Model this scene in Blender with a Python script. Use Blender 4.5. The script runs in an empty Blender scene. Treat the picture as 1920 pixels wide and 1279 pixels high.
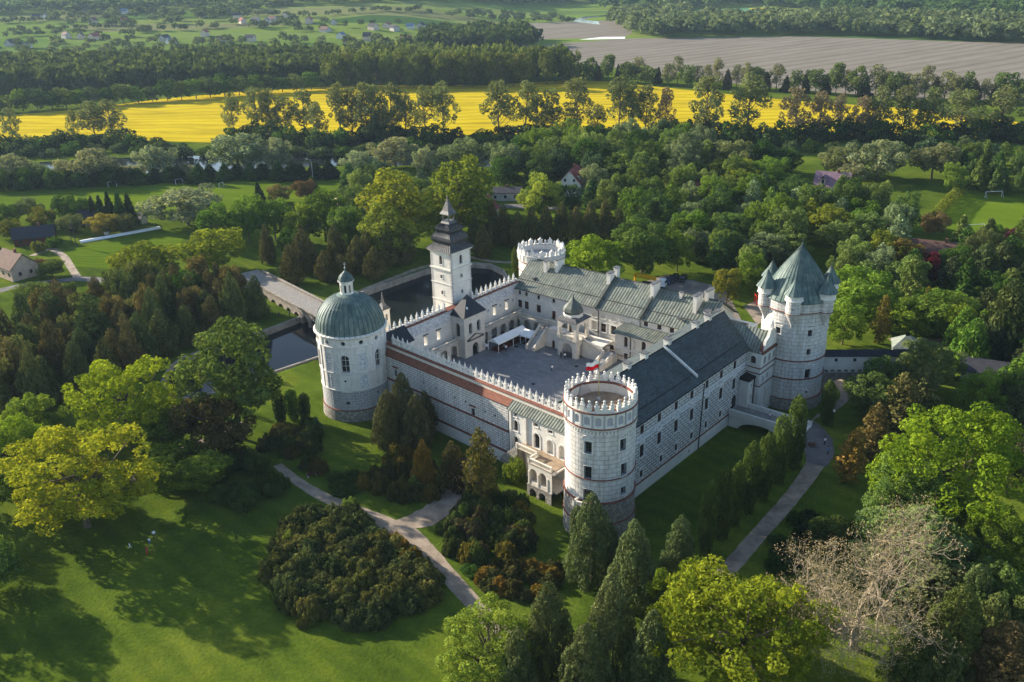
import bpy, math, random
import numpy as np
from math import sin, cos, pi, sqrt, atan2, hypot, degrees
from math import radians as rd
random.seed(7)
SC = bpy.context.scene
COL = SC.collection

# ---------------------------------------------------------------- camera model
FPX, PITCH, ROLL, HC = 1707.7, rd(22.94), rd(-1.47), 90.0
_F = np.array([0, cos(PITCH), -sin(PITCH)]); _U0 = np.array([0, sin(PITCH), cos(PITCH)]); _R0 = np.array([1., 0, 0])
_R = _R0*cos(ROLL)+_U0*sin(ROLL); _U = -_R0*sin(ROLL)+_U0*cos(ROLL)
def at(x, y, z=0.0):
    d = _R*(x-960)/FPX-_U*(y-639.5)/FPX+_F
    t = (z-HC)/d[2]
    return (d[0]*t, d[1]*t, z)
def pix(P):
    v = np.array(P, float)-np.array([0, 0, HC]); w = v@_F
    return (960+FPX*(v@_R)/w, 639.5-FPX*(v@_U)/w, w)
cam_d = bpy.data.cameras.new('camera'); cam = bpy.data.objects.new('camera', cam_d); COL.objects.link(cam)
from mathutils import Matrix, Vector
M3 = Matrix((( _R[0], _U[0], -_F[0]), (_R[1], _U[1], -_F[1]), (_R[2], _U[2], -_F[2])))
cam.matrix_world = Matrix.Translation((0, 0, HC)) @ M3.to_4x4()
cam_d.sensor_width = 36; cam_d.lens = 36*FPX/1920; cam_d.clip_end = 20000; cam_d.clip_start = 1
SC.camera = cam

# ---------------------------------------------------------------- materials
MATS = {}
def nodes(name):
    m = bpy.data.materials.new(name); m.use_nodes = True; nt = m.node_tree; nt.nodes.clear()
    out = nt.nodes.new('ShaderNodeOutputMaterial'); MATS[name] = m
    return m, nt, out
def N(nt, t, **k):
    n = nt.nodes.new(t)
    for a, b in k.items():
        if hasattr(n, a): setattr(n, a, b)
    return n
def L(nt, a, b): nt.links.new(a, b)
def c4(c): return (c[0], c[1], c[2], 1)
def mix(nt, fac, a, b, mode='MIX'):
    m = N(nt, 'ShaderNodeMix', data_type='RGBA', blend_type=mode)
    for sock, v in ((m.inputs[0], fac), (m.inputs[6], a), (m.inputs[7], b)):
        if isinstance(v, (int, float)): sock.default_value = v
        elif isinstance(v, tuple): sock.default_value = c4(v)
        else: L(nt, v, sock)
    return m.outputs[2]
def noise(nt, vec, scale, detail=4, rough=.6):
    n = N(nt, 'ShaderNodeTexNoise'); n.inputs['Scale'].default_value = scale; n.inputs['Detail'].default_value = detail; n.inputs['Roughness'].default_value = rough
    if vec is not None: L(nt, vec, n.inputs['Vector'])
    return n.outputs['Fac']
def ramp(nt, fac, stops):
    r = N(nt, 'ShaderNodeValToRGB'); e = r.color_ramp.elements
    while len(e) < len(stops): e.new(.5)
    for i, (p, c) in enumerate(stops): e[i].position = p; e[i].color = c4(c)
    L(nt, fac, r.inputs[0]); return r.outputs[0]
def finish(nt, out, col, rough=.8, bump=None, bdist=.05, spec=.3, metal=0):
    b = N(nt, 'ShaderNodeBsdfPrincipled'); b.inputs['Roughness'].default_value = rough
    b.inputs['Specular IOR Level'].default_value = spec; b.inputs['Metallic'].default_value = metal
    if isinstance(col, tuple): b.inputs['Base Color'].default_value = c4(col)
    else: L(nt, col, b.inputs['Base Color'])
    if bump is not None:
        bp = N(nt, 'ShaderNodeBump'); bp.inputs['Distance'].default_value = bdist; bp.inputs['Strength'].default_value = .8
        L(nt, bump, bp.inputs['Height']); L(nt, bp.outputs[0], b.inputs['Normal'])
    L(nt, b.outputs[0], out.inputs[0]); return b
def geo(nt): return N(nt, 'ShaderNodeNewGeometry').outputs['Position']
def uvn(nt): return N(nt, 'ShaderNodeTexCoord').outputs['UV']
def plain(name, c, var=.25, scale=1.0, rough=.85, spec=.12, c2=None, metal=0, bd=.03):
    m, nt, out = nodes(name); p = geo(nt)
    f = noise(nt, p, scale); f2 = noise(nt, p, scale*9, 2)
    a = tuple(x*(1-var) for x in c); b = c2 or tuple(min(1, x*(1+var)) for x in c)
    col = ramp(nt, f, [(.32, a), (.68, b)])
    col = mix(nt, .35, col, ramp(nt, f2, [(.3, (.7,)*3), (.7, (1.15,)*3)]), 'MULTIPLY')
    finish(nt, out, col, rough, f2, bd, spec, metal); return m
def stain(nt, p, col, amt=.35):
    mp = N(nt, 'ShaderNodeMapping'); mp.inputs['Scale'].default_value = (1.2, 1.2, .12); L(nt, p, mp.inputs[0])
    s = noise(nt, mp.outputs[0], 1.3, 5, .7)
    return mix(nt, amt, col, ramp(nt, s, [(.35, (.62, .58, .52)), (.6, (1, 1, 1))]), 'MULTIPLY')
def bricks(name, white, line, bw, bh, mortar, stainamt=.35, smooth=.2, c2=None, offset=.5):
    m, nt, out = nodes(name); u = uvn(nt); p = geo(nt)
    b = N(nt, 'ShaderNodeTexBrick'); b.offset = offset; L(nt, u, b.inputs['Vector'])
    b.inputs['Scale'].default_value = 1; b.inputs['Brick Width'].default_value = bw; b.inputs['Row Height'].default_value = bh
    b.inputs['Mortar Size'].default_value = mortar; b.inputs['Mortar Smooth'].default_value = smooth
    b.inputs['Color1'].default_value = c4(white); b.inputs['Color2'].default_value = c4(c2 or tuple(x*.88 for x in white)); b.inputs['Mortar'].default_value = c4(line)
    col = mix(nt, .5, b.outputs['Color'], ramp(nt, noise(nt, p, .6, 5), [(.3, (.72, .72, .72)), (.65, (1, 1, 1))]), 'MULTIPLY')
    col = stain(nt, p, col, stainamt)
    finish(nt, out, col, .85, b.outputs['Fac'], -.04, .2); return m
WHITE = (.63, .60, .54)
plain('plaster_white', WHITE, .10, .5)
plain('plaster_cream', (.60, .55, .465), .12, .5)
plain('trim_white', (.64, .615, .565), .12, 1.5)
bricks('sgraffito_block', (.66, .64, .60), (.36, .365, .38), 1.45, .82, .055, .75)
bricks('sgraffito_rustic', (.72, .695, .65), (.28, .285, .30), 1.15, .5, .09, .75, .6)
bricks('grey_block', (.37, .38, .39), (.62, .62, .60), 1.25, .62, .035, .4)
bricks('roof_tile', (.27, .11, .07), (.14, .055, .035), .9, .22, .02, .4, .2, (.20, .08, .05))
def m_frieze():
    m, nt, out = nodes('sgraffito_frieze'); u = uvn(nt); p = geo(nt)
    w = N(nt, 'ShaderNodeTexNoise'); w.inputs['Scale'].default_value = 1.1; L(nt, u, w.inputs['Vector'])
    va = N(nt, 'ShaderNodeVectorMath', operation='ADD'); L(nt, u, va.inputs[0]); L(nt, w.outputs['Color'], va.inputs[1])
    v = N(nt, 'ShaderNodeTexVoronoi', feature='DISTANCE_TO_EDGE'); v.inputs['Scale'].default_value = 1.5; L(nt, va.outputs[0], v.inputs['Vector'])
    col = ramp(nt, v.outputs['Distance'], [(.05, (.36, .37, .40)), (.12, (.68, .67, .65))])
    n2 = noise(nt, u, 5, 3)
    col = mix(nt, .6, col, ramp(nt, n2, [(.40, (.66, .66, .69)), (.52, (1, 1, 1))]), 'MULTIPLY')
    finish(nt, out, stain(nt, p, col, .2), .85)
m_frieze()
bricks('sgraffito_wing', (.70, .675, .63), (.20, .205, .22), 1.3, .62, .12, .6, .5)
def m_copper(name, a, b, c):
    m, nt, out = nodes(name); p = geo(nt)
    mp = N(nt, 'ShaderNodeMapping'); mp.inputs['Scale'].default_value = (1, 1, .35); L(nt, p, mp.inputs[0])
    col = ramp(nt, noise(nt, mp.outputs[0], .9, 6, .65), [(.3, a), (.5, b), (.72, c)])
    col = mix(nt, .5, col, ramp(nt, noise(nt, p, 3.5, 3), [(.3, (.75,)*3), (.7, (1.1,)*3)]), 'MULTIPLY')
    pb = N(nt, 'ShaderNodeTexBrick'); pb.offset = .37; L(nt, uvn(nt), pb.inputs['Vector']); pb.inputs['Scale'].default_value = 1; pb.inputs['Brick Width'].default_value = .72; pb.inputs['Row Height'].default_value = 2.3; pb.inputs['Mortar Size'].default_value = .012
    pb.inputs['Color1'].default_value = (.74, .76, .78, 1); pb.inputs['Color2'].default_value = (1.18, 1.14, 1.08, 1); pb.inputs['Mortar'].default_value = (.5, .5, .5, 1)
    col = mix(nt, .8, col, pb.outputs['Color'], 'MULTIPLY'); col = mix(nt, .6, col, ramp(nt, noise(nt, p, .22, 5, .7), [(.35, (.7, .68, .62)), (.6, (1.08,)*3)]), 'MULTIPLY')
    finish(nt, out, col, .6, None, .05, .25, .0)
m_copper('copper_green', (.055, .095, .10), (.105, .16, .15), (.20, .25, .215))
m_copper('copper_seam', (.05, .10, .10), (.09, .15, .14), (.14, .2, .18))
m_copper('sheet_greygreen', (.12, .145, .125), (.185, .21, .175), (.27, .28, .225))
m_copper('sheet_seam', (.06, .08, .07), (.09, .10, .09), (.12, .13, .11))
def m_slate():
    m, nt, out = nodes('slate'); u = uvn(nt)
    b = N(nt, 'ShaderNodeTexBrick'); L(nt, u, b.inputs['Vector']); b.inputs['Scale'].default_value = 1
    b.inputs['Brick Width'].default_value = .9; b.inputs['Row Height'].default_value = .45; b.inputs['Mortar Size'].default_value = .03
    b.inputs['Color1'].default_value = (.042, .056, .058, 1); b.inputs['Color2'].default_value = (.068, .086, .086, 1); b.inputs['Mortar'].default_value = (.018, .022, .026, 1)
    col = mix(nt, .6, b.outputs['Color'], ramp(nt, noise(nt, u, .35, 5), [(.3, (.6,)*3), (.7, (1.25,)*3)]), 'MULTIPLY')
    finish(nt, out, col, .7, b.outputs['Fac'], -.03, .2)
m_slate()
plain('dark_metal_roof', (.018, .023, .032), .25, .8, .6, .25)
plain('onion_sheet', (.075, .088, .075), .25, .8, .55, .3)
plain('dark_sheet', (.055, .055, .06), .3, 1.2, .5, .35, c2=(.13, .125, .12))
plain('red_brick_trim', (.175, .07, .05), .3, 1.5)
plain('wood_brown', (.10, .035, .022), .3, 2)
plain('black_iron', (.015, .015, .017), .2, 2, .5)
plain('terrace_brown', (.29, .215, .145), .3, .6)
plain('terrace_grey', (.33, .33, .33), .2, .6)
plain('kerb_stone', (.24, .225, .20), .3, .6)
plain('rendered_grey', (.42, .40, .37), .15, .5)
def m_stone(name, a, b, line, sc):
    m, nt, out = nodes(name); p = geo(nt)
    v = N(nt, 'ShaderNodeTexVoronoi', feature='DISTANCE_TO_EDGE'); v.inputs['Scale'].default_value = sc; L(nt, p, v.inputs['Vector'])
    vc = N(nt, 'ShaderNodeTexVoronoi'); vc.inputs['Scale'].default_value = sc; L(nt, p, vc.inputs['Vector'])
    bw = N(nt, 'ShaderNodeRGBToBW'); L(nt, vc.outputs['Color'], bw.inputs[0])
    col = ramp(nt, bw.outputs[0], [(.1, a), (.9, b)])
    col = mix(nt, ramp(nt, v.outputs['Distance'], [(.02, (1, 1, 1)), (.09, (0, 0, 0))]), col, line)
    finish(nt, out, col, .9, v.outputs['Distance'], .08, .2)
m_stone('rubble_stone', (.19, .175, .15), (.34, .31, .27), (.13, .12, .10), 1.7)
m_stone('bridge_stone', (.20, .18, .155), (.33, .29, .24), (.14, .12, .10), 1.5)
m_stone('cobbles', (.20, .19, .175), (.29, .27, .24), (.14, .13, .12), 2.5)
def m_court():
    m, nt, out = nodes('court_paving'); p = geo(nt)
    b = N(nt, 'ShaderNodeTexBrick'); mp = N(nt, 'ShaderNodeMapping'); mp.inputs['Rotation'].default_value = (0, 0, rd(48)); L(nt, p, mp.inputs[0]); L(nt, mp.outputs[0], b.inputs['Vector'])
    b.inputs['Scale'].default_value = 1; b.inputs['Brick Width'].default_value = 1.4; b.inputs['Row Height'].default_value = .7; b.inputs['Mortar Size'].default_value = .03
    b.inputs['Color1'].default_value = (.15, .155, .165, 1); b.inputs['Color2'].default_value = (.20, .2, .205, 1); b.inputs['Mortar'].default_value = (.11, .11, .11, 1)
    col = mix(nt, .8, b.outputs['Color'], ramp(nt, noise(nt, p, .25, 6, .7), [(.3, (.7,)*3), (.7, (1.2,)*3)]), 'MULTIPLY')
    finish(nt, out, col, .75)
m_court()
def m_glass():
    m, nt, out = nodes('window_glass'); f = noise(nt, geo(nt), .8, 2)
    finish(nt, out, ramp(nt, f, [(.4, (.012, .014, .018)), (.65, (.045, .05, .055))]), .12, None, 0, .6)
m_glass()
def m_ground():
    m, nt, out = nodes('ground_grass'); p = geo(nt)
    base = ramp(nt, noise(nt, p, .035, 7, .65), [(.3, (.034, .058, .009)), (.5, (.068, .105, .013)), (.7, (.118, .15, .02))])
    fine = noise(nt, p, 1.6, 5, .75)
    base = mix(nt, .6, base, ramp(nt, noise(nt, p, .13, 5, .7), [(.3, (.55, .6, .55)), (.5, (1, 1, 1)), (.72, (1.45, 1.2, .95))]), 'MULTIPLY')
    base = mix(nt, .75, base, ramp(nt, fine, [(.25, (.5, .55, .5)), (.5, (1, 1, .95)), (.78, (1.5, 1.4, 1.2))]), 'MULTIPLY')
    mw = N(nt, 'ShaderNodeTexWave', wave_type='BANDS', bands_direction='DIAGONAL'); mw.inputs['Scale'].default_value = .12; mw.inputs['Distortion'].default_value = 6; mw.inputs['Detail'].default_value = 3; mw.inputs['Detail Scale'].default_value = .4; L(nt, p, mw.inputs['Vector'])
    base = mix(nt, .5, base, ramp(nt, mw.outputs['Fac'], [(.1, (.78, .82, .8)), (.9, (1.15, 1.1, 1))]), 'MULTIPLY')
    # far strips of fields on the valley side
    mp = N(nt, 'ShaderNodeMapping'); mp.inputs['Rotation'].default_value = (0, 0, rd(24)); mp.inputs['Scale'].default_value = (.003, .0095, 0); L(nt, p, mp.inputs[0])
    v = N(nt, 'ShaderNodeTexVoronoi'); v.inputs['Scale'].default_value = 1.0; L(nt, mp.outputs[0], v.inputs['Vector'])
    sep = N(nt, 'ShaderNodeSeparateColor'); L(nt, v.outputs['Color'], sep.inputs[0])
    far = ramp(nt, sep.outputs[0], [(.0, (.06, .11, .02)), (.22, (.13, .19, .03)), (.42, (.04, .085, .02)), (.55, (.16, .20, .045)), (.72, (.08, .14, .025)), (.90, (.13, .18, .03)), (.985, (.15, .13, .08))])
    far = mix(nt, .35, far, ramp(nt, noise(nt, p, .02, 6), [(.3, (.7,)*3), (.7, (1.2,)*3)]), 'MULTIPLY')
    sp = N(nt, 'ShaderNodeSeparateXYZ'); L(nt, p, sp.inputs[0])
    mr = N(nt, 'ShaderNodeMapRange'); mr.inputs['From Min'].default_value = 880; mr.inputs['From Max'].default_value = 960; L(nt, sp.outputs['Y'], mr.inputs['Value'])
    col = mix(nt, mr.outputs[0], base, far)
    finish(nt, out, col, 1.0, fine, .3, 0.0)
m_ground()
def m_field(name, a, b, c, ang, sc, wdist=1.5, amt=.6):
    m, nt, out = nodes(name); p = geo(nt)
    mp = N(nt, 'ShaderNodeMapping'); mp.inputs['Rotation'].default_value = (0, 0, rd(ang)); L(nt, p, mp.inputs[0])
    w = N(nt, 'ShaderNodeTexWave', wave_type='BANDS', bands_direction='Y'); w.inputs['Scale'].default_value = sc; w.inputs['Distortion'].default_value = wdist; w.inputs['Detail'].default_value = 4; w.inputs['Detail Scale'].default_value = .6
    L(nt, mp.outputs[0], w.inputs['Vector'])
    mp2 = N(nt, 'ShaderNodeMapping'); mp2.inputs['Scale'].default_value = (.25, 1, 1); L(nt, mp.outputs[0], mp2.inputs[0])
    n1 = noise(nt, mp2.outputs[0], .05, 7, .75)
    col = ramp(nt, n1, [(.28, a), (.5, b), (.75, c)])
    col = mix(nt, amt, col, ramp(nt, w.outputs['Fac'], [(.0, (.55,)*3), (.35, (1,)*3), (1, (1.1,)*3)]), 'MULTIPLY')
    finish(nt, out, col, 1.0, None, .05, 0.0)
m_field('rapeseed', (.23, .175, .012), (.43, .325, .012), (.53, .405, .014), 6, .024, 9, .45)
m_field('plough', (.135, .12, .095), (.175, .155, .125), (.215, .195, .16), -38, .018, 2.5, .4)
m_field('crop_green', (.07, .17, .09), (.09, .20, .11), (.11, .23, .12), 10, .03, 1, .3)
m_field('pitch_grass', (.06, .10, .008), (.085, .135, .01), (.12, .17, .015), 50, .35, .5, .3)
m_field('meadow_grass', (.05, .085, .007), (.08, .125, .009), (.13, .175, .014), 12, .12, 3, .35)
plain('gravel', (.25, .20, .15), .35, .4)
plain('asphalt', (.12, .115, .11), .3, .3)
plain('lot_ground', (.20, .17, .14), .3, .25)
def m_water():
    m, nt, out = nodes('pond_water'); p = geo(nt)
    n1 = noise(nt, p, 1.5, 3)
    finish(nt, out, (.010, .014, .015), .06, n1, .02, .08)
m_water()
def m_leaf(name, trans=.35):
    m, nt, out = nodes(name)
    oi = N(nt, 'ShaderNodeObjectInfo'); at_ = N(nt, 'ShaderNodeAttribute', attribute_name='vary')
    hs = N(nt, 'ShaderNodeHueSaturation'); L(nt, oi.outputs['Color'], hs.inputs['Color'])
    m1 = N(nt, 'ShaderNodeMapRange'); m1.inputs['To Min'].default_value = .62; m1.inputs['To Max'].default_value = 1.4; L(nt, at_.outputs['Fac'], m1.inputs['Value']); L(nt, m1.outputs[0], hs.inputs['Value'])
    m2 = N(nt, 'ShaderNodeMapRange'); m2.inputs['To Min'].default_value = .515; m2.inputs['To Max'].default_value = .485; L(nt, at_.outputs['Fac'], m2.inputs['Value']); L(nt, m2.outputs[0], hs.inputs['Hue'])
    d = N(nt, 'ShaderNodeBsdfDiffuse'); L(nt, hs.outputs[0], d.inputs[0])
    t = N(nt, 'ShaderNodeBsdfTranslucent'); L(nt, mix(nt, 1.0, hs.outputs[0], (1.25, 1.15, .7), 'MULTIPLY'), t.inputs[0])
    ms = N(nt, 'ShaderNodeMixShader'); ms.inputs[0].default_value = trans; L(nt, d.outputs[0], ms.inputs[1]); L(nt, t.outputs[0], ms.inputs[2])
    L(nt, ms.outputs[0], out.inputs[0])
m_leaf('foliage', .38); m_leaf('needles', .15)
plain('bark', (.11, .085, .06), .3, 2)
plain('bark_pale', (.27, .22, .15), .3, 1.5)
plain('wall_cream', (.55, .45, .36), .15, .7)
plain('wall_pink', (.50, .36, .27), .15, .7)
plain('roof_red', (.25, .075, .06), .2, 1)
plain('roof_mauve', (.22, .14, .17), .2, 1)
plain('roof_brown', (.13, .075, .06), .2, 1)
plain('roof_dark', (.045, .045, .055), .2, 1)
plain('roof_blue', (.10, .16, .24), .2, 1)
plain('canvas_white', (.78, .78, .76), .05, 1)
plain('paint_white', (.8, .8, .8), .04, 1, .4)
plain('paint_yellow', (.75, .38, .01), .08, 1, .4)
plain('paint_black', (.012, .013, .018), .1, 1, .25, .6)
plain('paint_silver', (.35, .37, .39), .1, 1, .3, .6)
plain('paint_blue', (.02, .035, .09), .1, 1, .25, .6)
plain('rubber', (.015, .015, .015), .1, 1)
plain('flag_red', (.65, .01, .02), .04, 1)
plain('brass', (.35, .28, .08), .1, 1, .4)
plain('skin', (.45, .27, .19), .05, 1)
plain('hair_dark', (.03, .02, .015), .1, 1)
for n_, c_ in dict(cloth_white=(.75, .76, .78), cloth_dark=(.02, .022, .035), cloth_red=(.45, .02, .05), cloth_blue=(.08, .17, .42), cloth_grey=(.2, .2, .22)).items(): plain(n_, c_, .08, 1)

# ---------------------------------------------------------------- mesh builder
def rootloc(o):
    while o.parent: o = o.parent
    return o.location
class MB:
    def __init__(s): s.v = []; s.f = []; s.m = []; s.uv = []
    def poly(s, pts, mi=0, uv=None):
        b = len(s.v); s.v += [tuple(p) for p in pts]; s.f.append(tuple(range(b, b+len(pts)))); s.m.append(mi); s.uv.append(uv)
    def box(s, c, size, az=0, mi=0, taper=1.0):
        # centre of base c, size (along az-right, along az, up)
        hx, hy, h = size[0]/2, size[1]/2, size[2]; a = rd(az); rx, ry = cos(a), -sin(a); fx, fy = sin(a), cos(a)
        P = []
        for z, t in ((0, 1), (h, taper)):
            for sx, sy in ((-1, -1), (1, -1), (1, 1), (-1, 1)):
                P.append((c[0]+rx*sx*hx*t+fx*sy*hy*t, c[1]+ry*sx*hx*t+fy*sy*hy*t, c[2]+z))
        b = len(s.v); s.v += P
        for q in ((3, 2, 1, 0), (4, 5, 6, 7), (0, 1, 5, 4), (1, 2, 6, 5), (2, 3, 7, 6), (3, 0, 4, 7)):
            s.f.append(tuple(b+i for i in q)); s.m.append(mi)
            p = [P[i] for i in q]
            if q in ((3, 2, 1, 0), (4, 5, 6, 7)): s.uv.append([(a_[0], a_[1]) for a_ in p])
            else:
                w = hypot(p[1][0]-p[0][0], p[1][1]-p[0][1]); s.uv.append([(0, p[0][2]), (w, p[1][2]), (w, p[2][2]), (0, p[3][2])])
    def hexa(s, P, mi=0):
        b = len(s.v); s.v += [tuple(p) for p in P]
        for q in ((3, 2, 1, 0), (4, 5, 6, 7), (0, 1, 5, 4), (1, 2, 6, 5), (2, 3, 7, 6), (3, 0, 4, 7)):
            s.f.append(tuple(b+i for i in q)); s.m.append(mi); s.uv.append(None)
    def fbox(s, M, u0, u1, z0, z1, d0, d1, mi=0, dz=0):
        # box in a wall frame; dz raises the d0 side (sloping top)
        s.hexa([M(u0, z0, d0), M(u1, z0, d0), M(u1, z0, d1), M(u0, z0, d1), M(u0, z1+dz, d0), M(u1, z1+dz, d0), M(u1, z1, d1), M(u0, z1, d1)], mi)
    def tube(s, pts, r0, r1=None, n=6, mi=0):
        r1 = r0 if r1 is None else r1; pts = [Vector(p) for p in pts]; rings = []; b = len(s.v)
        for i, p in enumerate(pts):
            t = (pts[min(i+1, len(pts)-1)]-pts[max(i-1, 0)]).normalized()
            x = t.orthogonal().normalized() if abs(t.z) < .95 else Vector((1, 0, 0)).cross(t).normalized(); y = t.cross(x)
            r = r0+(r1-r0)*i/max(1, len(pts)-1)
            for k in range(n): s.v.append(tuple(p+(x*cos(2*pi*k/n)+y*sin(2*pi*k/n))*r))
        for i in range(len(pts)-1):
            for k in range(n):
                s.f.append((b+i*n+k, b+i*n+(k+1) % n, b+(i+1)*n+(k+1) % n, b+(i+1)*n+k)); s.m.append(mi); s.uv.append(None)
        s.f.append(tuple(b+(len(pts)-1)*n+k for k in range(n))); s.m.append(mi); s.uv.append(None)
    def lathe(s, c, prof, n=32, mi=0, phase=0.0, closed=False):
        b = len(s.v); R0 = max(r for r, z in prof)
        for r, z in prof:
            for k in range(n):
                a = phase+2*pi*k/n; s.v.append((c[0]+r*sin(a), c[1]+r*cos(a), c[2]+z))
        for i in range(len(prof)-1):
            for k in range(n):
                k2 = (k+1) % n
                s.f.append((b+i*n+k, b+i*n+k2, b+(i+1)*n+k2, b+(i+1)*n+k)); s.m.append(mi)
                u0, u1 = R0*2*pi*k/n, R0*2*pi*(k+1)/n; z0, z1 = prof[i][1], prof[i+1][1]
                if abs(z1-z0) < abs(prof[i][0]-prof[i+1][0]): z1 = z0+abs(prof[i][0]-prof[i+1][0])
                s.uv.append([(u0, z0), (u1, z0), (u1, z1), (u0, z1)])
        if closed:
            for i in (0, len(prof)-1):
                s.f.append(tuple(b+i*n+k for k in range(n))); s.m.append(mi); s.uv.append(None)
    def build(s, name, mats, parent=None, smooth=False, loc=(0, 0, 0), raw=False):
        if isinstance(mats, str): mats = [mats]
        o0 = loc if raw or not parent else rootloc(parent)
        V = np.array(s.v, dtype=np.float64).reshape(-1, 3)-np.array(o0)
        me = bpy.data.meshes.new(name); me.from_pydata(V.tolist(), [], s.f)
        for m in mats: me.materials.append(MATS[m])
        me.polygons.foreach_set('material_index', s.m)
        if smooth: me.polygons.foreach_set('use_smooth', [True]*len(s.f))
        if any(u is not None for u in s.uv):
            ul = me.uv_layers.new(name='UVMap'); arr = []
            for f, u in zip(s.f, s.uv): arr += ([(0, 0)]*len(f) if u is None else list(u))
            ul.data.foreach_set('uv', np.array(arr, dtype=np.float32).ravel())
        if smooth:
            try: me.set_sharp_from_angle(angle=rd(35))
            except Exception: pass
        me.update()
        o = bpy.data.objects.new(name, me); COL.objects.link(o)
        if parent: o.parent = parent
        else: o.location = o0
        return o
def tag(o, label=None, cat=None, group=None, kind=None):
    if label: o['label'] = label
    if cat: o['category'] = cat
    if group: o['group'] = group
    if kind: o['kind'] = kind
    return o
def thing(name, label, cat, loc=(0, 0, 0), group=None):
    o = bpy.data.objects.new(name, None); COL.objects.link(o); o.location = loc; o.empty_display_size = .5
    return tag(o, label, cat, group)
def copy_part(src, parent, loc, rz=0, scale=None):
    o = src.copy(); COL.objects.link(o); o.parent = parent; o.location = loc; o.rotation_euler = (0, 0, rz)
    if scale: o.scale = scale
    return o
def struct(o, label, cat=None): return tag(o, label, cat, None, 'structure')
def frame(P0, az, side):
    a = rd(az); dx, dy = sin(a), cos(a); nx, ny = (cos(a), -sin(a)) if side > 0 else (-cos(a), sin(a))
    def M(u, z, d=0): return (P0[0]+dx*u+nx*d, P0[1]+dy*u+ny*d, z)
    return M
def cylM(c, R):
    def M(u, z, d=0):
        a = u/R; return (c[0]+(R+d)*sin(a), c[1]+(R+d)*cos(a), z)
    return M
# wall with real openings
def op(u, z, w, h, arch=0): return dict(u=u, z=z, w=w, h=h, arch=arch)
def outline(o, n=8):
    x0, x1, z0, z1 = o['u']-o['w']/2, o['u']+o['w']/2, o['z'], o['z']+o['h']
    if o['arch'] == 2:  # circle
        r = o['w']/2; return [(o['u']+r*cos(t), z0+r+r*sin(t)) for t in [2*pi*k/14 for k in range(14)]]
    if not o['arch']: return [(x0, z0), (x1, z0), (x1, z1), (x0, z1)]
    r = o['w']/2; zc = z1-r
    return [(x0, z0), (x1, z0)]+[(o['u']+r*cos(pi*k/n), zc+r*sin(pi*k/n)) for k in range(n+1)]
def facade(mb, M, u0, u1, z0, z1, ops=(), du=None, mi=0, depth=.35, mir=None):
    us = {u0, u1}; zs = {z0, z1}
    if du:
        k = max(1, int(round((u1-u0)/du)))
        us |= {u0+(u1-u0)*i/k for i in range(k+1)}
    R = []
    for o in ops:
        if o['z']+o['h'] <= z0 or o['z'] >= z1: continue
        a = (o['u']-o['w']/2, o['u']+o['w']/2, max(z0, o['z']), min(z1, o['z']+o['h'])); R.append((a, o)); us |= {a[0], a[1]}; zs |= {a[2], a[3]}
    us = sorted(x for x in us if u0-1e-6 <= x <= u1+1e-6); zs = sorted(zs)
    for i in range(len(us)-1):
        if us[i+1]-us[i] < 1e-5: continue
        for j in range(len(zs)-1):
            uc, zc = (us[i]+us[i+1])/2, (zs[j]+zs[j+1])/2
            if any(a[0] < uc < a[1] and a[2] < zc < a[3] for a, _ in R): continue
            q = [(us[i], zs[j]), (us[i+1], zs[j]), (us[i+1], zs[j+1]), (us[i], zs[j+1])]
            mb.poly([M(u, z, 0) for u, z in q], mi, q)
    for a, o in R:
        ol = outline(o)
        if o['arch'] == 1:
            r = o['w']/2; x0, x1, z1_ = a[0], a[1], o['z']+o['h']; arc = ol[2:]; h = len(arc)//2
            q = [(x1, z1_)]+arc[:h+1]; mb.poly([M(u, z, 0) for u, z in q], mi, q)
            q = arc[h:]+[(x0, z1_)]; mb.poly([M(u, z, 0) for u, z in q], mi, q)
        if o['arch'] == 2:
            x0, x1, za, zb = a; n = len(ol); cs = [(x1, zb), (x0, zb), (x0, za), (x1, za)]
            for k in range(4):
                seg = [(o['u']+o['w']/2*cos(pi/2*k+pi/8*t), o['z']+o['w']/2+o['w']/2*sin(pi/2*k+pi/8*t)) for t in range(5)]
                q = [cs[k]]+seg; mb.poly([M(u, z, 0) for u, z in q], mi, q)
        for k in range(len(ol)):
            p, q = ol[k], ol[(k+1) % len(ol)]
            mb.poly([M(*p, 0), M(*q, 0), M(*q, -depth), M(*p, -depth)], mi if mir is None else mir)
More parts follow.
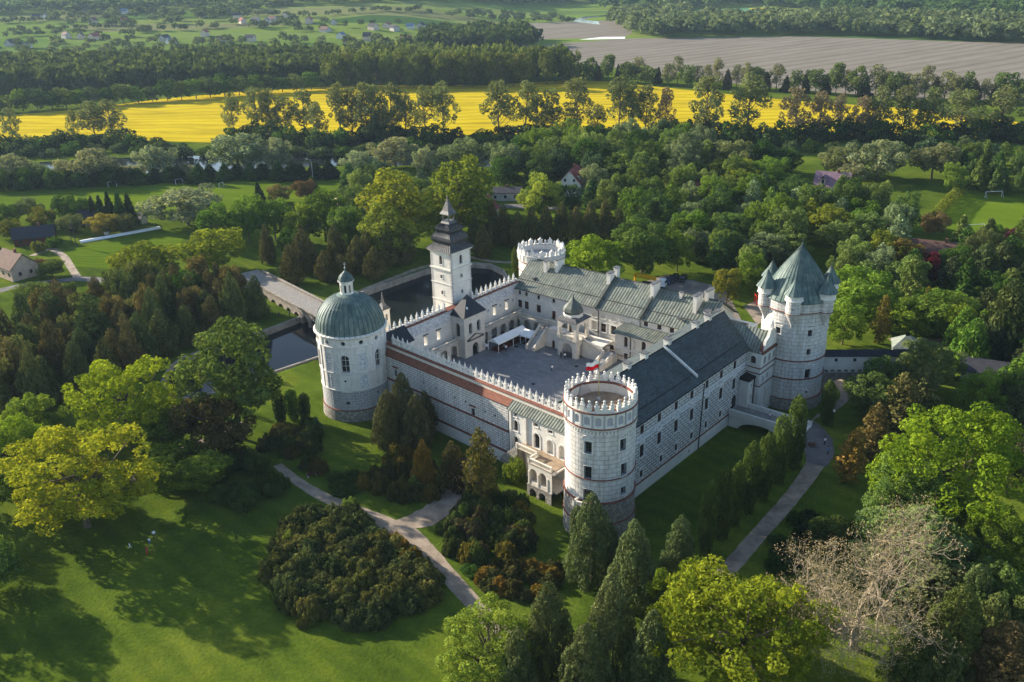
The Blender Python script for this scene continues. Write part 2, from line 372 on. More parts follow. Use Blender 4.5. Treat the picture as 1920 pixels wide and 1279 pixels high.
def window(parent, M, o, style='white', depth=.3, bars=True, pane='window_glass', surround=.16, name='window'):
    fr = MB(); u, z, w, h = o['u'], o['z'], o['w'], o['h']; s = surround; mi = 0
    if surround and o['arch'] == 0:
        fr.fbox(M, u-w/2-s, u-w/2, z-.0, z+h, .0, .07); fr.fbox(M, u+w/2, u+w/2+s, z, z+h, .0, .07)
        fr.fbox(M, u-w/2-s, u+w/2+s, z+h, z+h+s, 0, .09); fr.fbox(M, u-w/2-s*1.3, u+w/2+s*1.3, z-.14, z, 0, .16)
    elif surround:
        ol = outline(o); seg = ol if o['arch'] == 2 else ol[1:]+[ol[0]]
        uc, zc = u, (z+h-w/2 if o['arch'] == 1 else z+w/2)
        def off(p):
            if o['arch'] == 1 and p[1] < zc-1e-6: return (p[0]+(s if p[0] > u else -s), p[1])
            l = hypot(p[0]-uc, p[1]-zc); return (uc+(p[0]-uc)*(l+s)/l, zc+(p[1]-zc)*(l+s)/l)
        n = len(seg) if o['arch'] == 2 else len(seg)-1
        for k in range(n):
            p, q = seg[k], seg[(k+1) % len(seg)]; P, Q = off(p), off(q)
            fr.hexa([M(*p, 0), M(*q, 0), M(*Q, 0), M(*P, 0), M(*p, .08), M(*q, .08), M(*Q, .08), M(*P, .08)])
        if o['arch'] == 1: fr.fbox(M, u-w/2-s, u+w/2+s, z-.14, z, 0, .16)
    if bars:
        d0, d1 = -depth+.03, -depth+.08; b = .045
        fr.fbox(M, u-b, u+b, z, z+h*(.97), d0, d1, 1)
        k = 2 if h < 1.6 else 3
        for i in range(1, k): fr.fbox(M, u-w/2, u+w/2, z+h*i/k-b, z+h*i/k+b, d0, d1, 1)
    f = fr.build(name, ['trim_white', {'white': 'trim_white', 'dark': 'wood_brown', 'iron': 'black_iron'}[style]], parent)
    p = MB(); ol = outline(o); p.poly([M(a, b_, -depth+.01) for a, b_ in ol]); p.build('pane', pane, f)
    return f
def ring_belt(parent, c, r, z, h=.3, out=.18, n=56, name='red_belt', mat='red_brick_trim'):
    out *= .8; h *= .8; mb = MB(); mb.lathe((c[0], c[1], 0), [(r-.05, z-h/2), (r+out, z-h*.3), (r+out, z+h*.3), (r-.05, z+h/2)], n); return mb.build(name, mat, parent, True)
def roofplane(mb, A, B, C, D, seam=.6, mi=0, ms=1, t=.12, sh=.06, sw=.05):
    """A,B eave; D,C ridge (A under D)"""
    A, B, C, D = map(Vector, (A, B, C, D)); n = (B-A).cross(D-A).normalized()
    if n.z < 0: n = -n
    w = (B-A).length; h = (D-A).length
    mb.poly([A, B, C, D], mi, [(0, 0), (w, 0), (w, h), (0, h)])
    dn = Vector((0, 0, -t)); mb.poly([A, B, B+dn, A+dn], mi); mb.poly([A, D, D+dn, A+dn], mi); mb.poly([B, C, C+dn, B+dn], mi); mb.poly([A+dn, B+dn, C+dn, D+dn], mi)
    if seam:
        k = max(1, int(w/seam)); e = (B-A).normalized()*sw
        for i in range(k+1):
            p = A.lerp(B, i/k); q = D.lerp(C, i/k)
            P = [p-e, p+e, q+e, q-e]; mb.hexa([x for x in P]+[x+n*sh for x in P], ms)
HAZE = 0.00005
EXPO = 1.5
# ---------------------------------------------------------------- terrain
def sstep(x, a, b):
    t = np.clip((np.asarray(x, float)-a)/(b-a), 0, 1); return t*t*(3-2*t)
POND = [(-3, 227), (-30.5, 196.5), (-37, 192)]+[at(*q, -.3)[:2] for q in ((597, 672), (520, 698), (430, 735), (335, 752), (303, 722), (318, 690), (345, 672), (500, 621), (580, 590), (690, 546), (800, 508), (845, 499), (885, 495), (920, 498), (944, 510))]+[(3, 240), (2, 232)]
def sdf(x, y, P):
    x = np.asarray(x, float); y = np.asarray(y, float); d = np.full(x.shape, 1e9); ins = np.zeros(x.shape, bool)
    for i in range(len(P)):
        (ax, ay), (bx, by) = P[i], P[(i+1) % len(P)]
        ex, ey = bx-ax, by-ay; t = np.clip(((x-ax)*ex+(y-ay)*ey)/(ex*ex+ey*ey), 0, 1)
        d = np.minimum(d, np.hypot(x-ax-t*ex, y-ay-t*ey))
        c = ((ay > y) != (by > y)) & (x < (bx-ax)*(y-ay)/(by-ay+1e-12)+ax); ins ^= c
    return np.where(ins, -d, d)
def T(x, y):
    x = np.asarray(x, float); y = np.asarray(y, float)
    r = ((x-28)*.772+(y-118)*-.636)
    right = sstep(r, -1.5, 6.5)*sstep(y, 60, 95)
    b = (x-12.3)*.629+(y-230)*.777
    back = sstep(b, 0, 10)*sstep(x, 14, 26)
    pope = sstep((x-58)*.772+(y-163)*-.636, 3.5, 11)*sstep(x, 56, 66)
    s_ = (x-45.3)*.783+(y-166.9)*-.622; pope = np.maximum(pope, sstep(s_, 12, 15.5)*(1-sstep(y, 163, 171)))
    z = 2.6*np.maximum(np.maximum(right, back), pope)*(1-sstep(y, 392, 428))
    z = z*sstep(np.hypot(x-59.7, y-178), 8.5, 15)
    s = sdf(x, y, POND); z = np.where(s < .6, np.minimum(z, -3.0*sstep(-s, -.6, .7)), z)
    ys = 930+720*sstep(x, -200, 150)
    h = np.maximum(0, y-ys); z = z+.055*h*h/(h+120)*(1-.45*sstep(h, 900, 2600))*(1+.25*np.sin(x/230+1)*np.cos(y/310))
    return z
def gat(px, py, dz=0.0):
    z = 0.0
    for _ in range(25):
        p = at(px, py, z+dz); z = .5*z+.5*float(T(p[0], p[1]))
    return (p[0], p[1], z+dz)
def grid_mesh(name, xs, ys, mat):
    X, Y = np.meshgrid(xs, ys); Z = T(X, Y); n, m = X.shape
    V = np.stack([X, Y, Z], -1).reshape(-1, 3); i = np.arange(n*m).reshape(n, m)
    F = np.stack([i[:-1, :-1], i[:-1, 1:], i[1:, 1:], i[1:, :-1]], -1).reshape(-1, 4)
    me = bpy.data.meshes.new(name); me.vertices.add(len(V)); me.vertices.foreach_set('co', V.ravel())
    me.loops.add(F.size); me.loops.foreach_set('vertex_index', F.ravel().astype(np.int32))
    me.polygons.add(len(F)); me.polygons.foreach_set('loop_start', np.arange(0, F.size, 4, dtype=np.int32)); me.polygons.foreach_set('use_smooth', np.ones(len(F), bool))
    me.materials.append(MATS[mat]); me.update(calc_edges=True)
    o = bpy.data.objects.new(name, me); COL.objects.link(o); return o
xs = np.concatenate([-np.geomspace(4500, 130, 24), np.arange(-110, 95, 1.1), np.geomspace(100, 4500, 24)])
ys = np.concatenate([np.linspace(-200, 60, 8), np.arange(70, 300, 1.1), np.geomspace(304, 4600, 60)])
struct(grid_mesh('ground', xs, ys, 'ground_grass'), 'grassy valley floor with the castle park, rising to hills in the distance')
def flat_sheet(name, P, z, mat, label, kind='structure'):
    mb = MB(); mb.poly([(p[0], p[1], z) for p in P]); o = mb.build(name, mat); tag(o, label, None, None, kind); return o
PATHS = []
def nearpath(x, y):
    return min(float(np.min(np.hypot(x-(a[0]+(b[0]-a[0])*np.linspace(0, 1, 12)), y-(a[1]+(b[1]-a[1])*np.linspace(0, 1, 12))))) for q in PATHS[:3] for a, b in zip(q, q[1:]))
def strip(name, pts, w, off, mat, label, step=1.2):
    PATHS.append([p[:2] for p in pts])
    P = []; W = []
    for i in range(len(pts)-1):
        a, b = np.array(pts[i][:2]), np.array(pts[i+1][:2]); k = max(1, int(np.linalg.norm(b-a)/step)); wa, wb = (w, w) if not isinstance(w, (list, tuple)) else (w[i], w[i+1])
        for j in range(k): P.append(a+(b-a)*j/k); W.append(wa+(wb-wa)*j/k)
    P.append(np.array(pts[-1][:2])); W.append(w if not isinstance(w, (list, tuple)) else w[-1])
    P = np.array(P)
    for _ in range(6): P[1:-1] = .5*P[1:-1]+.25*(P[:-2]+P[2:])
    mb = MB(); rows = []
    rr = random.Random(3)
    for i in range(len(P)):
        t = P[min(i+1, len(P)-1)]-P[max(i-1, 0)]; t = t/np.linalg.norm(t); n = np.array([t[1], -t[0]])
        ww = W[i]*(1+rr.uniform(-.06, .06)); row = []
        for s in (-.5, -.25, 0, .25, .5):
            q = P[i]+n*ww*s; row.append((q[0], q[1], float(T(q[0], q[1]))+off))
        rows.append(row)
    for i in range(len(rows)-1):
        for k in range(4): mb.poly([rows[i][k], rows[i][k+1], rows[i+1][k+1], rows[i+1][k]])
    return struct(mb.build(name, mat), label)
# fields
yf = [(-60, 222), (150, 205), (300, 186), (450, 172), (600, 163), (700, 160), (900, 160), (1075, 150), (1130, 152), (1300, 170), (1500, 190), (1700, 203), (1980, 238), (1980, 262), (1700, 256), (1500, 250), (1320, 252), (1240, 250), (1000, 250), (700, 258), (420, 268), (200, 262), (-60, 268)]
flat_sheet('rapeseed_field', [at(*q, .03) for q in yf], .03, 'rapeseed', 'long yellow rapeseed field in flower beyond the river')
bf = [(960, 88), (1180, 72), (1500, 68), (1980, 84), (1980, 190), (1700, 185), (1400, 160), (1080, 118), (950, 110)]
flat_sheet('ploughed_field', [at(*q, .03) for q in bf], .03, 'plough', 'broad brown ploughed field with fine furrow lines at upper right')
flat_sheet('ploughed_field', [at(*q, .03) for q in ((985, 44), (1180, 37), (1185, 62), (1170, 70), (960, 75))], .03, 'plough', 'smaller brown ploughed field in front of the river bend')
flat_sheet('flooded_strip', [at(*q, .06) for q in ((1085, 74.5), (1172, 72.5), (1172, 69), (1130, 69.5))], .06, 'canvas_white', 'bright white strip of flooded ground at the edge of the ploughed field')  # pool of water, its bright reflection painted in as plain white
flat_sheet('crop_field', [at(*q, .03) for q in ((1260, 22), (1420, 14), (1640, 27), (1680, 33), (1560, 44), (1300, 44))], .03, 'crop_green', 'blue green crop field between two lines of woods')
flat_sheet('rapeseed_field', [at(*q, .05) for q in ((1403, 15.5), (1437, 14.5), (1440, 17.5), (1410, 18))], .05, 'rapeseed', 'tiny yellow rapeseed patch far away under the wooded slope')
flat_sheet('meadow', [at(*q, .03) for q in ((-30, 352), (300, 338), (560, 330), (660, 330), (650, 372), (420, 392), (200, 398), (-30, 405))], .03, 'meadow_grass', 'sunlit green meadow with small goals at the left')
flat_sheet('meadow', [at(*q, .03) for q in ((120, 470), (300, 428), (360, 425), (330, 470), (215, 505), (130, 500))], .03, 'meadow_grass', 'small sunlit meadow beside the garden strip at left')
PT_ = [gat(*q)[:2] for q in ((1762, 372), (1800, 362), (2000, 378), (2000, 480), (1840, 455), (1775, 425))]
def sheet_z(name, P, z, mat, label): return flat_sheet(name, P, z, mat, label)
sheet_z('football_pitch', PT_, 2.63, 'pitch_grass', 'mown football pitch with white goals at the right edge')
# river
rv = [(-120, 330), (60, 322), (200, 314), (340, 308), (420, 312), (560, 300), (700, 296), (900, 300), (1100, 300), (1300, 298), (1450, 303), (1600, 305), (1750, 300), (1980, 292)]
riv = []
mb = MB(); Lr = [at(x, y-17, .05) for x, y in rv]; Rr = [at(x, y+13, .05) for x, y in rv]
for i in range(len(rv)-1): mb.poly([Rr[i], Rr[i+1], Lr[i+1], Lr[i]])
struct(mb.build('river', 'pond_water'), 'dark river winding behind the willows')
mb = MB(); q_ = [(1075, 41), (1100, 43.5), (1125, 46), (1122, 40), (1095, 37), (1110, 33), (1150, 30), (1148, 27.5), (1095, 31), (1078, 36)]
mb.poly([at(x, y, .06) for x, y in q_]); struct(mb.build('river_bend', 'canvas_white' if False else 'pond_water'), 'pale bend of the far river among the woods')
# pond
cx_ = np.mean([p[0] for p in POND]); mb = MB(); mb.poly([(x, y, -1.45) for x, y in POND]); struct(mb.build('pond_water_surface', 'pond_water'), 'still dark pond and moat water around the clock tower')
mb = MB()
for i in range(2, len(POND)-1):
    a, b = np.array(POND[i]), np.array(POND[i+1]); e = (b-a)/np.linalg.norm(b-a); n = np.array([e[1], -e[0]])*.28
    P = [(*(a-n-e*.3), -3), (*(b-n+e*.3), -3), (*(b+n+e*.3), -3), (*(a+n-e*.3), -3)]; z1 = .28+.01*(i % 2)
    mb.hexa(P+[(p[0], p[1], z1) for p in P])
tag(mb.build('retaining_wall', 'kerb_stone'), 'low grey stone retaining wall edging the pond', 'wall')
# paths
strip('gravel_path', [gat(*q) for q in ((520, 872), (560, 905), (610, 935), (690, 965), (760, 1000), (810, 1045), (850, 1090), (905, 1150), (960, 1210))], [1.8, 2.1, 2.4, 2.8, 4.6, 3.3, 2.9, 2.8, 2.6], .035, 'gravel', 'pale gravel path forking in front of the castle')
strip('gravel_path', [gat(*q) for q in ((740, 985), (800, 975), (845, 935), (868, 905), (870, 860))], [2.6, 5.6, 4.8, 5, 4], .055, 'gravel', 'wide gravel branch running up between the shrub beds')
strip('gravel_path', [gat(*q) for q in ((240, 905), (290, 865), (330, 845), (400, 820), (450, 790))], 1.8, .035, 'gravel', 'narrow gravel path under the trees at the left')
strip('gravel_path', [gat(*q) for q in ((1330, 1110), (1375, 1058), (1420, 1005), (1470, 950), (1510, 900), (1530, 868))], [2.8, 2.8, 2.7, 2.8, 2.9, 3.3], .035, 'gravel', 'grey gravel path curving beside the row of columnar cypresses')
strip('asphalt_path', [gat(*q) for q in ((1530, 872), (1540, 845), (1525, 820), (1490, 800))], [3.6, 5.5, 7, 5], .06, 'asphalt', 'dark paved apron where the footbridge meets the path')
strip('gravel_path', [gat(*q) for q in ((1510, 800), (1545, 775), (1580, 755), (1590, 738), (1572, 722), (1568, 700))], 1.9, .04, 'gravel', 'narrow path leading to the stone archway')
strip('gravel_path', [gat(*q) for q in ((980, 492), (930, 492), (870, 480), (780, 505), (660, 560))], 2.0, .04, 'gravel', 'trodden path on the bank behind the pond')
strip('gravel_path', [gat(*q) for q in ((145, 520), (120, 480), (95, 465), (60, 480))], 2.4, .04, 'gravel', 'gravel farm lane at the left')
strip('asphalt_road', [gat(*q) for q in ((-60, 560), (40, 535), (150, 522), (240, 530))], 4, .03, 'asphalt', 'grey lane beside the tan house')
strip('asphalt_road', [gat(*q) for q in ((1670, 640), (1760, 640), (1840, 650), (1990, 690))], 4, .03, 'gravel', 'service road curving at the right edge')
strip('asphalt_road', [gat(*q) for q in ((880, 392), (960, 386), (1060, 384))], 6, .03, 'asphalt', 'village road beyond the park trees')
flat_sheet('car_park', [gat(*q)[:2] for q in ((1210, 528), (1250, 515), (1360, 540), (1390, 600), (1300, 590))], 2.64, 'lot_ground', 'brown gravel car park behind the rear wing')
flat_sheet('playground_yard', [gat(*q)[:2] for q in ((1395, 575), (1425, 560), (1450, 590), (1420, 610))], 2.65, 'gravel', 'gravel yard of the playground left of the cone-roofed tower')
# ---------------------------------------------------------------- castle
S0 = (8.8, 141.9); SM = frame(S0, -45.5, -1)        # outward = front-left
W0 = (-22.85, 188.1); WM = frame(W0, 40.8, -1)      # inner face d=0, d>0 outside, d<0 courtyard
N0 = (1.1, 216.3); NM = frame(N0, 128.9, 1)
NMc = lambda u, z, d=0: NM(u, z, d)                 # checked below: d>0 towards the courtyard
_t = NM(0, 0, 1)
if (_t[0]-N0[0])*.628+(_t[1]-N0[1])*.778 > 0: NM = frame(N0, 128.9, -1)
E0 = (21.27, 139.22); EM = frame(E0, 40.75, 1)
_t = SM(0, 0, 1); assert (_t[0]-S0[0]) < 0 and (_t[1]-S0[1]) < 0
_t = WM(0, 0, 1); assert (_t[0]-W0[0]) < 0
_t = EM(0, 0, 1); assert (_t[0]-E0[0]) > 0 and (_t[1]-E0[1]) < 0
COURT = 3.0
o = MB(); o.poly([WM(-3, COURT, -.0), WM(40, COURT, 0), NM(50, COURT, -.2), EM(48, COURT, -13), EM(-4, COURT, -12), SM(-6, COURT, -1.5), SM(50, COURT, -1.5)])
struct(o.build('courtyard', 'court_paving'), 'dark grey paved inner courtyard of the castle')
g_ = MB()
for u, v in (((962, 713), (975, 716)), ((952, 708), (960, 711)), ((1098, 644), (1110, 650))): pass

def band(parent, M, u0, u1, z, h=.28, out=.16, mat='red_brick_trim', name='red_belt', d=0, du=None):
    mb = MB(); mb.fbox(M, u0, u1, z-h/2, z+h/2, d-.03, d+out); return mb.build(name, mat, parent)
def mballs(mb, M, u, z, d, r, n=8, mi=0, sc=1.0):
    c = M(u, z, d); mb.lathe(c, [(0.01, -r), (r*.7, -r*.7), (r, 0), (r*.7, r*.7), (.01, r*sc)], n, mi)

for i_, (px_, py_, lb_) in enumerate(((1081, 687, 'round iron drain cover right of the courtyard middle'), (968, 650, 'round iron drain cover behind the party tent end'), (1000, 720, 'round iron drain cover near the front courtyard wall'))):
    g_ = at(px_, py_, COURT+.02); m_ = MB(); m_.lathe(g_, [(.02, .02), (.45, .02), (.5, 0)], 14); tag(m_.build('drain_cover', 'black_iron'), lb_, 'drain cover', 'courtyard drain covers')
# ---- south curtain wall
t = thing('curtain_wall', 'long white front wall of the castle with block pattern and ring battlements', 'castle wall', SM(24, 0, 0))
ops = [op(48.1-1.2, 8.5, .9, 1.7), op(23.4, 7.1, 1.0, 1.9)]
loop_ = [op(u, z, .45, .45) for u, z in ((38, 9.7), (34.1, 9.7), (28.6, 9.4), (25.5, 9.5), (20.1, 9.2), (17.4, 9.2))]
mb = MB(); facade(mb, SM, 13.2, 53, 2.7, 12.85, ops+loop_, depth=.45)
mb.build('wall_face', 'sgraffito_rustic', t)
mb = MB(); facade(mb, SM, 13.2, 53, -1, 2.7, (), depth=.4); mb.build('plinth', 'plaster_white', t)
mb = MB(); mb.fbox(SM, 13.2, 53, 13.55, 14.55, -1.9, -1.15); mb.fbox(SM, -3, 13.2, 13.2, 14.55, -1.9, -1.15)
mb.fbox(SM, -3, 53, 2.5, 13.5, -2.3, -1.15); mb.build('parapet_wall', 'plaster_cream', t)
mb = MB(); P = [SM(13.2, 12.8, .22), SM(53, 12.8, .22), SM(53, 13.75, -1.15), SM(13.2, 13.75, -1.15)]
mb.poly(P, 0, [(0, 0), (40, 0), (40, 1.7), (0, 1.7)]); mb.fbox(SM, 13.2, 53, 12.6, 12.79, .0, .2); mb.build('tile_ledge', 'roof_tile', t)
mb = MB(); mb.hexa([SM(-3, 14.5, -.95), SM(53, 14.5, -.95), SM(53, 14.5, -2.5), SM(-3, 14.5, -2.5), SM(-3, 14.62, -.95), SM(53, 14.62, -.95), SM(53, 14.95, -1.75), SM(-3, 14.95, -1.75)])
mb.poly([SM(-3, 14.95, -1.75), SM(53, 14.95, -1.75), SM(53, 14.6, -2.5), SM(-3, 14.6, -2.5)]); mb.build('coping', 'red_brick_trim', t)
band(t, SM, 13.2, 53, 7.35, .34, .2); band(t, SM, 13.2, 53, 2.75, .34, .2)
for o_ in ops: window(t, SM, o_, 'iron', .4)
for o_ in ops: band(t, SM, o_['u']-.8, o_['u']+.8, o_['z']+o_['h']+.55, .2, .35, name='red_hood')
for o_ in loop_:
    m_ = MB(); m_.poly([SM(a, b, -.44) for a, b in outline(o_)]); m_.build('gun_slot', 'window_glass', t)
def pinnacle_mesh():
    mb = MB(); mb.box((0, 0, 0), (.5, .42, 1.25)); mb.box((0, 0, 1.25), (.66, .56, .12)); mb.box((0, 0, 1.37), (.34, .3, .45), 0, 0, .7)
    for s in (-1, 1): mb.lathe((s*.3, 0, 1.55), [(.02, -.1), (.12, 0), (.02, .12)], 6)
    mb.lathe((0, 0, 1.85), [(.16, -.05), (.17, .1), (.05, .3), (.1, .38), (.02, .55)], 8)
    return mb
def ring_mesh():
    mb = MB(); n = 16; R, r = .56, .36
    for k in range(n):
        a, b = 2*pi*k/n, 2*pi*(k+1)/n
        P = [(R*cos(a), -.17, .72+R*sin(a)), (R*cos(b), -.17, .72+R*sin(b)), (r*cos(b), -.17, .72+r*sin(b)), (r*cos(a), -.17, .72+r*sin(a))]
        mb.hexa(P+[(p[0], .17, p[2]) for p in P])
    mb.box((0, 0, -.02), (1.1, .4, .22)); mb.lathe((0, 0, 1.25), [(.12, 0), (.1, .1), (.02, .38)], 6)
    return mb
pin0 = pinnacle_mesh().build('pinnacle', 'trim_white', t, raw=True); rng0 = ring_mesh().build('battlement_ring', 'trim_white', t, raw=True)
def rel(p): return tuple(np.array(p)-np.array(t.location))
sp = 1.58; n = 32
for i in range(n):
    u = .2+i*sp; o = pin0 if i == 0 else copy_part(pin0, t, (0, 0, 0)); o.location = rel(SM(u, 14.75, -1.7)); o.rotation_euler.z = rd(45.5+90)
    if i < n-1:
        o = rng0 if i == 0 else copy_part(rng0, t, (0, 0, 0)); o.location = rel(SM(u+sp/2, 14.75, -1.7)); o.rotation_euler.z = rd(45.5+90)
m_ = MB(); m_.tube([SM(13.3, 12.9, .1), SM(13.3, .5, .3)], .09); m_.build('drainpipe', 'black_iron', t)

# ---- south-east plaster house with terrace
t = thing('terrace_house', 'white plastered house with lean-to roof between front wall and flag tower', 'house', SM(5, 0, 0))
D = lambda u, z, d=0: SM(u, z, d+.35)
ops = [op(11.6, 11.4, .8, .8), op(6.5, 11.15, 1.2, .7), op(3.0, 11.0, 1.2, .7), op(11.6, 8.4, 1.3, 2.3, 1), op(11.6, 5.1, 1.2, 2.2, 1), op(6.3, 6.7, 1.5, 3.1, 1), op(3.0, 6.7, 1.5, 2.9, 1), op(.2, 6.7, 1.4, 2.8, 1)]
mb = MB(); facade(mb, D, -2, 13.1, -1, 12.6, ops, depth=.5); mb.fbox(SM, 13.05, 13.15, -1, 12.6, -1, .35); mb.build('wall', 'plaster_white', t)
for i, o_ in enumerate(ops): window(t, D, o_, 'iron' if i < 6 else 'white', .45, bars=i < 6, pane='window_glass' if i < 6 else 'plaster_cream', surround=.1 if i < 5 else .3)
mb = MB(); roofplane(mb, SM(-2, 12.55, .8), SM(13.4, 12.55, .8), SM(13.4, 13.75, -1.12), SM(-2, 13.75, -1.12), .62); mb.build('lean_to_roof', ['sheet_greygreen', 'sheet_seam'], t)
mb = MB(); mb.fbox(D, 8.7, 9.1, -1, 12.55, 0, .28); mb.fbox(D, 12.6, 13.1, -1, 12.5, 0, .2); mb.build('buttress', 'plaster_white', t)
band(t, D, 9.1, 11.0, 5.9, .22, .18)
m_ = MB(); m_.tube([SM(13.25, 12.5, .5), SM(13.25, 1, .5)], .09); m_.build('drainpipe', 'black_iron', t)
# terrace loggia
t = thing('terrace_loggia', 'two-storey arched stone terrace with balustrade at the foot of the flag tower', 'terrace', SM(2, 0, 3))
A1 = [op(3.0-.05, 3.0, 1.7, 2.7, 1), op(.7, 3.0, 1.7, 2.7, 1)]; A0 = [op(3.0-.05, -.2, 1.6, 1.9, 1), op(.7, -.2, 1.6, 1.9, 1)]
F = lambda u, z, d=0: SM(u, z, d+5.0)
mb = MB(); facade(mb, F, -1.5, 4.15, 2.35, 6.4, A1, depth=.6); mb.fbox(SM, 4.1, 4.2, 2.3, 6.4, .4, 5.0); mb.fbox(SM, -2, 4.15, 6.3, 6.6, .4, 5.0)
mb.fbox(SM, -2, 4.15, 2.2, 2.6, .4, 4.4); mb.fbox(SM, -2, 4.1, 2.6, 6.3, .4, .6)
for u in (1.83, 4.0, -.4): mb.fbox(F, u-.17, u+.17, 2.4, 5.0, 0, .1)
mb.build('upper_arcade', 'plaster_cream', t)
mb = MB(); facade(mb, lambda u, z, d=0: F(u, z, d+.2), -1.5, 4.3, -1, 2.35, A0, depth=1.2); mb.fbox(SM, 4.3, 4.35, -1, 2.35, .4, 5.2); mb.fbox(F, -1.5, 4.35, 2.2, 2.4, -.2, .25); mb.build('lower_arcade', 'rubble_stone', t)
mb = MB(); mb.fbox(SM, -1.5, 4.2, 6.6, 6.68, .4, 5.1); mb.fbox(SM, 4.2, 9.5, 6.5, 6.68, .4, 2.6); mb.build('deck', 'terrace_brown', t)
def balustrade(parent, M, u0, u1, z, d, h=.95, mat='plaster_cream', slope=0.0, axis='u', posts=True, d1=None, n_sp=.28):
    """along u at depth d, or along d at u (axis='d')"""
    mb = MB(); Ln = abs(u1-u0); k = max(2, int(Ln/n_sp))
    def Q(s, zz, off): 
        a = u0+(u1-u0)*s
        return M(a, zz+slope*s, d+off) if axis == 'u' else M(d+off, zz+slope*s, a)
    for z0, z1, w in ((0, .14, .16), (h-.14, h, .18)):
        mb.hexa([Q(0, z+z0, -w), Q(1, z+z0, -w), Q(1, z+z0, w), Q(0, z+z0, w), Q(0, z+z1, -w), Q(1, z+z1, -w), Q(1, z+z1, w), Q(0, z+z1, w)])
    np_ = max(1, int(Ln/3.2))
    for i in range(k+1):
        s = i/k; b = .05
        e = b/Ln
        mb.hexa([Q(s-e, z+.1, -.06), Q(s+e, z+.1, -.06), Q(s+e, z+.1, .06), Q(s-e, z+.1, .06), Q(s-e, z+h-.1, -.06), Q(s+e, z+h-.1, -.06), Q(s+e, z+h-.1, .06), Q(s-e, z+h-.1, .06)])
    for i in range(np_+1):
        s = i/np_; e = .17/Ln
        mb.hexa([Q(s-e, z, -.2), Q(s+e, z, -.2), Q(s+e, z, .2), Q(s-e, z, .2), Q(s-e, z+h+.05, -.2), Q(s+e, z+h+.05, -.2), Q(s+e, z+h+.05, .2), Q(s-e, z+h+.05, .2)])
    return mb.build('balustrade', mat, parent)
balustrade(t, SM, -1.2, 4.1, 6.68, 4.85); balustrade(t, SM, 4.1, 9.3, 6.68, 2.5); balustrade(t, SM, 2.6, 4.85, 6.68, 4.1, axis='d')
mb = MB()
for k in range(9): mb.fbox(SM, 9.5+k*.5, 10+k*.5, 2.0, 6.5-k*.45, .5, 2.3)
mb.build('steps', 'rubble_stone', t)

# ---- flag tower
FT = (14.1, 131.8); FM = cylM(FT, 5.8)
t = thing('round_tower', 'round white tower with a crown of figure pinnacles and the flag on its terrace', 'castle tower', (*FT, 0))
A = lambda az: rd(az)*5.8
ops = [op(A(205), 16.6, 1.25, 2.2), op(A(147), 16.8, 1.25, 2.2), op(A(205), 11.9, 1.3, 2.4, 0), op(A(144), 12.1, 1.3, 2.3, 0), op(A(205), 7.3, 1.5, 2.7), op(A(144), 8.5, 1.1, 1.5)]
mb = MB(); facade(mb, FM, 0, 2*pi*5.8, 15.0, 21.2, ops, .55, 0, .7); mb.build('upper_wall', 'grey_block_light' if 'grey_block_light' in MATS else 'sgraffito_block', t, False)
mb = MB(); facade(mb, FM, 0, 2*pi*5.8, 7.6, 15.0, ops, .55, 0, .7); mb.build('middle_wall', 'sgraffito_block', t)
mb = MB(); mb.lathe((*FT, 0), [(6.15, -1), (6.1, 3.5), (6.0, 3.5), (5.95, 7.6)], 64); mb.build('stone_base', 'rubble_stone', t)
for z, r, h, o_ in ((3.55, 6.0, .35, .2), (7.6, 5.9, .45, .25), (11.85, 5.8, .28, .2), (21.15, 5.8, .42, .26), (23.85, 5.85, .42, .32)): ring_belt(t, FT, r, z, h, o_)
# attic band with blind arches
nb = 20; R1 = 5.9; FM1 = cylM(FT, R1); ub = 2*pi*R1/nb
aops = [op(ub*(i+.5), 21.75, .95, 1.5, 1) for i in range(nb)]
mb = MB(); facade(mb, FM1, 0, 2*pi*R1, 21.25, 23.7, aops, ub/4, 0, .16)
mb.build('attic_band', 'trim_white', t)
mb = MB(); nd_ = 128
for z_ in (20.3, 20.75):
    for i in range(nd_):
        r_ = 5.98 if (i//1) % 2 else 5.79
        for s_ in (0, .98): a_ = 2*pi*(i+s_)/nd_; mb.v.append((FT[0]+r_*sin(a_), FT[1]+r_*cos(a_), z_))
for i in range(2*nd_): j = (i+1) % (2*nd_); mb.f.append((i, j, j+2*nd_, i+2*nd_)); mb.m.append(0); mb.uv.append(None)
mb.build('dentil_course', 'trim_white', t)
mb = MB()
for i in range(nb): mb.poly([FM1(a, b, -.15) for a, b in outline(aops[i])]); mb.fbox(FM1, ub*i-.14, ub*i+.14, 21.4, 23.6, 0, .14)
mb.build('blind_arches', 'sgraffito_frieze', t)
mb = MB(); mb.lathe((*FT, 0), [(5.95, 23.6), (5.95, 24.15), (5.35, 24.15), (5.35, 22.4)], 64)
for i in range(30):
    if i % 3 == 1: continue
    a0, a1 = 2*pi*i/30*5.68, 2*pi*(i+1)/30*5.68; mb.fbox(cylM(FT, 5.68), a0+.25, a1-.25, 24.15, 24.62, -.15, .15)
mb.build('parapet', 'plaster_white', t)
mb = MB(); mb.lathe((*FT, 0), [(5.5, 24.16), (5.5, 24.3), (5.2, 24.3), (5.2, 24.0)], 64); mb.build('inner_coping', 'red_brick_trim', t)
mb = MB(); mb.lathe((*FT, 0), [(.01, 22.42), (5.35, 22.4)], 48); mb.build('terrace_floor', 'terrace_brown', t)
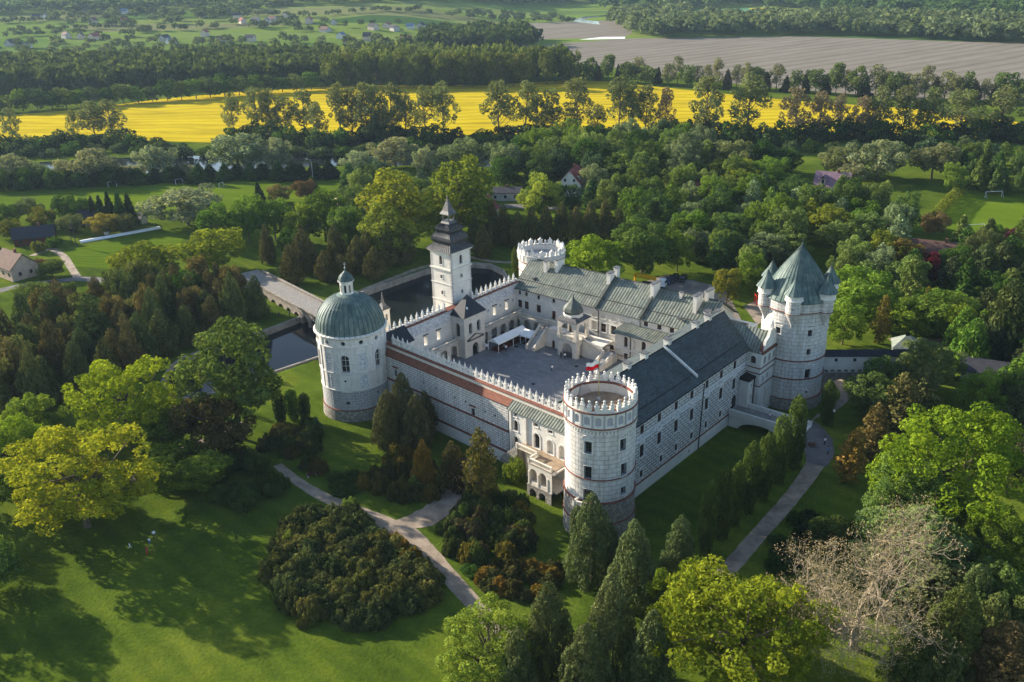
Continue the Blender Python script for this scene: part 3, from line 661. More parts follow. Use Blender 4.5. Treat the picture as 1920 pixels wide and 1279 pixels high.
def fig_mesh():
    mb = MB(); mb.box((0, 0, 0), (.62, .4, .75)); mb.box((0, 0, .75), (.78, .5, .1)); mb.box((0, 0, .85), (.42, .34, .45), 0, 0, .75)
    for s in (-1, 1): mb.lathe((s*.26, 0, 1.1), [(.02, -.14), (.12, 0), (.02, .14)], 6)
    mb.lathe((0, 0, 1.3), [(.16, -.02), (.1, .1), (.21, .28), (.21, .4), (.02, .58)], 10)
    return mb
fig = fig_mesh().build('figure_pinnacle', 'trim_white', t, raw=True)
nf = 30
for i in range(nf):
    a = 2*pi*i/nf; o = fig if i == 0 else copy_part(fig, t, (0, 0, 0)); o.location = (5.68*sin(a), 5.68*cos(a), 24.2); o.rotation_euler.z = -a
    if i % 3: o.scale = (1, 1, 1.0)
    else: o.scale = (1.12, 1.0, 1.1)
mb = MB(); c = at(1094, 722, 23.5); az = -35
mb.box((c[0], c[1], 22.4), (3.2, 2.2, 1.7), az, 0, .72); mb.box((*at(1118, 718, 23.5)[:2], 22.4), (.9, .9, 3.2), 10); mb.build('stair_head', 'rendered_grey', t)
for i, o_ in enumerate(ops):
    M_ = FM; window(t, M_, o_, 'iron', .6, surround=.2 if i < 2 else .05)
for az in (205, 147):
    m_ = MB(); m_.fbox(FM, A(az)-1.05, A(az)+1.05, 19.0, 19.2, 0, .22)
    for k in range(6):
        x0, x1 = -1+k/3, -1+(k+1)/3; f = lambda x: 19.2+.62*sqrt(max(0, 1-x*x))
        m_.hexa([FM(A(az)+x0, f(x0), 0), FM(A(az)+x1, f(x1), 0), FM(A(az)+x1, f(x1), .2), FM(A(az)+x0, f(x0), .2), FM(A(az)+x0, f(x0)+.14, 0), FM(A(az)+x1, f(x1)+.14, 0), FM(A(az)+x1, f(x1)+.14, .2), FM(A(az)+x0, f(x0)+.14, .2)])
    m_.build('pediment', 'trim_white', t)
b_ = MB(); u = A(206); b_.fbox(FM, u-1.6, u+1.6, 6.9, 7.15, 0, 1.5); b_.fbox(FM, u-1.2, u-.9, 6.0, 6.9, 0, .9); b_.fbox(FM, u+.9, u+1.2, 6.0, 6.9, 0, .9); bal = b_.build('balcony', 'plaster_cream', t)
balustrade(bal, FM, u-1.5, u+1.5, 7.15, 1.4); balustrade(bal, FM, .1, 1.4, 7.15, u-1.5, axis='d'); balustrade(bal, FM, .1, 1.4, 7.15, u+1.5, axis='d')
# flag and pole
p0 = at(1122.5, 748, 22.42)
t = thing('flagpole', 'tall thin flagpole with white over red flag on the round tower terrace', 'flag', (p0[0], p0[1], 22.42))
mb = MB(); mb.tube([(p0[0], p0[1], 22.4), (p0[0], p0[1], 29.4)], .08, .06); mb.build('pole', 'brass', t)
mb = MB(); mb.lathe((p0[0], p0[1], 22.42), [(.35, 0), (.35, .25), (.1, .4)], 10); mb.build('pole_base', 'paint_silver', t)
mbw, mbr = MB(), MB()
for k in range(10):
    for mbx, z0, z1 in ((mbw, .68, 1.35), (mbr, 0, .67)):
        q = []
        for kk in (k, k+1):
            s = kk/10; x = p0[0]-2.1*s; y = p0[1]+.18*sin(s*9)-.2*s; dz = -.42*s+.05*sin(s*8); q.append((x, y, dz))
        a, b = q; zb = 28.0
        mbx.poly([(a[0], a[1], zb+z0+a[2]), (b[0], b[1], zb+z0+b[2]), (b[0], b[1], zb+z1+b[2]), (a[0], a[1], zb+z1+a[2])])
mbw.build('flag_white_half', 'canvas_white', t); mbr.build('flag_red_half', 'flag_red', t)

# ---- dome tower
DT = (-33.95, 178.3); DM = cylM(DT, 7.1)
t = thing('domed_tower', 'round white chapel tower under a ribbed green copper dome with lantern', 'castle tower', (*DT, 0))
A = lambda az: rd(az)*7.1
azs = [213+i*29.5-29.5*3 for i in range(12)]
rops = [op(A(184.5-30*k), 17.35, .95, .95, 2) for k in range(-5, 7)]
rops = [dict(o_, u=o_['u'] % (2*pi*7.1)) for o_ in rops]
mb = MB(); facade(mb, DM, 0, 2*pi*7.1, 16.85, 18.9, rops, .7, 0, .4); mb.build('drum_wall', 'trim_white', t)
wops = [dict(op(A(184-60*k), 11.35, 1.75, 3.9, 1)) for k in range(-2, 4)]; wops = [dict(o_, u=o_['u'] % (2*pi*7.1)) for o_ in wops]
mb = MB(); facade(mb, DM, 0, 2*pi*7.1, 11.05, 16.85, wops, .7, 0, .6); mb.build('middle_wall', 'trim_white', t)
sm = [op(A(186), 9.4, .4, .4, 2)]
mb = MB(); facade(mb, DM, 0, 2*pi*7.1, 7.1, 11.05, sm, .7, 0, .3); mb.build('lower_wall', 'plaster_white', t)
sm2 = [op(A(186), 4.0, .8, .6)]
mb = MB(); facade(mb, cylM(DT, 7.15), 0, 2*pi*7.15, 2.5, 7.1, [op(rd(186)*7.15, 3.9, .8, .7), op(rd(130)*7.15, 5.2, .5, .8)], .7, 0, .35); mb.build('grey_base_wall', 'grey_block', t)
mb = MB(); mb.lathe((*DT, 0), [(7.6, -1), (7.45, .8), (7.3, 2.5)], 64); mb.build('stone_foot', 'rubble_stone', t)
ring_belt(t, DT, 7.2, 2.5, .3, .22)
for z, h, o_ in ((7.1, .26, .25), (11.05, .26, .22), (16.85, .3, .3)): ring_belt(t, DT, 7.1, z, h, o_, name='cornice', mat='trim_white')
for o_ in rops: window(t, DM, o_, 'iron', .35, bars=False, surround=.12)
for o_ in wops: window(t, DM, o_, 'white', .55, surround=.22)
ub = 2*pi*7.1/24
mb = MB()
for k in range(12):
    u = A(169.5-30*k)
    mb.fbox(DM, u-.28, u+.28, 16.95, 18.8, 0, .14); mb.fbox(DM, u+.55, u+.95, 11.15, 16.7, 0, .16); mb.fbox(DM, u-.95, u-.55, 11.15, 16.7, 0, .16)
    mb.fbox(DM, u+.55, u+.95, 7.2, 10.9, 0, .12); mb.fbox(DM, u-.95, u-.55, 7.2, 10.9, 0, .12)
mb.build('pilasters', 'trim_white', t)
mb = MB()
for k in range(12):
    if k % 2 == 0:
        u = A(154-30*k)
        for z0, z1 in ((11.6, 15.4), (7.7, 10.6)): mb.fbox(DM, u-1.15, u+1.15, z0, z1, 0, .04)
for k in range(12): pass
for k in range(6):
    u = A(154-60*k); w = 1.15
    for z0, z1 in ((11.7, 15.3), (7.7, 10.5)):
        mb2 = MB(); q = [(u-w, z0), (u, z0), (u, z1), (u-w, z1)]; mb2.poly([DM(a, b, .05) for a, b in q], 0, q); q = [(u, z0), (u+w, z0), (u+w, z1), (u, z1)]; mb2.poly([DM(a, b, .05) for a, b in q], 0, q); mb2.build('sgraffito_panel', 'sgraffito_frieze', t)
mb2 = MB(); mb2.fbox(DM, A(186)-1.1, A(186)+1.1, 6.9, 10.8, 0, .3); mb2.build('chute_box', 'plaster_white', t)
mb2 = MB(); mb2.poly([DM(a, b, .31) for a, b in outline(op(A(186), 9.3, .45, .45, 2))]); mb2.build('vent_hole', 'window_glass', t)
mb = MB(); mb.lathe((*DT, 0), [(7.15, 18.6), (7.35, 18.75), (7.7, 19.0), (7.7, 19.15), (7.1, 19.5)], 64); mb.build('eave_cornice', 'trim_white', t, True)
prof = [(7.66, 19.12), (7.35, 19.32)]+[(7.18*cos(a)**.93, 19.45+6.9*sin(a)) for a in [rd(x) for x in range(3, 80, 7)]]+[(1.4, 26.3)]
mb = MB(); mb.lathe((*DT, 0), prof, 64)
for k in range(44):
    a = 2*pi*k/44; mb.tube([(DT[0]+(r+.02)*sin(a), DT[1]+(r+.02)*cos(a), z) for r, z in prof[:-1]], .075, .05, 4, 1)
mb.build('dome', ['copper_green', 'copper_seam'], t, True)
lc = (DT[0], DT[1], 25.9); lm = cylM(DT, 1.35)
lops = [op(1.35*rd(45*k+5), 26.7, .55, 1.7, 1) for k in range(8)]
mb = MB(); facade(mb, lm, 0, 2*pi*1.35, 25.8, 29.0, lops, .26, 0, .25); mb.lathe((*DT, 0), [(1.65, 25.7), (1.65, 26.2), (1.4, 26.3)], 24); mb.lathe((*DT, 0), [(1.4, 28.9), (1.7, 29.0), (1.7, 29.15), (1.3, 29.2)], 24)
la = mb.build('lantern', 'trim_white', t)
for o_ in lops:
    m_ = MB(); m_.poly([lm(a, b, -.24) for a, b in outline(o_)]); m_.build('lantern_window', 'window_glass', la)
mb = MB(); mb.lathe((*DT, 0), [(1.6, 29.15), (1.5, 29.7), (1.15, 30.3), (.55, 30.8), (.16, 31.2), (.05, 31.9)], 24)
for k in range(12):
    a = 2*pi*k/12; mb.tube([(DT[0]+r*sin(a), DT[1]+r*cos(a), z) for r, z in [(1.62, 29.15), (1.52, 29.7), (1.17, 30.3), (.57, 30.8)]], .05, .03, 4, 1)
mb.build('lantern_cap', ['copper_green', 'copper_seam'], la, True)
mb = MB(); mb.lathe((*DT, 31.8), [(.02, -.3), (.17, 0), (.02, .22)], 8); mb.tube([(*DT, 31.9), (*DT, 33.0)], .05); mb.tube([(DT[0]-.28, DT[1], 32.6), (DT[0]+.28, DT[1], 32.6)], .05); mb.build('finial', 'trim_white', la)

# ---- cone-roofed tower
PT = (59.75, 178.0); PM = cylM(PT, 6.65)
t = thing('cone_roofed_tower', 'massive white round tower with green cone roof and six small corner turrets', 'castle tower', (*PT, 0))
A = lambda az: rd(az)*6.65
ops = [op(A(226), 19.3, 1.1, 1.35), op(A(170), 19.2, 1.0, 1.4), op(A(169), 15.2, .95, 1.3), op(A(166), 9.95, 1.35, 2.1), op(A(165), 6.6, .6, .6), op(A(104), 19.3, 1, 1.4), op(A(104), 15, 1, 1.4)]
mb = MB(); facade(mb, PM, 0, 2*pi*6.65, 5.3, 24.1, ops, .6, 0, .6); mb.build('wall', 'sgraffito_block', t)
mb = MB(); mb.lathe((*PT, 0), [(7.1, 1.5), (6.95, 5.3)], 64); mb.build('stone_base', 'rubble_stone', t)
for z, h, o_ in ((5.35, .26, .3), (9.88, .34, .3), (13.8, .34, .25)): ring_belt(t, PT, 6.65, z, h, o_)
mb = MB(); mb.lathe((*PT, 0), [(6.65, 23.6), (6.9, 24.1), (6.9, 26.6)], 64); mb.build('upper_wall', 'sgraffito_block', t)
ring_belt(t, PT, 6.9, 24.15, .28, .16)
for i, o_ in enumerate(ops): window(t, PM, o_, 'iron', .5, surround=.2)
for az, z in ((226, 21.0), (170, 20.95), (169, 16.85), (166, 12.4)):
    m_ = MB(); m_.fbox(PM, A(az)-.95, A(az)+.95, z, z+.16, 0, .22)
    for k in range(6):
        x0, x1 = -.9+k*.3, -.6+k*.3; f = lambda x: z+.16+.5*sqrt(max(0, 1-(x/.92)**2))
        m_.hexa([PM(A(az)+x0, f(x0), 0), PM(A(az)+x1, f(x1), 0), PM(A(az)+x1, f(x1), .2), PM(A(az)+x0, f(x0), .2), PM(A(az)+x0, f(x0)+.13, 0), PM(A(az)+x1, f(x1)+.13, 0), PM(A(az)+x1, f(x1)+.13, .2), PM(A(az)+x0, f(x0)+.13, .2)])
    m_.build('pediment', 'trim_white', t)
prof = [(7.35, 26.3), (6.3, 27.7), (5.2, 29.1), (3.9, 31.2), (2.65, 32.9), (1.35, 34.6), (.08, 36.3)]
mb = MB(); mb.lathe((*PT, 0), prof, 40); mb.lathe((*PT, 0), [(7.35, 26.3), (7.3, 26.15), (6.8, 26.2)], 40)
for k in range(40):
    a = 2*pi*k/40; mb.tube([(PT[0]+(r+.03)*sin(a), PT[1]+(r+.03)*cos(a), z) for r, z in prof], .05, .02, 4, 1)
mb.tube([(*PT, 36.2), (*PT, 37.4)], .06, .03); mb.lathe((*PT, 36.5), [(.02, -.2), (.15, 0), (.02, .2)], 8); mb.build('cone_roof', ['copper_green', 'copper_seam'], t)
def turret(az):
    a = rd(az); c = (PT[0]+6.75*sin(a), PT[1]+6.75*cos(a))
    mb = MB(); mb.lathe((*c, 0), [(.08, 21.0), (.55, 22.2), (1.1, 23.2), (1.5, 23.9), (1.5, 26.9)], 20); tu = mb.build('corner_turret', 'sgraffito_block', t)
    mb = MB(); mb.lathe((*c, 0), [(1.5, 26.7), (1.85, 26.9), (1.7, 27.2), (1.7, 28.1), (1.75, 28.2)], 20); mb.build('turret_collar', 'trim_white', tu)
    mb = MB(); pr = [(2.15, 28.1), (1.4, 29.1), (.7, 30.2), (.04, 31.5)]; mb.lathe((*c, 0), pr, 14)
    for k in range(14):
        b = 2*pi*k/14; mb.tube([(c[0]+r*sin(b), c[1]+r*cos(b), z+.02) for r, z in pr], .045, .02, 4, 1)
    mb.lathe((c[0], c[1], 31.8), [(.02, -.1), (.1, .05), (.02, .3)], 6); mb.build('turret_roof', ['copper_green', 'copper_seam'], tu)
    m_ = MB(); CM = cylM(c, 1.52); m_.poly([CM(x, y, .01) for x, y in outline(op(1.52*rd(az), 25.2, .3, .3, 2))]); m_.build('loophole', 'window_glass', tu)
    ring_belt(tu, c, 1.5, 24.15, .26, .14, 20)
for k in range(6): turret(203+60*k)
mb = MB(); mb.tube([PM(A(239), 14.5, .2), PM(A(239), 2, .35)], .1); mb.build('drainpipe', 'black_iron', t)

t.location.z = -3.09; t.scale = (1.012, 1.012, 1.034)
# ---- north-west round tower
NT = (8.2, 227.5); R = 6.1; QM = cylM(NT, 5.9)
t = thing('round_tower', 'round white rear tower crowned by small gabled battlements beside the pond', 'castle tower', (*NT, 0))
ops = [op(5.9*rd(a), 15.6, .4, .4, 2) for a in (205, 225, 245, 265, 285, 305)]
mb = MB(); facade(mb, QM, 0, 2*pi*5.9, -1, 17.2, ops, .8, 0, .3); mb.build('wall', 'plaster_white', t)
for z in (14.6, 17.0): ring_belt(t, NT, 5.9, z, .3, .2)
mb = MB(); mb.lathe((*NT, 0), [(6.0, 17.1), (6.15, 17.4), (6.15, 19.0), (5.6, 19.0), (5.6, 17.6)], 56)
for k in range(28): mb.fbox(cylM(NT, 6.15), 2*pi*6.15*k/28-.12, 2*pi*6.15*k/28+.12, 17.5, 18.9, 0, .14)
mb.lathe((*NT, 0), [(6.3, 18.95), (6.35, 19.15), (5.5, 19.15)], 56); mb.build('arcaded_parapet', 'trim_white', t)
mb = MB(); mb.lathe((*NT, 0), [(.01, 17.9), (5.6, 17.7)], 40); mb.build('lead_roof', 'terrace_grey', t)
mb = MB()
mb.box((0, 0, 0), (1.15, .4, 1.1)); b = MB()
mb.hexa([(-.7, -.25, 1.1), (.7, -.25, 1.1), (.7, .25, 1.1), (-.7, .25, 1.1), (-.05, -.25, 1.6), (.05, -.25, 1.6), (.05, .25, 1.6), (-.05, .25, 1.6)])
mb.lathe((0, 0, 1.6), [(.1, 0), (.14, .12), (.02, .35)], 6); mer = mb.build('merlon', 'trim_white', t, raw=True)
mb = MB(); mb.box((0, 0, 0), (.5, .35, .8)); mb.lathe((0, 0, .8), [(.3, 0), (.2, .2), (.03, .45)], 8); fin = mb.build('merlon_post', 'trim_white', t, raw=True)
for i in range(14):
    a = 2*pi*i/14; o = mer if i == 0 else copy_part(mer, t, (0, 0, 0)); o.location = (5.85*sin(a), 5.85*cos(a), 19.12); o.rotation_euler.z = -a
    a += pi/14; o = fin if i == 0 else copy_part(fin, t, (0, 0, 0)); o.location = (5.85*sin(a), 5.85*cos(a), 19.12); o.rotation_euler.z = -a

# ---- west curtain wall
t = thing('curtain_wall', 'white left-hand rear wall with painted frieze, obelisk battlements and arcaded gallery', 'castle wall', WM(18, 0, 0))
I = lambda u, z, d=0: WM(u, z, -d)
wo = [op(u, 8.35, 1.05, 2.1) for u in (4.8, 9.0, 28.6, 33.2, 24.3)]
mb = MB(); facade(mb, I, -8, 38, 3, 11.6, wo, depth=1.5); mb.build('inner_wall', 'plaster_white', t)
mb = MB(); facade(mb, I, -8, 38, 11.6, 14.3, (), depth=.3); mb.build('painted_frieze', 'sgraffito_frieze', t)
mb = MB(); facade(mb, lambda u, z, d=0: WM(u, z, 1.5+d), -8, 38, -3, 14.3, wo, depth=.01); mb.fbox(WM, -8, 38, 14.1, 14.35, 0, 1.5); mb.build('outer_wall', 'plaster_white', t)
mb = MB(); mb.fbox(WM, -8, 38, 14.35, 14.6, -.2, 1.6, dz=-.1); mb.build('coping', 'red_brick_trim', t)
for o_ in wo:
    m_ = MB(); m_.fbox(I, o_['u']-.85, o_['u']+.85, 10.85, 10.98, 0, .25); m_.build('window_hood', 'black_iron', t)
mb = MB()
for u in (26.4, 30.9, 35.6): mb.fbox(I, u-.35, u+.35, 9.8, 10.5, 0, .04)
mb.build('painted_panels', 'sgraffito_frieze', t)
mb = MB(); mb.box((0, 0, 0), (.5, .5, .75)); mb.box((0, 0, .75), (.7, .7, .12)); mb.box((0, 0, .87), (.3, .3, .25)); mb.lathe((0, 0, 1.1), [(.3, 0), (.42, .12), (.03, 1.25)], 4, phase=pi/4)
ob = mb.build('obelisk', 'trim_white', t, raw=True)
mb = MB(); mb.box((0, 0, 0), (1.0, .3, .5)); mb.lathe((0, 0, .5), [(.5, 0), (.3, .15), (.05, .2)], 8); lk = mb.build('battlement_link', 'trim_white', t, raw=True)
k = 0; us_ = [-7+1.72*i for i in range(12)]+[21.5+1.72*i for i in range(10)]
for i, u in enumerate(us_):
    o = ob if i == 0 else copy_part(ob, t, (0, 0, 0)); o.location = rel(WM(u, 14.5, .7)); o.rotation_euler.z = rd(-40.8)
    if i != 11:
        o = lk if i == 0 else copy_part(lk, t, (0, 0, 0)); o.location = rel(WM(u+.86, 14.5, .7)); o.rotation_euler.z = rd(90-40.8)
# galleries: arcade front at d=-1.9
ao = [op(20.5+2.6+3.3*i-.2, 3.0, 2.0, 3.1, 1) for i in range(5)]+[op(2+3.3*i, 3.0, 2.0, 3.1, 1) for i in range(4)]
G = lambda u, z, d=0: WM(u, z, -1.9-d)
mb = MB(); facade(mb, G, 20.4, 38, 3, 6.75, ao, depth=.5); facade(mb, G, -6, 13.4, 3, 6.75, ao, depth=.5); mb.build('arcade', 'plaster_cream', t)
mb = MB(); mb.fbox(WM, -6, 13.4, 6.7, 6.95, -2.3, 0); mb.fbox(WM, 20.4, 38, 6.7, 6.95, -2.3, 0); mb.build('gallery_floor', 'rendered_grey', t)
balustrade(t, WM, -6, 13.4, 6.95, -2.1); balustrade(t, WM, 20.4, 36, 6.95, -2.1)
# gate porch
t = thing('gate_porch', 'square gatehouse porch with black pyramid roof against the left courtyard wall', 'gatehouse', WM(17, 3, -2))
Gp = lambda u, z, d=0: WM(u, z, -4.1-d)
go = [op(15.5, 8.6, 1.25, 2.8, 1), op(18.3, 8.6, 1.25, 2.8, 1), op(17, 3, 2.1, 3.0, 1)]
mb = MB(); facade(mb, Gp, 13.4, 20.4, 3, 13.3, go, depth=.6)
SMs = lambda u, z, d=0: WM(13.4-d, z, -u); facade(mb, SMs, 0, 4.1, 3, 13.3, [op(2.0, 8.0, 1.4, 3.4, 1)], depth=.5)
SM2 = lambda u, z, d=0: WM(20.4+d, z, -u); facade(mb, SM2, 0, 4.1, 3, 13.3, [], depth=.5); mb.build('wall', 'plaster_cream', t)
for o_ in go[:2]: window(t, Gp, o_, 'iron', .5, bars=False, surround=.22)
mb = MB()
mb.fbox(Gp, 14.3, 19.7, 7.0, 7.2, 0, .35)
for s in (-1, 1): mb.hexa([Gp(17, 8.25, 0), Gp(17+s*2.8, 7.2, 0), Gp(17+s*2.8, 7.2, .35), Gp(17, 8.25, .35), Gp(17, 8.42, 0), Gp(17+s*2.95, 7.3, 0), Gp(17+s*2.95, 7.3, .35), Gp(17, 8.42, .35)])
mb.build('gate_pediment', 'dark_sheet', t)
mb = MB(); ap = WM(17, 17.6, -1.9); cs = [WM(13.0, 13.2, .3), WM(13.0, 13.2, -4.6), WM(20.8, 13.2, -4.6), WM(20.8, 13.2, .3)]
for i in range(4): mb.poly([cs[i], cs[(i+1) % 4], ap])
mb.poly(cs); mb.build('pyramid_roof', 'dark_metal_roof', t)
mb = MB(); q = WM(15.2, 14.8, -3.4); mb.box(q, (.5, .5, .5), 41, 0, .5); mb.build('roof_vent', 'paint_white', t)
# ---- clock tower
CC = WM(18.9, 0, 4.6)[:2]
t = thing('clock_tower', 'tall square white clock tower with stepped dark metal helm roof', 'castle tower', (*CC, 0))
h = 3.3; CZ = 27.4
faces_ = []
for k, (az, sd) in enumerate(((40.8, 1), (130.8, 1), (220.8, 1), (310.8, 1))):
    a = rd(az); dx, dy = sin(a), cos(a); nx, ny = cos(a), -sin(a)
    faces_.append(lambda u, z, d=0, dx=dx, dy=dy, nx=nx, ny=ny: (CC[0]+dx*u+nx*(h+d), CC[1]+dy*u+ny*(h+d), z))
mbs = MB(); mbq = MB(); mbc = MB()
wins = []
for M_ in faces_:
    oo = [op(0, 24.0, 1.0, 2.1, 1), op(0, 20.6, .7, .9), op(0, 16.6, .7, .95), op(0, 12.5, .7, .95)]
    facade(mbs, M_, -h, h, -3, CZ, oo, depth=.4); wins += [(M_, o_) for o_ in oo]
    for s in (-1, 1):
        z = 0.; i = 0
        while z < CZ-.8:
            w = .5 if i % 2 else .3; mbq.fbox(M_, s*h-(w if s > 0 else -.0), s*h+(0 if s > 0 else w), z, z+.42, 0, .05); z += .5; i += 1
    for z, hh, d in ((27.2, .5, .4), (23.0, .35, .32), (19.4, .18, .16), (15.2, .18, .16), (11, .18, .16)): mbc.fbox(M_, -h-d, h+d, z-hh/2, z+hh/2, 0, d)
mbs.build('wall', 'plaster_white', t); mbq.build('quoins', 'rendered_grey', t); mbc.build('cornices', 'plaster_white', t)
for M_, o_ in wins: window(t, M_, o_, 'dark', .35, surround=.14)
def sq(mb, prof, n=4, ph=None, mi=0): mb.lathe((*CC, 0), [(r*1.414, z) for r, z in prof], 4, mi, phase=rd(40.8+45))
mb = MB(); hp = [(4.05, 27.35), (4.0, 27.5), (2.9, 28.5), (2.4, 29.1)]; sq(mb, hp)
sq(mb, [(2.35, 28.95), (2.9, 29.2), (3.1, 29.75), (2.95, 30.35), (2.4, 31.1), (1.85, 31.5)]); sq(mb, [(1.8, 31.4), (2.25, 31.65), (2.3, 32.1), (2.0, 32.7), (1.35, 33.3), (1.1, 33.8)])
for k in range(4):
    a = rd(40.8+90*k); dx, dy = sin(a), cos(a); nx, ny = cos(a), -sin(a)
    for i in range(13):
        f = -1+2*i/12
        for pr in (hp[1:], [(2.35, 28.95), (2.9, 29.2), (3.1, 29.75), (2.95, 30.35), (2.4, 31.1), (1.85, 31.5)], [(1.8, 31.4), (2.25, 31.65), (2.3, 32.1), (2.0, 32.7), (1.35, 33.3)]):
            mb.tube([(CC[0]+dx*f*r+nx*(r+.03), CC[1]+dy*f*r+ny*(r+.03), z+.02) for r, z in pr], .055, .05, 4, 1)
hl = mb.build('helm_roof', ['dark_sheet', 'black_iron'], t)
mb = MB()
for sx in (-1, 1):
    for sy in (-1, 1):
        a = rd(40.8); mb.box((CC[0]+sin(a)*sx*.85+cos(a)*sy*.85, CC[1]+cos(a)*sx*.85-sin(a)*sy*.85, 33.6), (.28, .28, 2.0), 40.8)
mb.box((*CC, 35.3), (2.0, 2.0, .3), 40.8); mb.box((*CC, 33.6), (2.0, 2.0, .35), 40.8); mb.build('open_lantern', 'dark_sheet', t)
mb = MB(); sq(mb, [(1.45, 35.5), (1.0, 36.2), (.75, 36.9), (.35, 38.2), (.05, 39.3)]); mb.lathe((*CC, 39.4), [(.03, -.2), (.16, 0), (.03, .2)], 8); mb.tube([(*CC, 39.3), (*CC, 40.6)], .05, .03); mb.build('spire', 'dark_sheet', t)
# small turret by the bridge
tc = at(719, 590, 9.5)
t = thing('bartizan', 'slim white turret with pointed dark cap beside the domed tower', 'turret', (tc[0], tc[1], 0))
mb = MB(); fs = []
mb.box((tc[0], tc[1], -2), (2.2, 2.2, 13.0), 40.8); mb.box((tc[0], tc[1], 10.9), (2.5, 2.5, .2), 40.8); mb.build('wall', 'plaster_white', t)
m_ = MB(); a = rd(40.8+90); 
for az in (130.8, 220.8):
    a = rd(az); M_ = lambda u, z, d=0: (tc[0]+sin(a)*(1.11+d)+cos(a)*u, tc[1]+cos(a)*(1.11+d)-sin(a)*u, z)
    m_.poly([M_(x, y, .01) for x, y in outline(op(0, 8.2, .7, 1.7, 1))])
m_.build('window', 'window_glass', t)
mb = MB(); mb.lathe((tc[0], tc[1], 0), [(1.85, 11.1), (1.0, 11.9), (.45, 12.6), (.2, 14.6), (.05, 15.2)], 4, phase=rd(40.8+45)); mb.lathe((tc[0], tc[1], 15.1), [(.03, -.1), (.2, .1), (.03, .35)], 6); mb.build('cap', 'dark_sheet', t)
# chapel annex roof by the dome (green block)
t = thing('chapel_annex', 'small white annex with dark green roof between domed tower and left wall', 'house', WM(-5, 0, -1))
mb = MB(); mb.fbox(WM, -9, -2.4, 3, 13.0, -3.2, 1.5); mb.build('wall', 'plaster_white', t)
mb = MB(); roofplane(mb, WM(-2, 12.9, -3.7), WM(-10, 12.9, -3.7), WM(-10, 15.6, -.6), WM(-2, 15.6, -.6), .6); roofplane(mb, WM(-10, 12.9, 2.5), WM(-2, 12.9, 2.5), WM(-2, 15.6, -.6), WM(-10, 15.6, -.6), .6); mb.build('roof', ['dark_metal_roof', 'sheet_seam'], t)

# ---- rear (north) wing
t = thing('rear_wing', 'long rear wing facing the courtyard with green seamed metal roof', 'castle wing', NM(24, 0, -8))
ow = [op(u, 11.5, .85, 1.1) for u in (1.5, 3.6, 7.4, 12.0)]+[op(1.5, 8.0, 1.4, 2.1), op(3.6, 8.0, 1.4, 2.1), op(7.4, 7.9, 1.4, 2.1), op(12.0, 7.0, 1.2, 2.4)]+[op(26.5, 7.2, 1.5, 2.2), op(29.3, 7.2, 1.5, 2.2), op(28.9, 3.2, 1.2, 1.3)]+[op(u, 11.3, 1.2, 1.2) for u in (37.9, 41.4, 44.6, 47.6)]
ob_ = [op(23.9, 10.5, 1.4, 1.3), op(23.9, 7.2, 1.5, 2.3)]+[op(u, 10.6, 1.25, 1.15) for u in (26.4, 29.2, 31.8, 34.4)]
mb = MB(); facade(mb, NM, 0, 52, 2.5, 13.2, ow+ob_, depth=.4); mb.build('courtyard_wall', 'plaster_white', t)
mb = MB(); B = lambda u, z, d=0: NM(u, z, -15.5-d); facade(mb, B, -.2, 52, 0, 13.2, [], depth=.3)
for u_, s_ in ((0, -1), (52, 1)): mb.poly([NM(u_, 0, 0), NM(u_, 0, -15.5), NM(u_, 13.2, -15.5), NM(u_, 18.4, -7.75), NM(u_, 13.2, 0)])
mb.build('outer_wall', 'plaster_white', t)
for i, o_ in enumerate(ow): window(t, NM, o_, 'dark', .25, pane='window_glass' if i not in (7,) else 'wood_brown', surround=.2)
for o_ in ob_:
    w_ = window(t, NM, o_, 'white', .25, bars=False, pane='plaster_cream', surround=.2, name='blind_window')
secs = [(-.5, 24.6, 13.15, 18.6), (24.6, 36.7, 12.95, 18.35), (36.7, 53, 12.9, 18.1)]
for i, (u0, u1, ze, zr) in enumerate(secs):
    mb = MB(); roofplane(mb, NM(u0, ze, .55), NM(u1, ze, .55), NM(u1, zr, -7.75), NM(u0, zr, -7.75), .72); roofplane(mb, NM(u1, ze, -16), NM(u0, ze, -16), NM(u0, zr, -7.75), NM(u1, zr, -7.75), 1.4)
    mb.tube([NM(u0, zr+.05, -7.75), NM(u1, zr+.05, -7.75)], .12, mi=1)
    f = .3; mb.tube([NM(u0, ze+(zr-ze)*f+.12, .55-8.3*f), NM(u1, ze+(zr-ze)*f+.12, .55-8.3*f)], .09, mi=1)
    mb.tube([NM(u0, ze-.05, .66), NM(u1, ze-.05, .66)], .11, mi=1)
    mb.build('roof', ['sheet_greygreen', 'sheet_seam'], t)
for u in (24.6, 36.7):
    mb = MB(); mb.hexa([NM(u-.2, 13.1, .62), NM(u+.2, 13.1, .62), NM(u+.2, 18.5, -7.75), NM(u-.2, 18.5, -7.75), NM(u-.2, 13.45, .62), NM(u+.2, 13.45, .62), NM(u+.2, 18.95, -7.75), NM(u-.2, 18.95, -7.75)]); mb.build('roof_verge', 'sheet_seam', t)
def chimney(parent, M, u, d, z0, z1, su, sd_, cap='dark_sheet'):
    mb = MB(); mb.fbox(M, u-su/2, u+su/2, z0, z1, d-sd_/2, d+sd_/2); mb.fbox(M, u-su/2-.1, u+su/2+.1, z1-.25, z1-.1, d-sd_/2-.1, d+sd_/2+.1); c = mb.build('chimney', 'plaster_white', parent)
    mb = MB(); mb.fbox(M, u-su/2-.16, u+su/2+.16, z1, z1+.12, d-sd_/2-.16, d+sd_/2+.16); mb.build('chimney_cap', cap, c); return c
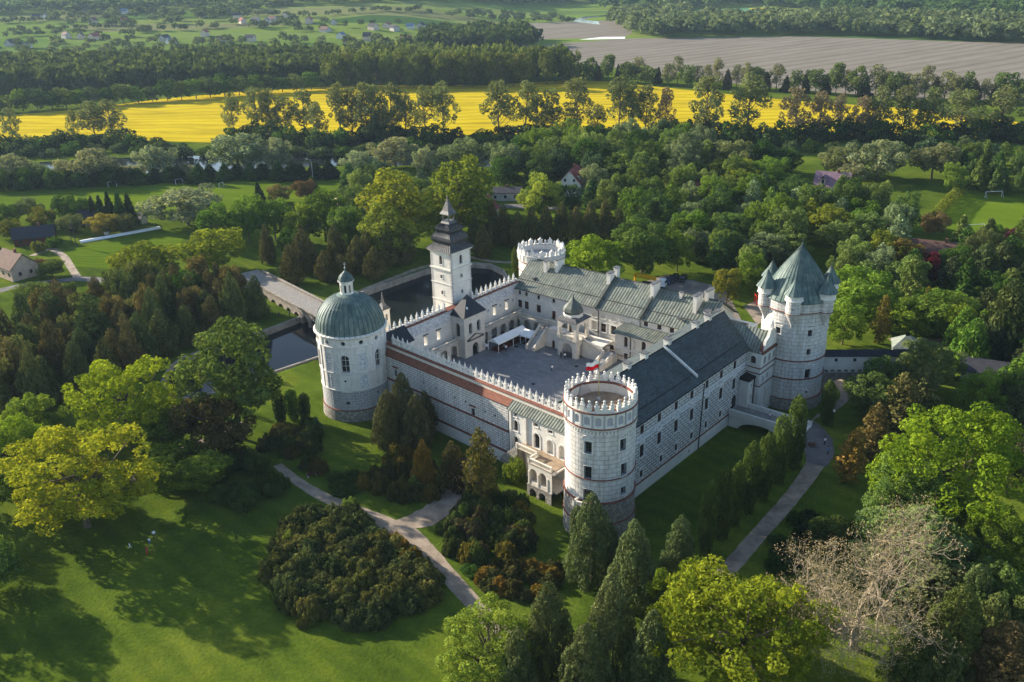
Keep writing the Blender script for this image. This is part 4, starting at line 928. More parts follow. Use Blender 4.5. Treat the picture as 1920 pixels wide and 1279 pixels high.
for u, d, su, sd_, zt in ((5.8, -5.6, .9, 1.3, 19.6), (8.8, -7.0, .9, 3.0, 20.3), (24.2, -6.3, 1.0, 1.8, 19.9), (24.0, -9.4, 1, 1.2, 20.3), (36.5, -6.2, .9, 3.0, 19.8), (48, -5.2, .9, 3.0, 19.6), (49, -8.6, .9, 3.0, 19.9), (43, -6.6, .6, .6, 18.7)):
    chimney(t, NM, u, d, 14.5, zt, su, sd_)
mb = MB(); mb.fbox(NM, 3.9, 4.5, 15.2, 15.75, -3.2, -2.2); mb.build('roof_hatch', 'dark_sheet', t); mb = MB(); mb.fbox(NM, 45.6, 46.2, 14.4, 14.9, -1.6, -.8); mb.build('roof_hatch', 'dark_sheet', t)
m_ = MB(); m_.tube([NM(24.9, 12.9, .6), NM(25.15, 12.2, .15), NM(25.15, 3, .15)], .1); m_.tube([NM(.1, 12.9, .12), NM(.1, 7, .12)], .12); m_.tube([NM(36.7, 12.8, .6), NM(36.6, 10.5, .15)], .1); m_.build('drainpipe', 'black_iron', t)
# gallery on rear wing
G = lambda u, z, d=0: NM(u, z, 2.2+d)
ao = [op(1.9+3.05*i+.3, 3.0, 2.0, 3.1, 1) for i in range(5)]
mb = MB(); facade(mb, G, 0, 15.5, 3, 6.75, ao, depth=.5); mb.build('arcade', 'plaster_cream', t)
mb = MB(); mb.fbox(NM, 0, 15.5, 6.7, 6.95, 0, 2.6); mb.build('gallery_floor', 'rendered_grey', t); balustrade(t, NM, 2, 15.0, 6.95, 2.4)
# porch, platform and stairs
t = thing('stair_porch', 'courtyard porch with onion dome and double outside stairs', 'porch', NM(22, 3, 6))
Pf = lambda u, z, d=0: NM(u, z, 6.6+d)
mb = MB(); facade(mb, Pf, 13.6, 30.6, 3, 6.6, [op(16.6, 3, .9, 1.9), op(27.8, 3.1, .9, 1.7)], depth=.3); mb.fbox(NM, 13.6, 30.6, 6.5, 6.75, 2.3, 6.6)
mb.poly([NM(13.6, 3, 2.2), NM(13.6, 3, 6.6), NM(13.6, 6.7, 6.6), NM(13.6, 6.7, 2.2)]); mb.build('platform', 'plaster_white', t)
m_ = MB()
for u in (16.6, 27.8): m_.poly([Pf(x, y, -.28) for x, y in outline(op(u, 3, .9, 1.9))])
m_.build('cellar_door', 'wood_brown', t)
u0, u1, d0, d1 = 19.7, 25.1, 4.2, 9.1
def pface(mb, M, a, b): 
    w = b-a; facade(mb, M, a, b, 3, 7.2, [op((a+b)/2, 3, w*.52, 3.5, 1)], depth=.5)
mb = MB(); pface(mb, lambda u, z, d=0: NM(u, z, d1+d), u0, u1); pface(mb, lambda u, z, d=0: NM(u1+d, z, u), d0, d1); pface(mb, lambda u, z, d=0: NM(u0-d, z, u), d0, d1)
mb.fbox(NM, u0, u1, 6.9, 7.2, d0, d1); mb.fbox(NM, u0-.12, u1+.12, 7.2, 7.4, d0, d1+.12); mb.build('lower_storey', 'plaster_cream', t)
mb = MB()
for M_, a, b in ((lambda u, z, d=0: NM(u, z, d1+d), u0, u1), (lambda u, z, d=0: NM(u1+d, z, u), d0, d1), (lambda u, z, d=0: NM(u0-d, z, u), d0, d1), (lambda u, z, d=0: NM(u, z, d0-d), u0, u1)):
    facade(mb, M_, a, b, 7.2, 12.0, [op((a+b)/2, 7.2, (b-a)-1.7, 4.3, 1)], depth=.45)
    mb.fbox(M_, a, a+.85, 7.4, 8.3, 0, .12); mb.fbox(M_, b-.85, b, 7.4, 8.3, 0, .12); mb.fbox(M_, a-.15, b+.15, 11.75, 12.05, 0, .2); mb.fbox(M_, a+.05, a+.6, 8.3, 10.2, 0, .07); mb.fbox(M_, b-.6, b-.05, 8.3, 10.2, 0, .07)
mb.build('arched_storey', 'plaster_cream', t)
balustrade(t, NM, u0+.8, u1-.8, 7.4, d1-.2)
uc, dc = (u0+u1)/2, (d0+d1)/2; Cq = NM(uc, 0, dc)[:2]
mb = MB(); mb.lathe((*Cq, 0), [(4.35, 12.05), (4.3, 12.2), (2.4, 13.0)], 4, phase=rd(128.9+45)); mb.lathe((*Cq, 0), [(4.35, 12.05), (3, 12.0)], 4, phase=rd(128.9+45)); mb.build('skirt_roof', 'dark_sheet', t)
mb = MB(); mb.lathe((*Cq, 0), [(2.35, 12.6), (2.4, 13.1), (2.15, 13.5)], 8, phase=rd(128.9+22.5)); mb.build('drum', 'plaster_white', t)
mb = MB(); mb.lathe((*Cq, 0), [(2.0, 13.3), (2.35, 13.6), (2.45, 14.1), (2.2, 14.8), (1.5, 15.6), (.8, 16.2), (.3, 16.9), (.06, 17.9), (.03, 18.6)], 8, phase=rd(128.9+22.5)); mb.build('onion_dome', ['onion_sheet'], t)
def stair(M, u0, u1, z0, z1, d0, d1, axis, nst=12, mat='plaster_cream', zb=3.0):
    mb = MB(); ms = MB()
    for k in range(nst):
        s0, s1 = k/nst, (k+1)/nst; zt = z0+(z1-z0)*s0
        if axis == 'u': a, b = u0+(u1-u0)*s0, u0+(u1-u0)*s1; ms.fbox(M, min(a, b), max(a, b), zb-.1, zt, min(d0, d1)+.25, max(d0, d1)-.25)
        else: a, b = d0+(d1-d0)*s0, d0+(d1-d0)*s1; ms.fbox(M, min(u0, u1)+.25, max(u0, u1)-.25, zb-.1, zt, min(a, b), max(a, b))
    st = ms.build('stair_flight', 'rendered_grey', t)
    def wall(s):
        if axis == 'u':
            d = s; P = [M(u0, zb-.1, d-.15), M(u1, zb-.1, d-.15), M(u1, zb-.1, d+.15), M(u0, zb-.1, d+.15), M(u0, z0+.1, d-.15), M(u1, z1+.1, d-.15), M(u1, z1+.1, d+.15), M(u0, z0+.1, d+.15)]
        else: P = [M(s-.15, zb-.1, d0), M(s+.15, zb-.1, d0), M(s+.15, zb-.1, d1), M(s-.15, zb-.1, d1), M(s-.15, z0+.1, d0), M(s+.15, z0+.1, d0), M(s+.15, z1+.1, d1), M(s-.15, z1+.1, d1)]
        mb.hexa(P)
    for s in ((d0, d1) if axis == 'u' else (u0, u1)): wall(s)
    mb.build('stair_wall', mat, st)
    for s in ((d0, d1) if axis == 'u' else (u0, u1)):
        if axis == 'u': balustrade(st, M, u0, u1, z0+.1, s, .8, slope=z1-z0)
        else: balustrade(st, M, d0, d1, z0+.1, s, .8, slope=z1-z0, axis='d')
stair(NM, 12.0, 14.2, 6.7, 3.2, 6.0, 11.2, 'd')
stair(NM, 25.2, 30.9, 6.9, 5.0, 4.6, 6.8, 'u', 8)
stair(NM, 30.9, 33.2, 5.0, 3.2, 6.9, 11.6, 'd')
mb = MB(); mb.fbox(NM, 30.7, 33.3, 2.9, 5.0, 4.6, 6.9); mb.build('landing', 'rendered_grey', t)
balustrade(t, NM, 14.3, 19.5, 6.75, 6.4)
# lower annex with arched windows
t = thing('arcaded_annex', 'low annex with green lean-to roof and arched windows at the right of the courtyard', 'house', NM(38, 3, 2))
X = lambda u, z, d=0: NM(u, z, 3.4+d)
oo = [op(34.8, 6.6, 1.1, 2.6, 1), op(39.5, 6.5, 1.2, 2.6, 1), op(42.2, 6.5, 1.2, 2.6, 1), op(37.2, 6.7, .9, 2.2, 1), op(34.9, 3.6, 1.1, 1.5)]
mb = MB(); facade(mb, X, 31.9, 48, 2.9, 9.8, oo, depth=.35); mb.poly([NM(31.9, 2.9, 0), NM(31.9, 2.9, 3.4), NM(31.9, 9.8, 3.4), NM(31.9, 10.6, 0)]); mb.build('wall', 'plaster_cream', t)
for i, o_ in enumerate(oo): window(t, X, o_, 'dark', .3, bars=i != 3, pane='plaster_cream' if i == 3 else 'window_glass', surround=.2)
mb = MB(); mb.fbox(X, 31.8, 48, 5.9, 6.15, 0, .25); mb.fbox(X, 31.8, 48, 9.5, 9.75, 0, .2); mb.build('ledge', 'plaster_white', t); band(t, X, 31.9, 48, 4.2, .16, .08)
mb = MB(); roofplane(mb, NM(31.4, 9.75, 4.1), NM(49, 9.75, 4.1), NM(49, 11.0, 0.05), NM(32.4, 11.0, 0.05), .7); mb.build('lean_to_roof', ['sheet_greygreen', 'sheet_seam'], t)
m_ = MB(); m_.tube([NM(36, 9.7, 4.0), NM(36.1, 9.0, 3.5), NM(36.1, 3, 3.5)], .1); m_.build('drainpipe', 'black_iron', t)

# ---- east wing
t = thing('right_wing', 'long right-hand wing with dark slate roof and block-patterned outer wall', 'castle wing', EM(20, 0, -8))
tw = [op(u, 12.3, 1.25, 1.75) for u in (35.8, 30.2, 24.5, 18.8, 13.1, 7.3, 1.6)]; mw = [op(u, 7.6, 1.35, 2.5) for u in (36.0, 30.5, 24.8, 19.1, 13.4, 7.5, 1.7)]
lw = [op(u, 3.4, .95, 1.45) for u in (30.9, 25.1, 19.5, 13.8, 8.5, 1.8)]+[op(18.7, .85, .6, .45)]; dr = [op(36.6, 3.05, 1.9, 3.0, 1)]
mb = MB(); facade(mb, EM, -4, 41.4, 2.35, 10.9, mw+lw+dr, depth=.2); facade(mb, EM, -4, 41.4, 12.0, 14.9, tw, depth=.2); mb.build('outer_wall', 'sgraffito_wing', t)
mb = MB(); facade(mb, EM, -4, 41.4, 10.9, 12.0, [], depth=.3); mb.build('painted_frieze', 'sgraffito_frieze', t)
mb = MB(); facade(mb, lambda u, z, d=0: EM(u, z, d+.12), -4, 41.4, -1, 2.35, [lw[-1]], depth=.4); mb.fbox(EM, -4, 41.4, 2.3, 2.42, 0, .12); mb.build('plinth', 'plaster_white', t)
mb = MB(); facade(mb, lambda u, z, d=0: EM(u, z, -16-d), -4, 50, 2.9, 14.7, [], depth=.3); mb.poly([EM(-3, 0, 0), EM(-3, 0, -16), EM(-3, 14.7, -16), EM(-3, 19.5, -8.2), EM(-3, 14.7, 0)]); mb.build('courtyard_wall', 'plaster_white', t)
band(t, EM, -4, 41.4, 2.5, .2, .2)
mb = MB(); mb.fbox(EM, -4, 41.4, 10.8, 10.92, 0, .1); mb.fbox(EM, -4, 41.4, 11.98, 12.1, 0, .1); mb.fbox(EM, -4, 41.4, 14.55, 14.75, 0, .3); mb.build('string_courses', 'trim_white', t)
for o_ in tw+mw+lw: window(t, EM, o_, 'dark', .19, surround=.18 if o_['h'] > 1 else .05)
mb = MB()
for o_ in mw+lw[:-1]: mb.fbox(EM, o_['u']-.85, o_['u']+.85, o_['z']+o_['h']+.5, o_['z']+o_['h']+.66, 0, .26)
mb.build('window_hoods', 'trim_white', t)
m_ = MB(); m_.poly([EM(a, b, -.19) for a, b in outline(dr[0])]); m_.build('door', 'black_iron', t)
mb = MB()
roofplane(mb, EM(-4, 14.85, .45), EM(41.4, 14.85, .45), EM(46, 19.7, -8.2), EM(-2, 19.7, -8.2), 0); roofplane(mb, EM(50, 14.85, -16.5), EM(-3, 14.85, -16.5), EM(-2, 19.7, -8.2), EM(46, 19.7, -8.2), 0); mb.poly([EM(41.4, 14.85, .45), EM(50, 14.85, -16.5), EM(46, 19.7, -8.2)])
mb.build('slate_roof', 'slate', t)
mb = MB(); mb.tube([EM(-2, 19.75, -8.2), EM(46, 19.75, -8.2)], .12); mb.tube([EM(-4, 14.8, .56), EM(41.4, 14.8, .56)], .12); f = .22
mb.tube([EM(-3.5, 14.85+4.85*f+.08, .45-8.65*f), EM(41.4, 14.85+4.85*f+.08, .45-8.65*f)], .07)
mb.tube([EM(22.1, 14.3, .75), EM(22.1, 0, .28)], .11); mb.build('gutter_and_downpipe', 'black_iron', t)
mb = MB(); mb.hexa([EM(21.5, 15.5, -.6), EM(21.9, 15.5, -.6), EM(21.9, 19.75, -8.2), EM(21.5, 19.75, -8.2), EM(21.5, 15.95, -.6), EM(21.9, 15.95, -.6), EM(21.9, 20.2, -8.2), EM(21.5, 20.2, -8.2)]); mb.build('fire_wall_coping', 'trim_white', t)
for u in (9.6, 15.4, 23.7, 34.5, 39.7): chimney(t, EM, u, -8.6, 17.5, 20.7, 1.0, 1.2)
mb = MB(); mb.box(EM(10, 16.35, -3.8), (.7, .9, .15), 40.75); mb.build('roof_light', 'dark_metal_roof', t)
# ---- entrance block with gable
t = thing('entrance_block', 'tall white gabled block between right wing and cone-roofed tower', 'castle wing', EM(45, 0, 1))
LF = lambda u, z, d=0: EM(41.4-d, z, u); RF = lambda u, z, d=0: EM(u, z, 3.0+d)
lo_ = [op(1.3, 11.8, 1.2, 1.7, 1)]; ro = [op(43.1, 11.5, .9, 1.8, 1), op(45.2, 11.5, .9, 1.8, 1), op(47.2, 11.5, .9, 1.8, 1), op(42.9, 7.7, .65, 1.3), op(44.9, 7.7, .65, 1.3), op(44.2, 1.3, 1.6, 4.6, 1)]
mb = MB(); facade(mb, LF, 0, 3.0, 0, 14.3, lo_, depth=.35); facade(mb, RF, 41.4, 51, 0, 14.3, ro, depth=.3); mb.build('wall', 'plaster_white', t)
for o_ in lo_: window(t, LF, o_, 'dark', .3, surround=.1)
for o_ in ro[:5]: window(t, RF, o_, 'dark', .25, surround=.12)
m_ = MB(); m_.poly([RF(a, b, -.28) for a, b in outline(ro[5])]); m_.build('blind_arch', 'plaster_white', t)
for z in (11.0, 9.8, 7.0): band(t, LF, 0, 3.05, z, .2, .12); band(t, RF, 41.35, 51, z, .2, .12)
mb = MB(); q = [(41.4, 14.3), (49.6, 14.3), (49.6, 14.9), (48.8, 15.3), (48.2, 16.7), (47.0, 17.3), (46.4, 18.6), (44.8, 18.6), (44.2, 17.3), (43.0, 16.7), (42.4, 15.3), (41.4, 14.9)]
mb.poly([RF(a, b, .05) for a, b in q]); mb.poly([RF(a, b, -.4) for a, b in q])
for i in range(len(q)): a, b = q[i], q[(i+1) % len(q)]; mb.poly([RF(*a, .12), RF(*b, .12), RF(*b, -.45), RF(*a, -.45)])
mb.build('gable', 'plaster_white', t)
mb = MB(); mb.fbox(RF, 41.2, 50.5, 14.25, 14.5, 0, .5, dz=.25); mb.build('tiled_ledge', 'roof_tile', t)
for u, z in ((41.6, 14.7), (45.6, 18.6)):
    mb = MB(); c = RF(u, z, -.15); mb.box(c, (.5, .5, .9), 41); mb.lathe((c[0], c[1], c[2]+.9), [(.36, 0), (.3, .2), (.2, .6), (.04, 1.3)], 6, 0); mb.build('gable_urn', 'red_brick_trim' if z < 15 else 'trim_white', t)
mb = MB(); roofplane(mb, EM(41.3, 14.35, 2.8), EM(41.3, 14.4, -10), EM(45.6, 17.9, -12), EM(45.6, 17.9, 2.6), .62); roofplane(mb, EM(50.5, 14.4, -12), EM(50.5, 14.35, 2.8), EM(45.6, 17.9, 2.6), EM(45.6, 17.9, -12), .62); mb.build('roof', ['sheet_greygreen', 'sheet_seam'], t)
t = thing('stair_box', 'narrow white box annex with black cap beside the side entrance', 'annex', EM(39.8, 0, 1))
mb = MB(); mb.fbox(EM, 38.6, 41.2, 0, 8.9, .05, 2.0); mb.build('wall', 'plaster_white', t); mb = MB(); mb.fbox(EM, 38.4, 41.3, 8.9, 9.25, .1, 2.3, dz=.35); mb.tube([EM(40.9, 9, 2.2), EM(40.9, .5, 2.1)], .1); mb.build('cap_and_pipe', 'black_iron', t)
mb = MB()
for z in (7.2, 4.6): mb.fbox(EM, 39.9, 40.1, z, z+.7, 2.0, 2.02)
mb.build('slit_windows', 'window_glass', t)
# small linking roofs right of rear wing
t = thing('linking_roof', 'cluster of small green roofs and chimneys beside the cone-roofed tower', 'castle wing', NM(54, 0, -4))
mb = MB(); mb.fbox(NM, 51, 60, 0, 13.4, -11, 4); mb.build('wall', 'plaster_white', t)
mb = MB(); roofplane(mb, NM(50.5, 13.6, 6.3), NM(58.5, 13.6, 6.3), NM(58.5, 16.4, -1.5), NM(50.5, 16.4, -1.5), .7); roofplane(mb, NM(58.5, 13.6, -9.5), NM(50.5, 13.6, -9.5), NM(50.5, 16.4, -1.5), NM(58.5, 16.4, -1.5), .7); mb.build('roof', ['sheet_greygreen', 'sheet_seam'], t)
for u, d in ((52.5, -1), (54.2, -2.6), (57, 1.5)): chimney(t, NM, u, d, 14.5, 18, .9, 1.6)
# ---- footbridge at side entrance
t = thing('footbridge', 'narrow white arched footbridge leading to the side door of the right wing', 'bridge', EM(37, 0, 8))
def BM(s, z, w): # s along from door, w across
    a = rd(128.5); return (EM(36.7, 0, .2)[0]+sin(a)*s+cos(a)*w*-1, EM(36.7, 0, .2)[1]+cos(a)*s+sin(a)*w, z)
Lb = 15.5; hw = 2.3
mb = MB(); prof_ = [(s, 2.2 if not 1.8 < s < 11.8 else (-.4+2.3*sqrt(max(0, 1-((s-6.8)/5.0)**2)))) for s in [0, 1.0, 1.8]+[1.8+10*i/12 for i in range(1, 12)]+[11.8, 13, Lb]]
for i in range(len(prof_)-1):
    (s0, a), (s1, b) = prof_[i], prof_[i+1]
    if s1 <= 1.8: a = b = -1
    if s0 >= 11.8: a = b = -1
    if 1.8 <= s0 and s1 <= 11.8:
        a = min(a, 2.2) if s0 > 1.8 else -.4; b = b if s1 < 11.8 else -.4
    mb.hexa([BM(s0, a, -hw), BM(s1, b, -hw), BM(s1, b, hw), BM(s0, a, hw), BM(s0, 2.85, -hw), BM(s1, 2.85, -hw), BM(s1, 2.85, hw), BM(s0, 2.85, hw)])
mb.build('arch', 'plaster_white', t)
mb = MB(); mb.hexa([BM(0, 2.86, -hw+.3), BM(Lb, 2.7, -hw+.3), BM(Lb, 2.7, hw-.3), BM(0, 2.86, hw-.3), BM(0, 2.96, -hw+.3), BM(Lb, 2.8, -hw+.3), BM(Lb, 2.8, hw-.3), BM(0, 2.96, hw-.3)]); mb.build('deck', 'cobbles', t)
for s in (-1, 1):
    mb = MB(); mb.hexa([BM(0, 2.5, s*hw-.18), BM(Lb, 2.5, s*hw-.18), BM(Lb, 2.5, s*hw+.18), BM(0, 2.5, s*hw+.18), BM(0, 3.95, s*hw-.18), BM(Lb, 3.7, s*hw-.18), BM(Lb, 3.7, s*hw+.18), BM(0, 3.95, s*hw+.18)]); mb.build('parapet', 'plaster_white', t)
# ---- outer wall with archway to the right
w0 = (66.0, 178.6); w1 = (87, 177.5); az_ = degrees(atan2(w1[0]-w0[0], w1[1]-w0[1])); OM = frame(w0, az_, 1)
t = thing('outer_wall', 'white covered wall walk over an arched stone gateway at the right', 'castle wall', (*w0, 2.6))
Lw = hypot(w1[0]-w0[0], w1[1]-w0[1])
mb = MB(); facade(mb, OM, -1, Lw, -1, 6.0, [op(5.2, -.9, 5.0, 4.4, 1)], depth=1.0); mb.fbox(OM, -1, 2.7, -1, 6, -1, -.9); mb.fbox(OM, 7.7, Lw, -1, 6, -1, -.9); mb.build('stone_arch_wall', 'rubble_stone', t)
mb = MB(); facade(mb, lambda u, z, d=0: OM(u, z, d+.35), -1, Lw, 5.35, 9.4, [op(u, 7.8, .7, .8) for u in (3.6, 7.6, 11.6)]+[op(.2+1.45*i, 5.3, 1.05, .75, 1) for i in range(13)], depth=.34); mb.fbox(OM, -1, Lw, 6.0, 9.4, -1.2, -1.1); mb.build('upper_wall', 'plaster_white', t)
for i, u in enumerate((3.6, 7.6, 11.6)):
    m_ = MB(); m_.poly([OM(a, b, .05) for a, b in outline(op(u, 7.8, .7, .8))]); m_.build('peep_window', 'window_glass', t)
mb = MB(); roofplane(mb, OM(-1.2, 9.3, .8), OM(Lw+.2, 9.3, .8), OM(Lw+.2, 10.4, -.4), OM(-1.2, 10.4, -.4), .8); roofplane(mb, OM(Lw+.2, 9.3, -1.6), OM(-1.2, 9.3, -1.6), OM(-1.2, 10.4, -.4), OM(Lw+.2, 10.4, -.4), .8); mb.build('roof', ['dark_metal_roof', 'black_iron'], t)
g = at(1698, 655, 8)
t = thing('gate_lodge', 'small white lodge with hipped green metal roof behind the right-hand trees', 'house', (g[0], g[1], 2.6))
mb = MB(); mb.box((g[0], g[1], 2), (5.2, 5.2, 7.2), 20); mb.build('wall', 'plaster_white', t)
mb = MB(); mb.lathe((g[0], g[1], 0), [(4.3, 9.0), (4.2, 9.2), (.6, 11.3)], 4, phase=rd(20+45)); mb.build('hipped_roof', 'sheet_greygreen', t)
m_ = MB(); a = rd(200)
for du_ in (-1.2, 1.2): m_.box((g[0]+sin(a)*2.6+cos(a)*du_, g[1]+cos(a)*2.6-sin(a)*du_, 6.2), (.9, .08, 1.2), 20)
m_.build('window', 'window_glass', t)
# ---- stone bridge over the moat
b0, b1 = np.array((-74.5, 258.5)), np.array((-27, 201.5)); Lb = np.linalg.norm(b1-b0); az_ = degrees(atan2(*(b1-b0))); VM = frame(tuple(b0), az_, 1)
t = thing('stone_bridge', 'arched rubble stone bridge crossing the moat to the clock tower gate', 'bridge', (*(b0+b1)/2, 0))
_n = VM(0, 0, 1); 
hw = 3.6; ar = [op(10+4.6*i, -3, 3.4, 4.1, 1) for i in range(12)]
mb = MB(); facade(mb, lambda u, z, d=0: VM(u, z, hw+d), -6, Lb, -3.5, 3.0, ar, depth=2*hw); facade(mb, lambda u, z, d=0: VM(u, z, -hw-d), -6, Lb, -3.5, 3.0, ar, depth=.1); mb.build('arches', 'bridge_stone', t)
mb = MB(); mb.fbox(VM, -10, Lb+2, 2.0, 2.55, -hw, hw); mb.build('deck', 'cobbles', t)
for s in (-1, 1):
    mb = MB(); mb.fbox(VM, -6, Lb, 2.9, 3.3, s*hw-.3, s*hw+.3); mb.build('parapet', 'bridge_stone', t)
mb = MB(); mb.fbox(WM, -6, 24, -3, 2.5, 1.5, 7.0); o = mb.build('gate_terrace', 'terrace_brown', t)
# ---------------------------------------------------------------- plants
RG = np.random.default_rng(11)
def leaf_mesh(name, P, Nn, S, vary, mat, el=1.0, up=None):
    """rhombus leaves at P with normals Nn and sizes S"""
    n = len(P); r = RG.normal(size=(n, 3))
    if up is not None: r = r*.35+np.array(up)
    Nn = Nn/np.linalg.norm(Nn, axis=1)[:, None]
    t = r-(r*Nn).sum(1)[:, None]*Nn; t /= np.linalg.norm(t, axis=1)[:, None]+1e-9; b = np.cross(Nn, t)
    S = S[:, None]; V = np.stack([P-t*S*el, P+b*S*.62, P+t*S*el, P-b*S*.62], 1).reshape(-1, 3)
    return V, np.repeat(vary, 1)
def mk(name, V, vary, mat):
    n = len(V)//4; me = bpy.data.meshes.new(name); me.vertices.add(4*n); me.vertices.foreach_set('co', V.astype(np.float32).ravel())
    me.loops.add(4*n); me.loops.foreach_set('vertex_index', np.arange(4*n, dtype=np.int32)); me.polygons.add(n); me.polygons.foreach_set('loop_start', np.arange(0, 4*n, 4, dtype=np.int32))
    a = me.attributes.new('vary', 'FLOAT', 'FACE'); a.data.foreach_set('value', vary.astype(np.float32)); me.materials.append(MATS[mat]); me.update(calc_edges=True); return me
def cloud(blobs, size, dens, out=.9, stretch=(1, 1, 1), el=1.0, up=None, upb=.25, keep=.80):
    """leaves over a set of blobs (x,y,z,r)"""
    Ps, Ns, Vs, Ss = [], [], [], []; B = np.array(blobs, float); st = np.array(stretch)
    for i, (x, y, z, r) in enumerate(B):
        k = max(6, int(dens*4*pi*r*r/(size*size)))
        d = RG.normal(size=(k, 3)); d /= np.linalg.norm(d, axis=1)[:, None]
        rr = r*(.62+.42*RG.random(k)**.6)
        p = np.array([x, y, z])+d*rr[:, None]*st; bv = .5+.22*RG.normal()
        ok = np.ones(k, bool)
        dd = np.linalg.norm((p[:, None, :]-B[None, :, :3])/st, axis=2)/B[None, :, 3]; dd[:, i] = 9
        ok &= (dd.min(1) > keep)
        p, d = p[ok], d[ok]; m = len(p)
        Ps.append(p); Ns.append(d*out+RG.normal(size=(m, 3))*.55+np.array([0, 0, upb])); Vs.append(np.clip(bv+RG.normal(size=m)*.16, 0, 1)); Ss.append(size*(.5+1.0*RG.random(m)**1.6))
    P = np.concatenate(Ps); V, v = leaf_mesh('', P, np.concatenate(Ns), np.concatenate(Ss), np.concatenate(Vs), '', el, up)
    return V, v
def fib(n, jit=.25):
    i = np.arange(n)+.5; z = 1-2*i/n; a = i*2.399963; r = np.sqrt(1-z*z)
    d = np.stack([r*np.cos(a), r*np.sin(a), z], 1)+RG.normal(size=(n, 3))*jit; return d/np.linalg.norm(d, axis=1)[:, None]
PROTO = {}
def limb_mesh(H, tips, r0, mat, z_split=.28, name='trunk', sub=0):
    mb = MB(); top = (RG.normal()*.04, RG.normal()*.04, H*.62)
    mid = (RG.normal()*.03, RG.normal()*.03, H*z_split)
    mb.tube([(0, 0, -.08*H), (0, 0, 0), mid, top], r0*1.25, r0*.35, 7)
    for t_ in tips:
        s = RG.uniform(z_split, .55); base = np.array([0, 0, H*s]); t_ = np.array(t_); m = base*.45+t_*.55+RG.normal(size=3)*.05+np.array([0, 0, -.03*H])
        mb.tube([tuple(base), tuple(m), tuple(t_)], r0*.4, r0*.1, 5)
    me_o = mb.build(name, mat); me = me_o.data; bpy.data.objects.remove(me_o); return me
def norm(V, H): V = V.copy(); V[:, 2] /= H; return V
def scale_me(me, H):
    co = np.empty(len(me.vertices)*3, np.float32); me.vertices.foreach_get('co', co); co[2::3] /= H; me.vertices.foreach_set('co', co); me.update(); return me
def broad(key, H, K, br, size, dens, n, wide=1.0, mat='foliage', cz=.55, rz=.46, bark='bark', r0=.05, ntips=9, inner=3, lobes=12, lr=.40):
    out = []
    for _ in range(n):
        D = fib(lobes, .25); D = D[D[:, 2] > -.88]; Lc = D*(RG.uniform(.50, .70, len(D)))[:, None]; Lr = lr*RG.uniform(.72, 1.2, len(D)); P = []; r = []
        sub = max(5, int(K/len(D)))
        for c, q in zip(Lc, Lr):
            d = fib(sub, .35)
            for v_ in d:
                if (v_@c)/np.linalg.norm(c) < -.35 and v_[2] < .3: continue
                P.append(c+v_*q*RG.uniform(.75, 1.02)); r.append(br*RG.uniform(.6, 1.2))
        P = np.array(P); P[:, 2] = P[:, 2]*rz*H+cz*H; ok = RG.random(len(P)) > .06; P = P[ok]; r = np.array(r)[ok]
        B = np.column_stack([P, r]); I = np.column_stack([RG.normal(size=(inner, 2))*.2, cz*H+RG.normal(size=inner)*rz*H*.25, np.full(inner, br*1.4)])
        V, v = cloud(np.vstack([B, I]), size, dens, .75, upb=.2, keep=.72)
        tips = P[RG.choice(len(P), min(ntips, len(P)), False)]*np.array([.85, .85, .97])
        out.append((mk('crown', norm(V, H), v, mat), scale_me(limb_mesh(H, tips, r0, bark), H)))
    PROTO[key] = out
def conic(key, H, K, size, dens, n, prof, mat='needles', br=.2, st=(1, 1, 1.7), el=1.3, up=(0, 0, 1), r0=.05, tip=.5, jr=(.72, .95)):
    out = []
    for _ in range(n):
        B = []; lean = RG.normal(size=2)*.10
        for k in range(K):
            s = ((k+.5)/K)**.85; z = s; R = prof(z); a = k*2.39996+RG.normal()*.3
            jj = RG.uniform(*jr); ln = lean*z; B.append([R*cos(a)*jj+ln[0], R*sin(a)*jj+ln[1], (.04+.93*z)*H, br*RG.uniform(.75, 1.2)*(.35+.75*R)])
        for z in np.linspace(.08, .97, 12): B.append([lean[0]*z, lean[1]*z, z*H, max(.05, prof(z)*.55)])
        V, v = cloud(B, size, dens, 1.0, st, el, up, .1)
        mb = MB(); mb.tube([(0, 0, -.05*H), (0, 0, .5*H), (0, 0, .95*H)], r0, r0*.15, 6); o = mb.build('trunk', 'bark'); me = o.data; bpy.data.objects.remove(o)
        out.append((mk('crown', norm(V, H), v, mat), scale_me(me, H)))
    PROTO[key] = out
thuja = lambda z: min(1, (1-z)**.62*1.12)*min(1, .55+z*3)*.95
column = lambda z: min(1, .62+z*1.2)*(1 if z < .78 else sqrt(max(0, 1-((z-.78)/.24)**2)))*.9
sprucep = lambda z: (1-z)**.9*(.82+.25*abs(sin(z*26)))+.03
larch = lambda z: (1-z)**.55*min(1, .3+z*2.2)*(.7+.35*sin(z*19+1)**2)
broad('oak_hi', 2.0, 210, .135, .023, .50, 4, lobes=17, lr=.33, ntips=30)
broad('oak', 2.15, 120, .19, .042, .62, 4, lobes=11, lr=.38, ntips=14)
broad('oak_lo', 2.3, 45, .26, .085, .65, 3, ntips=5, inner=3, lobes=8)
broad('oval', 2.9, 130, .18, .042, .65, 3, cz=.53, rz=.47, lobes=14, lr=.36)
broad('willow', 1.55, 110, .18, .045, .62, 3, cz=.58, rz=.42, lobes=12)
broad('shrub', 1.15, 70, .24, .045, .7, 4, cz=.46, rz=.46, ntips=3, lobes=8, lr=.42)
broad('shrub_lo', 1.3, 30, .36, .10, .65, 3, cz=.46, rz=.46, ntips=2, inner=2, lobes=6, lr=.45)
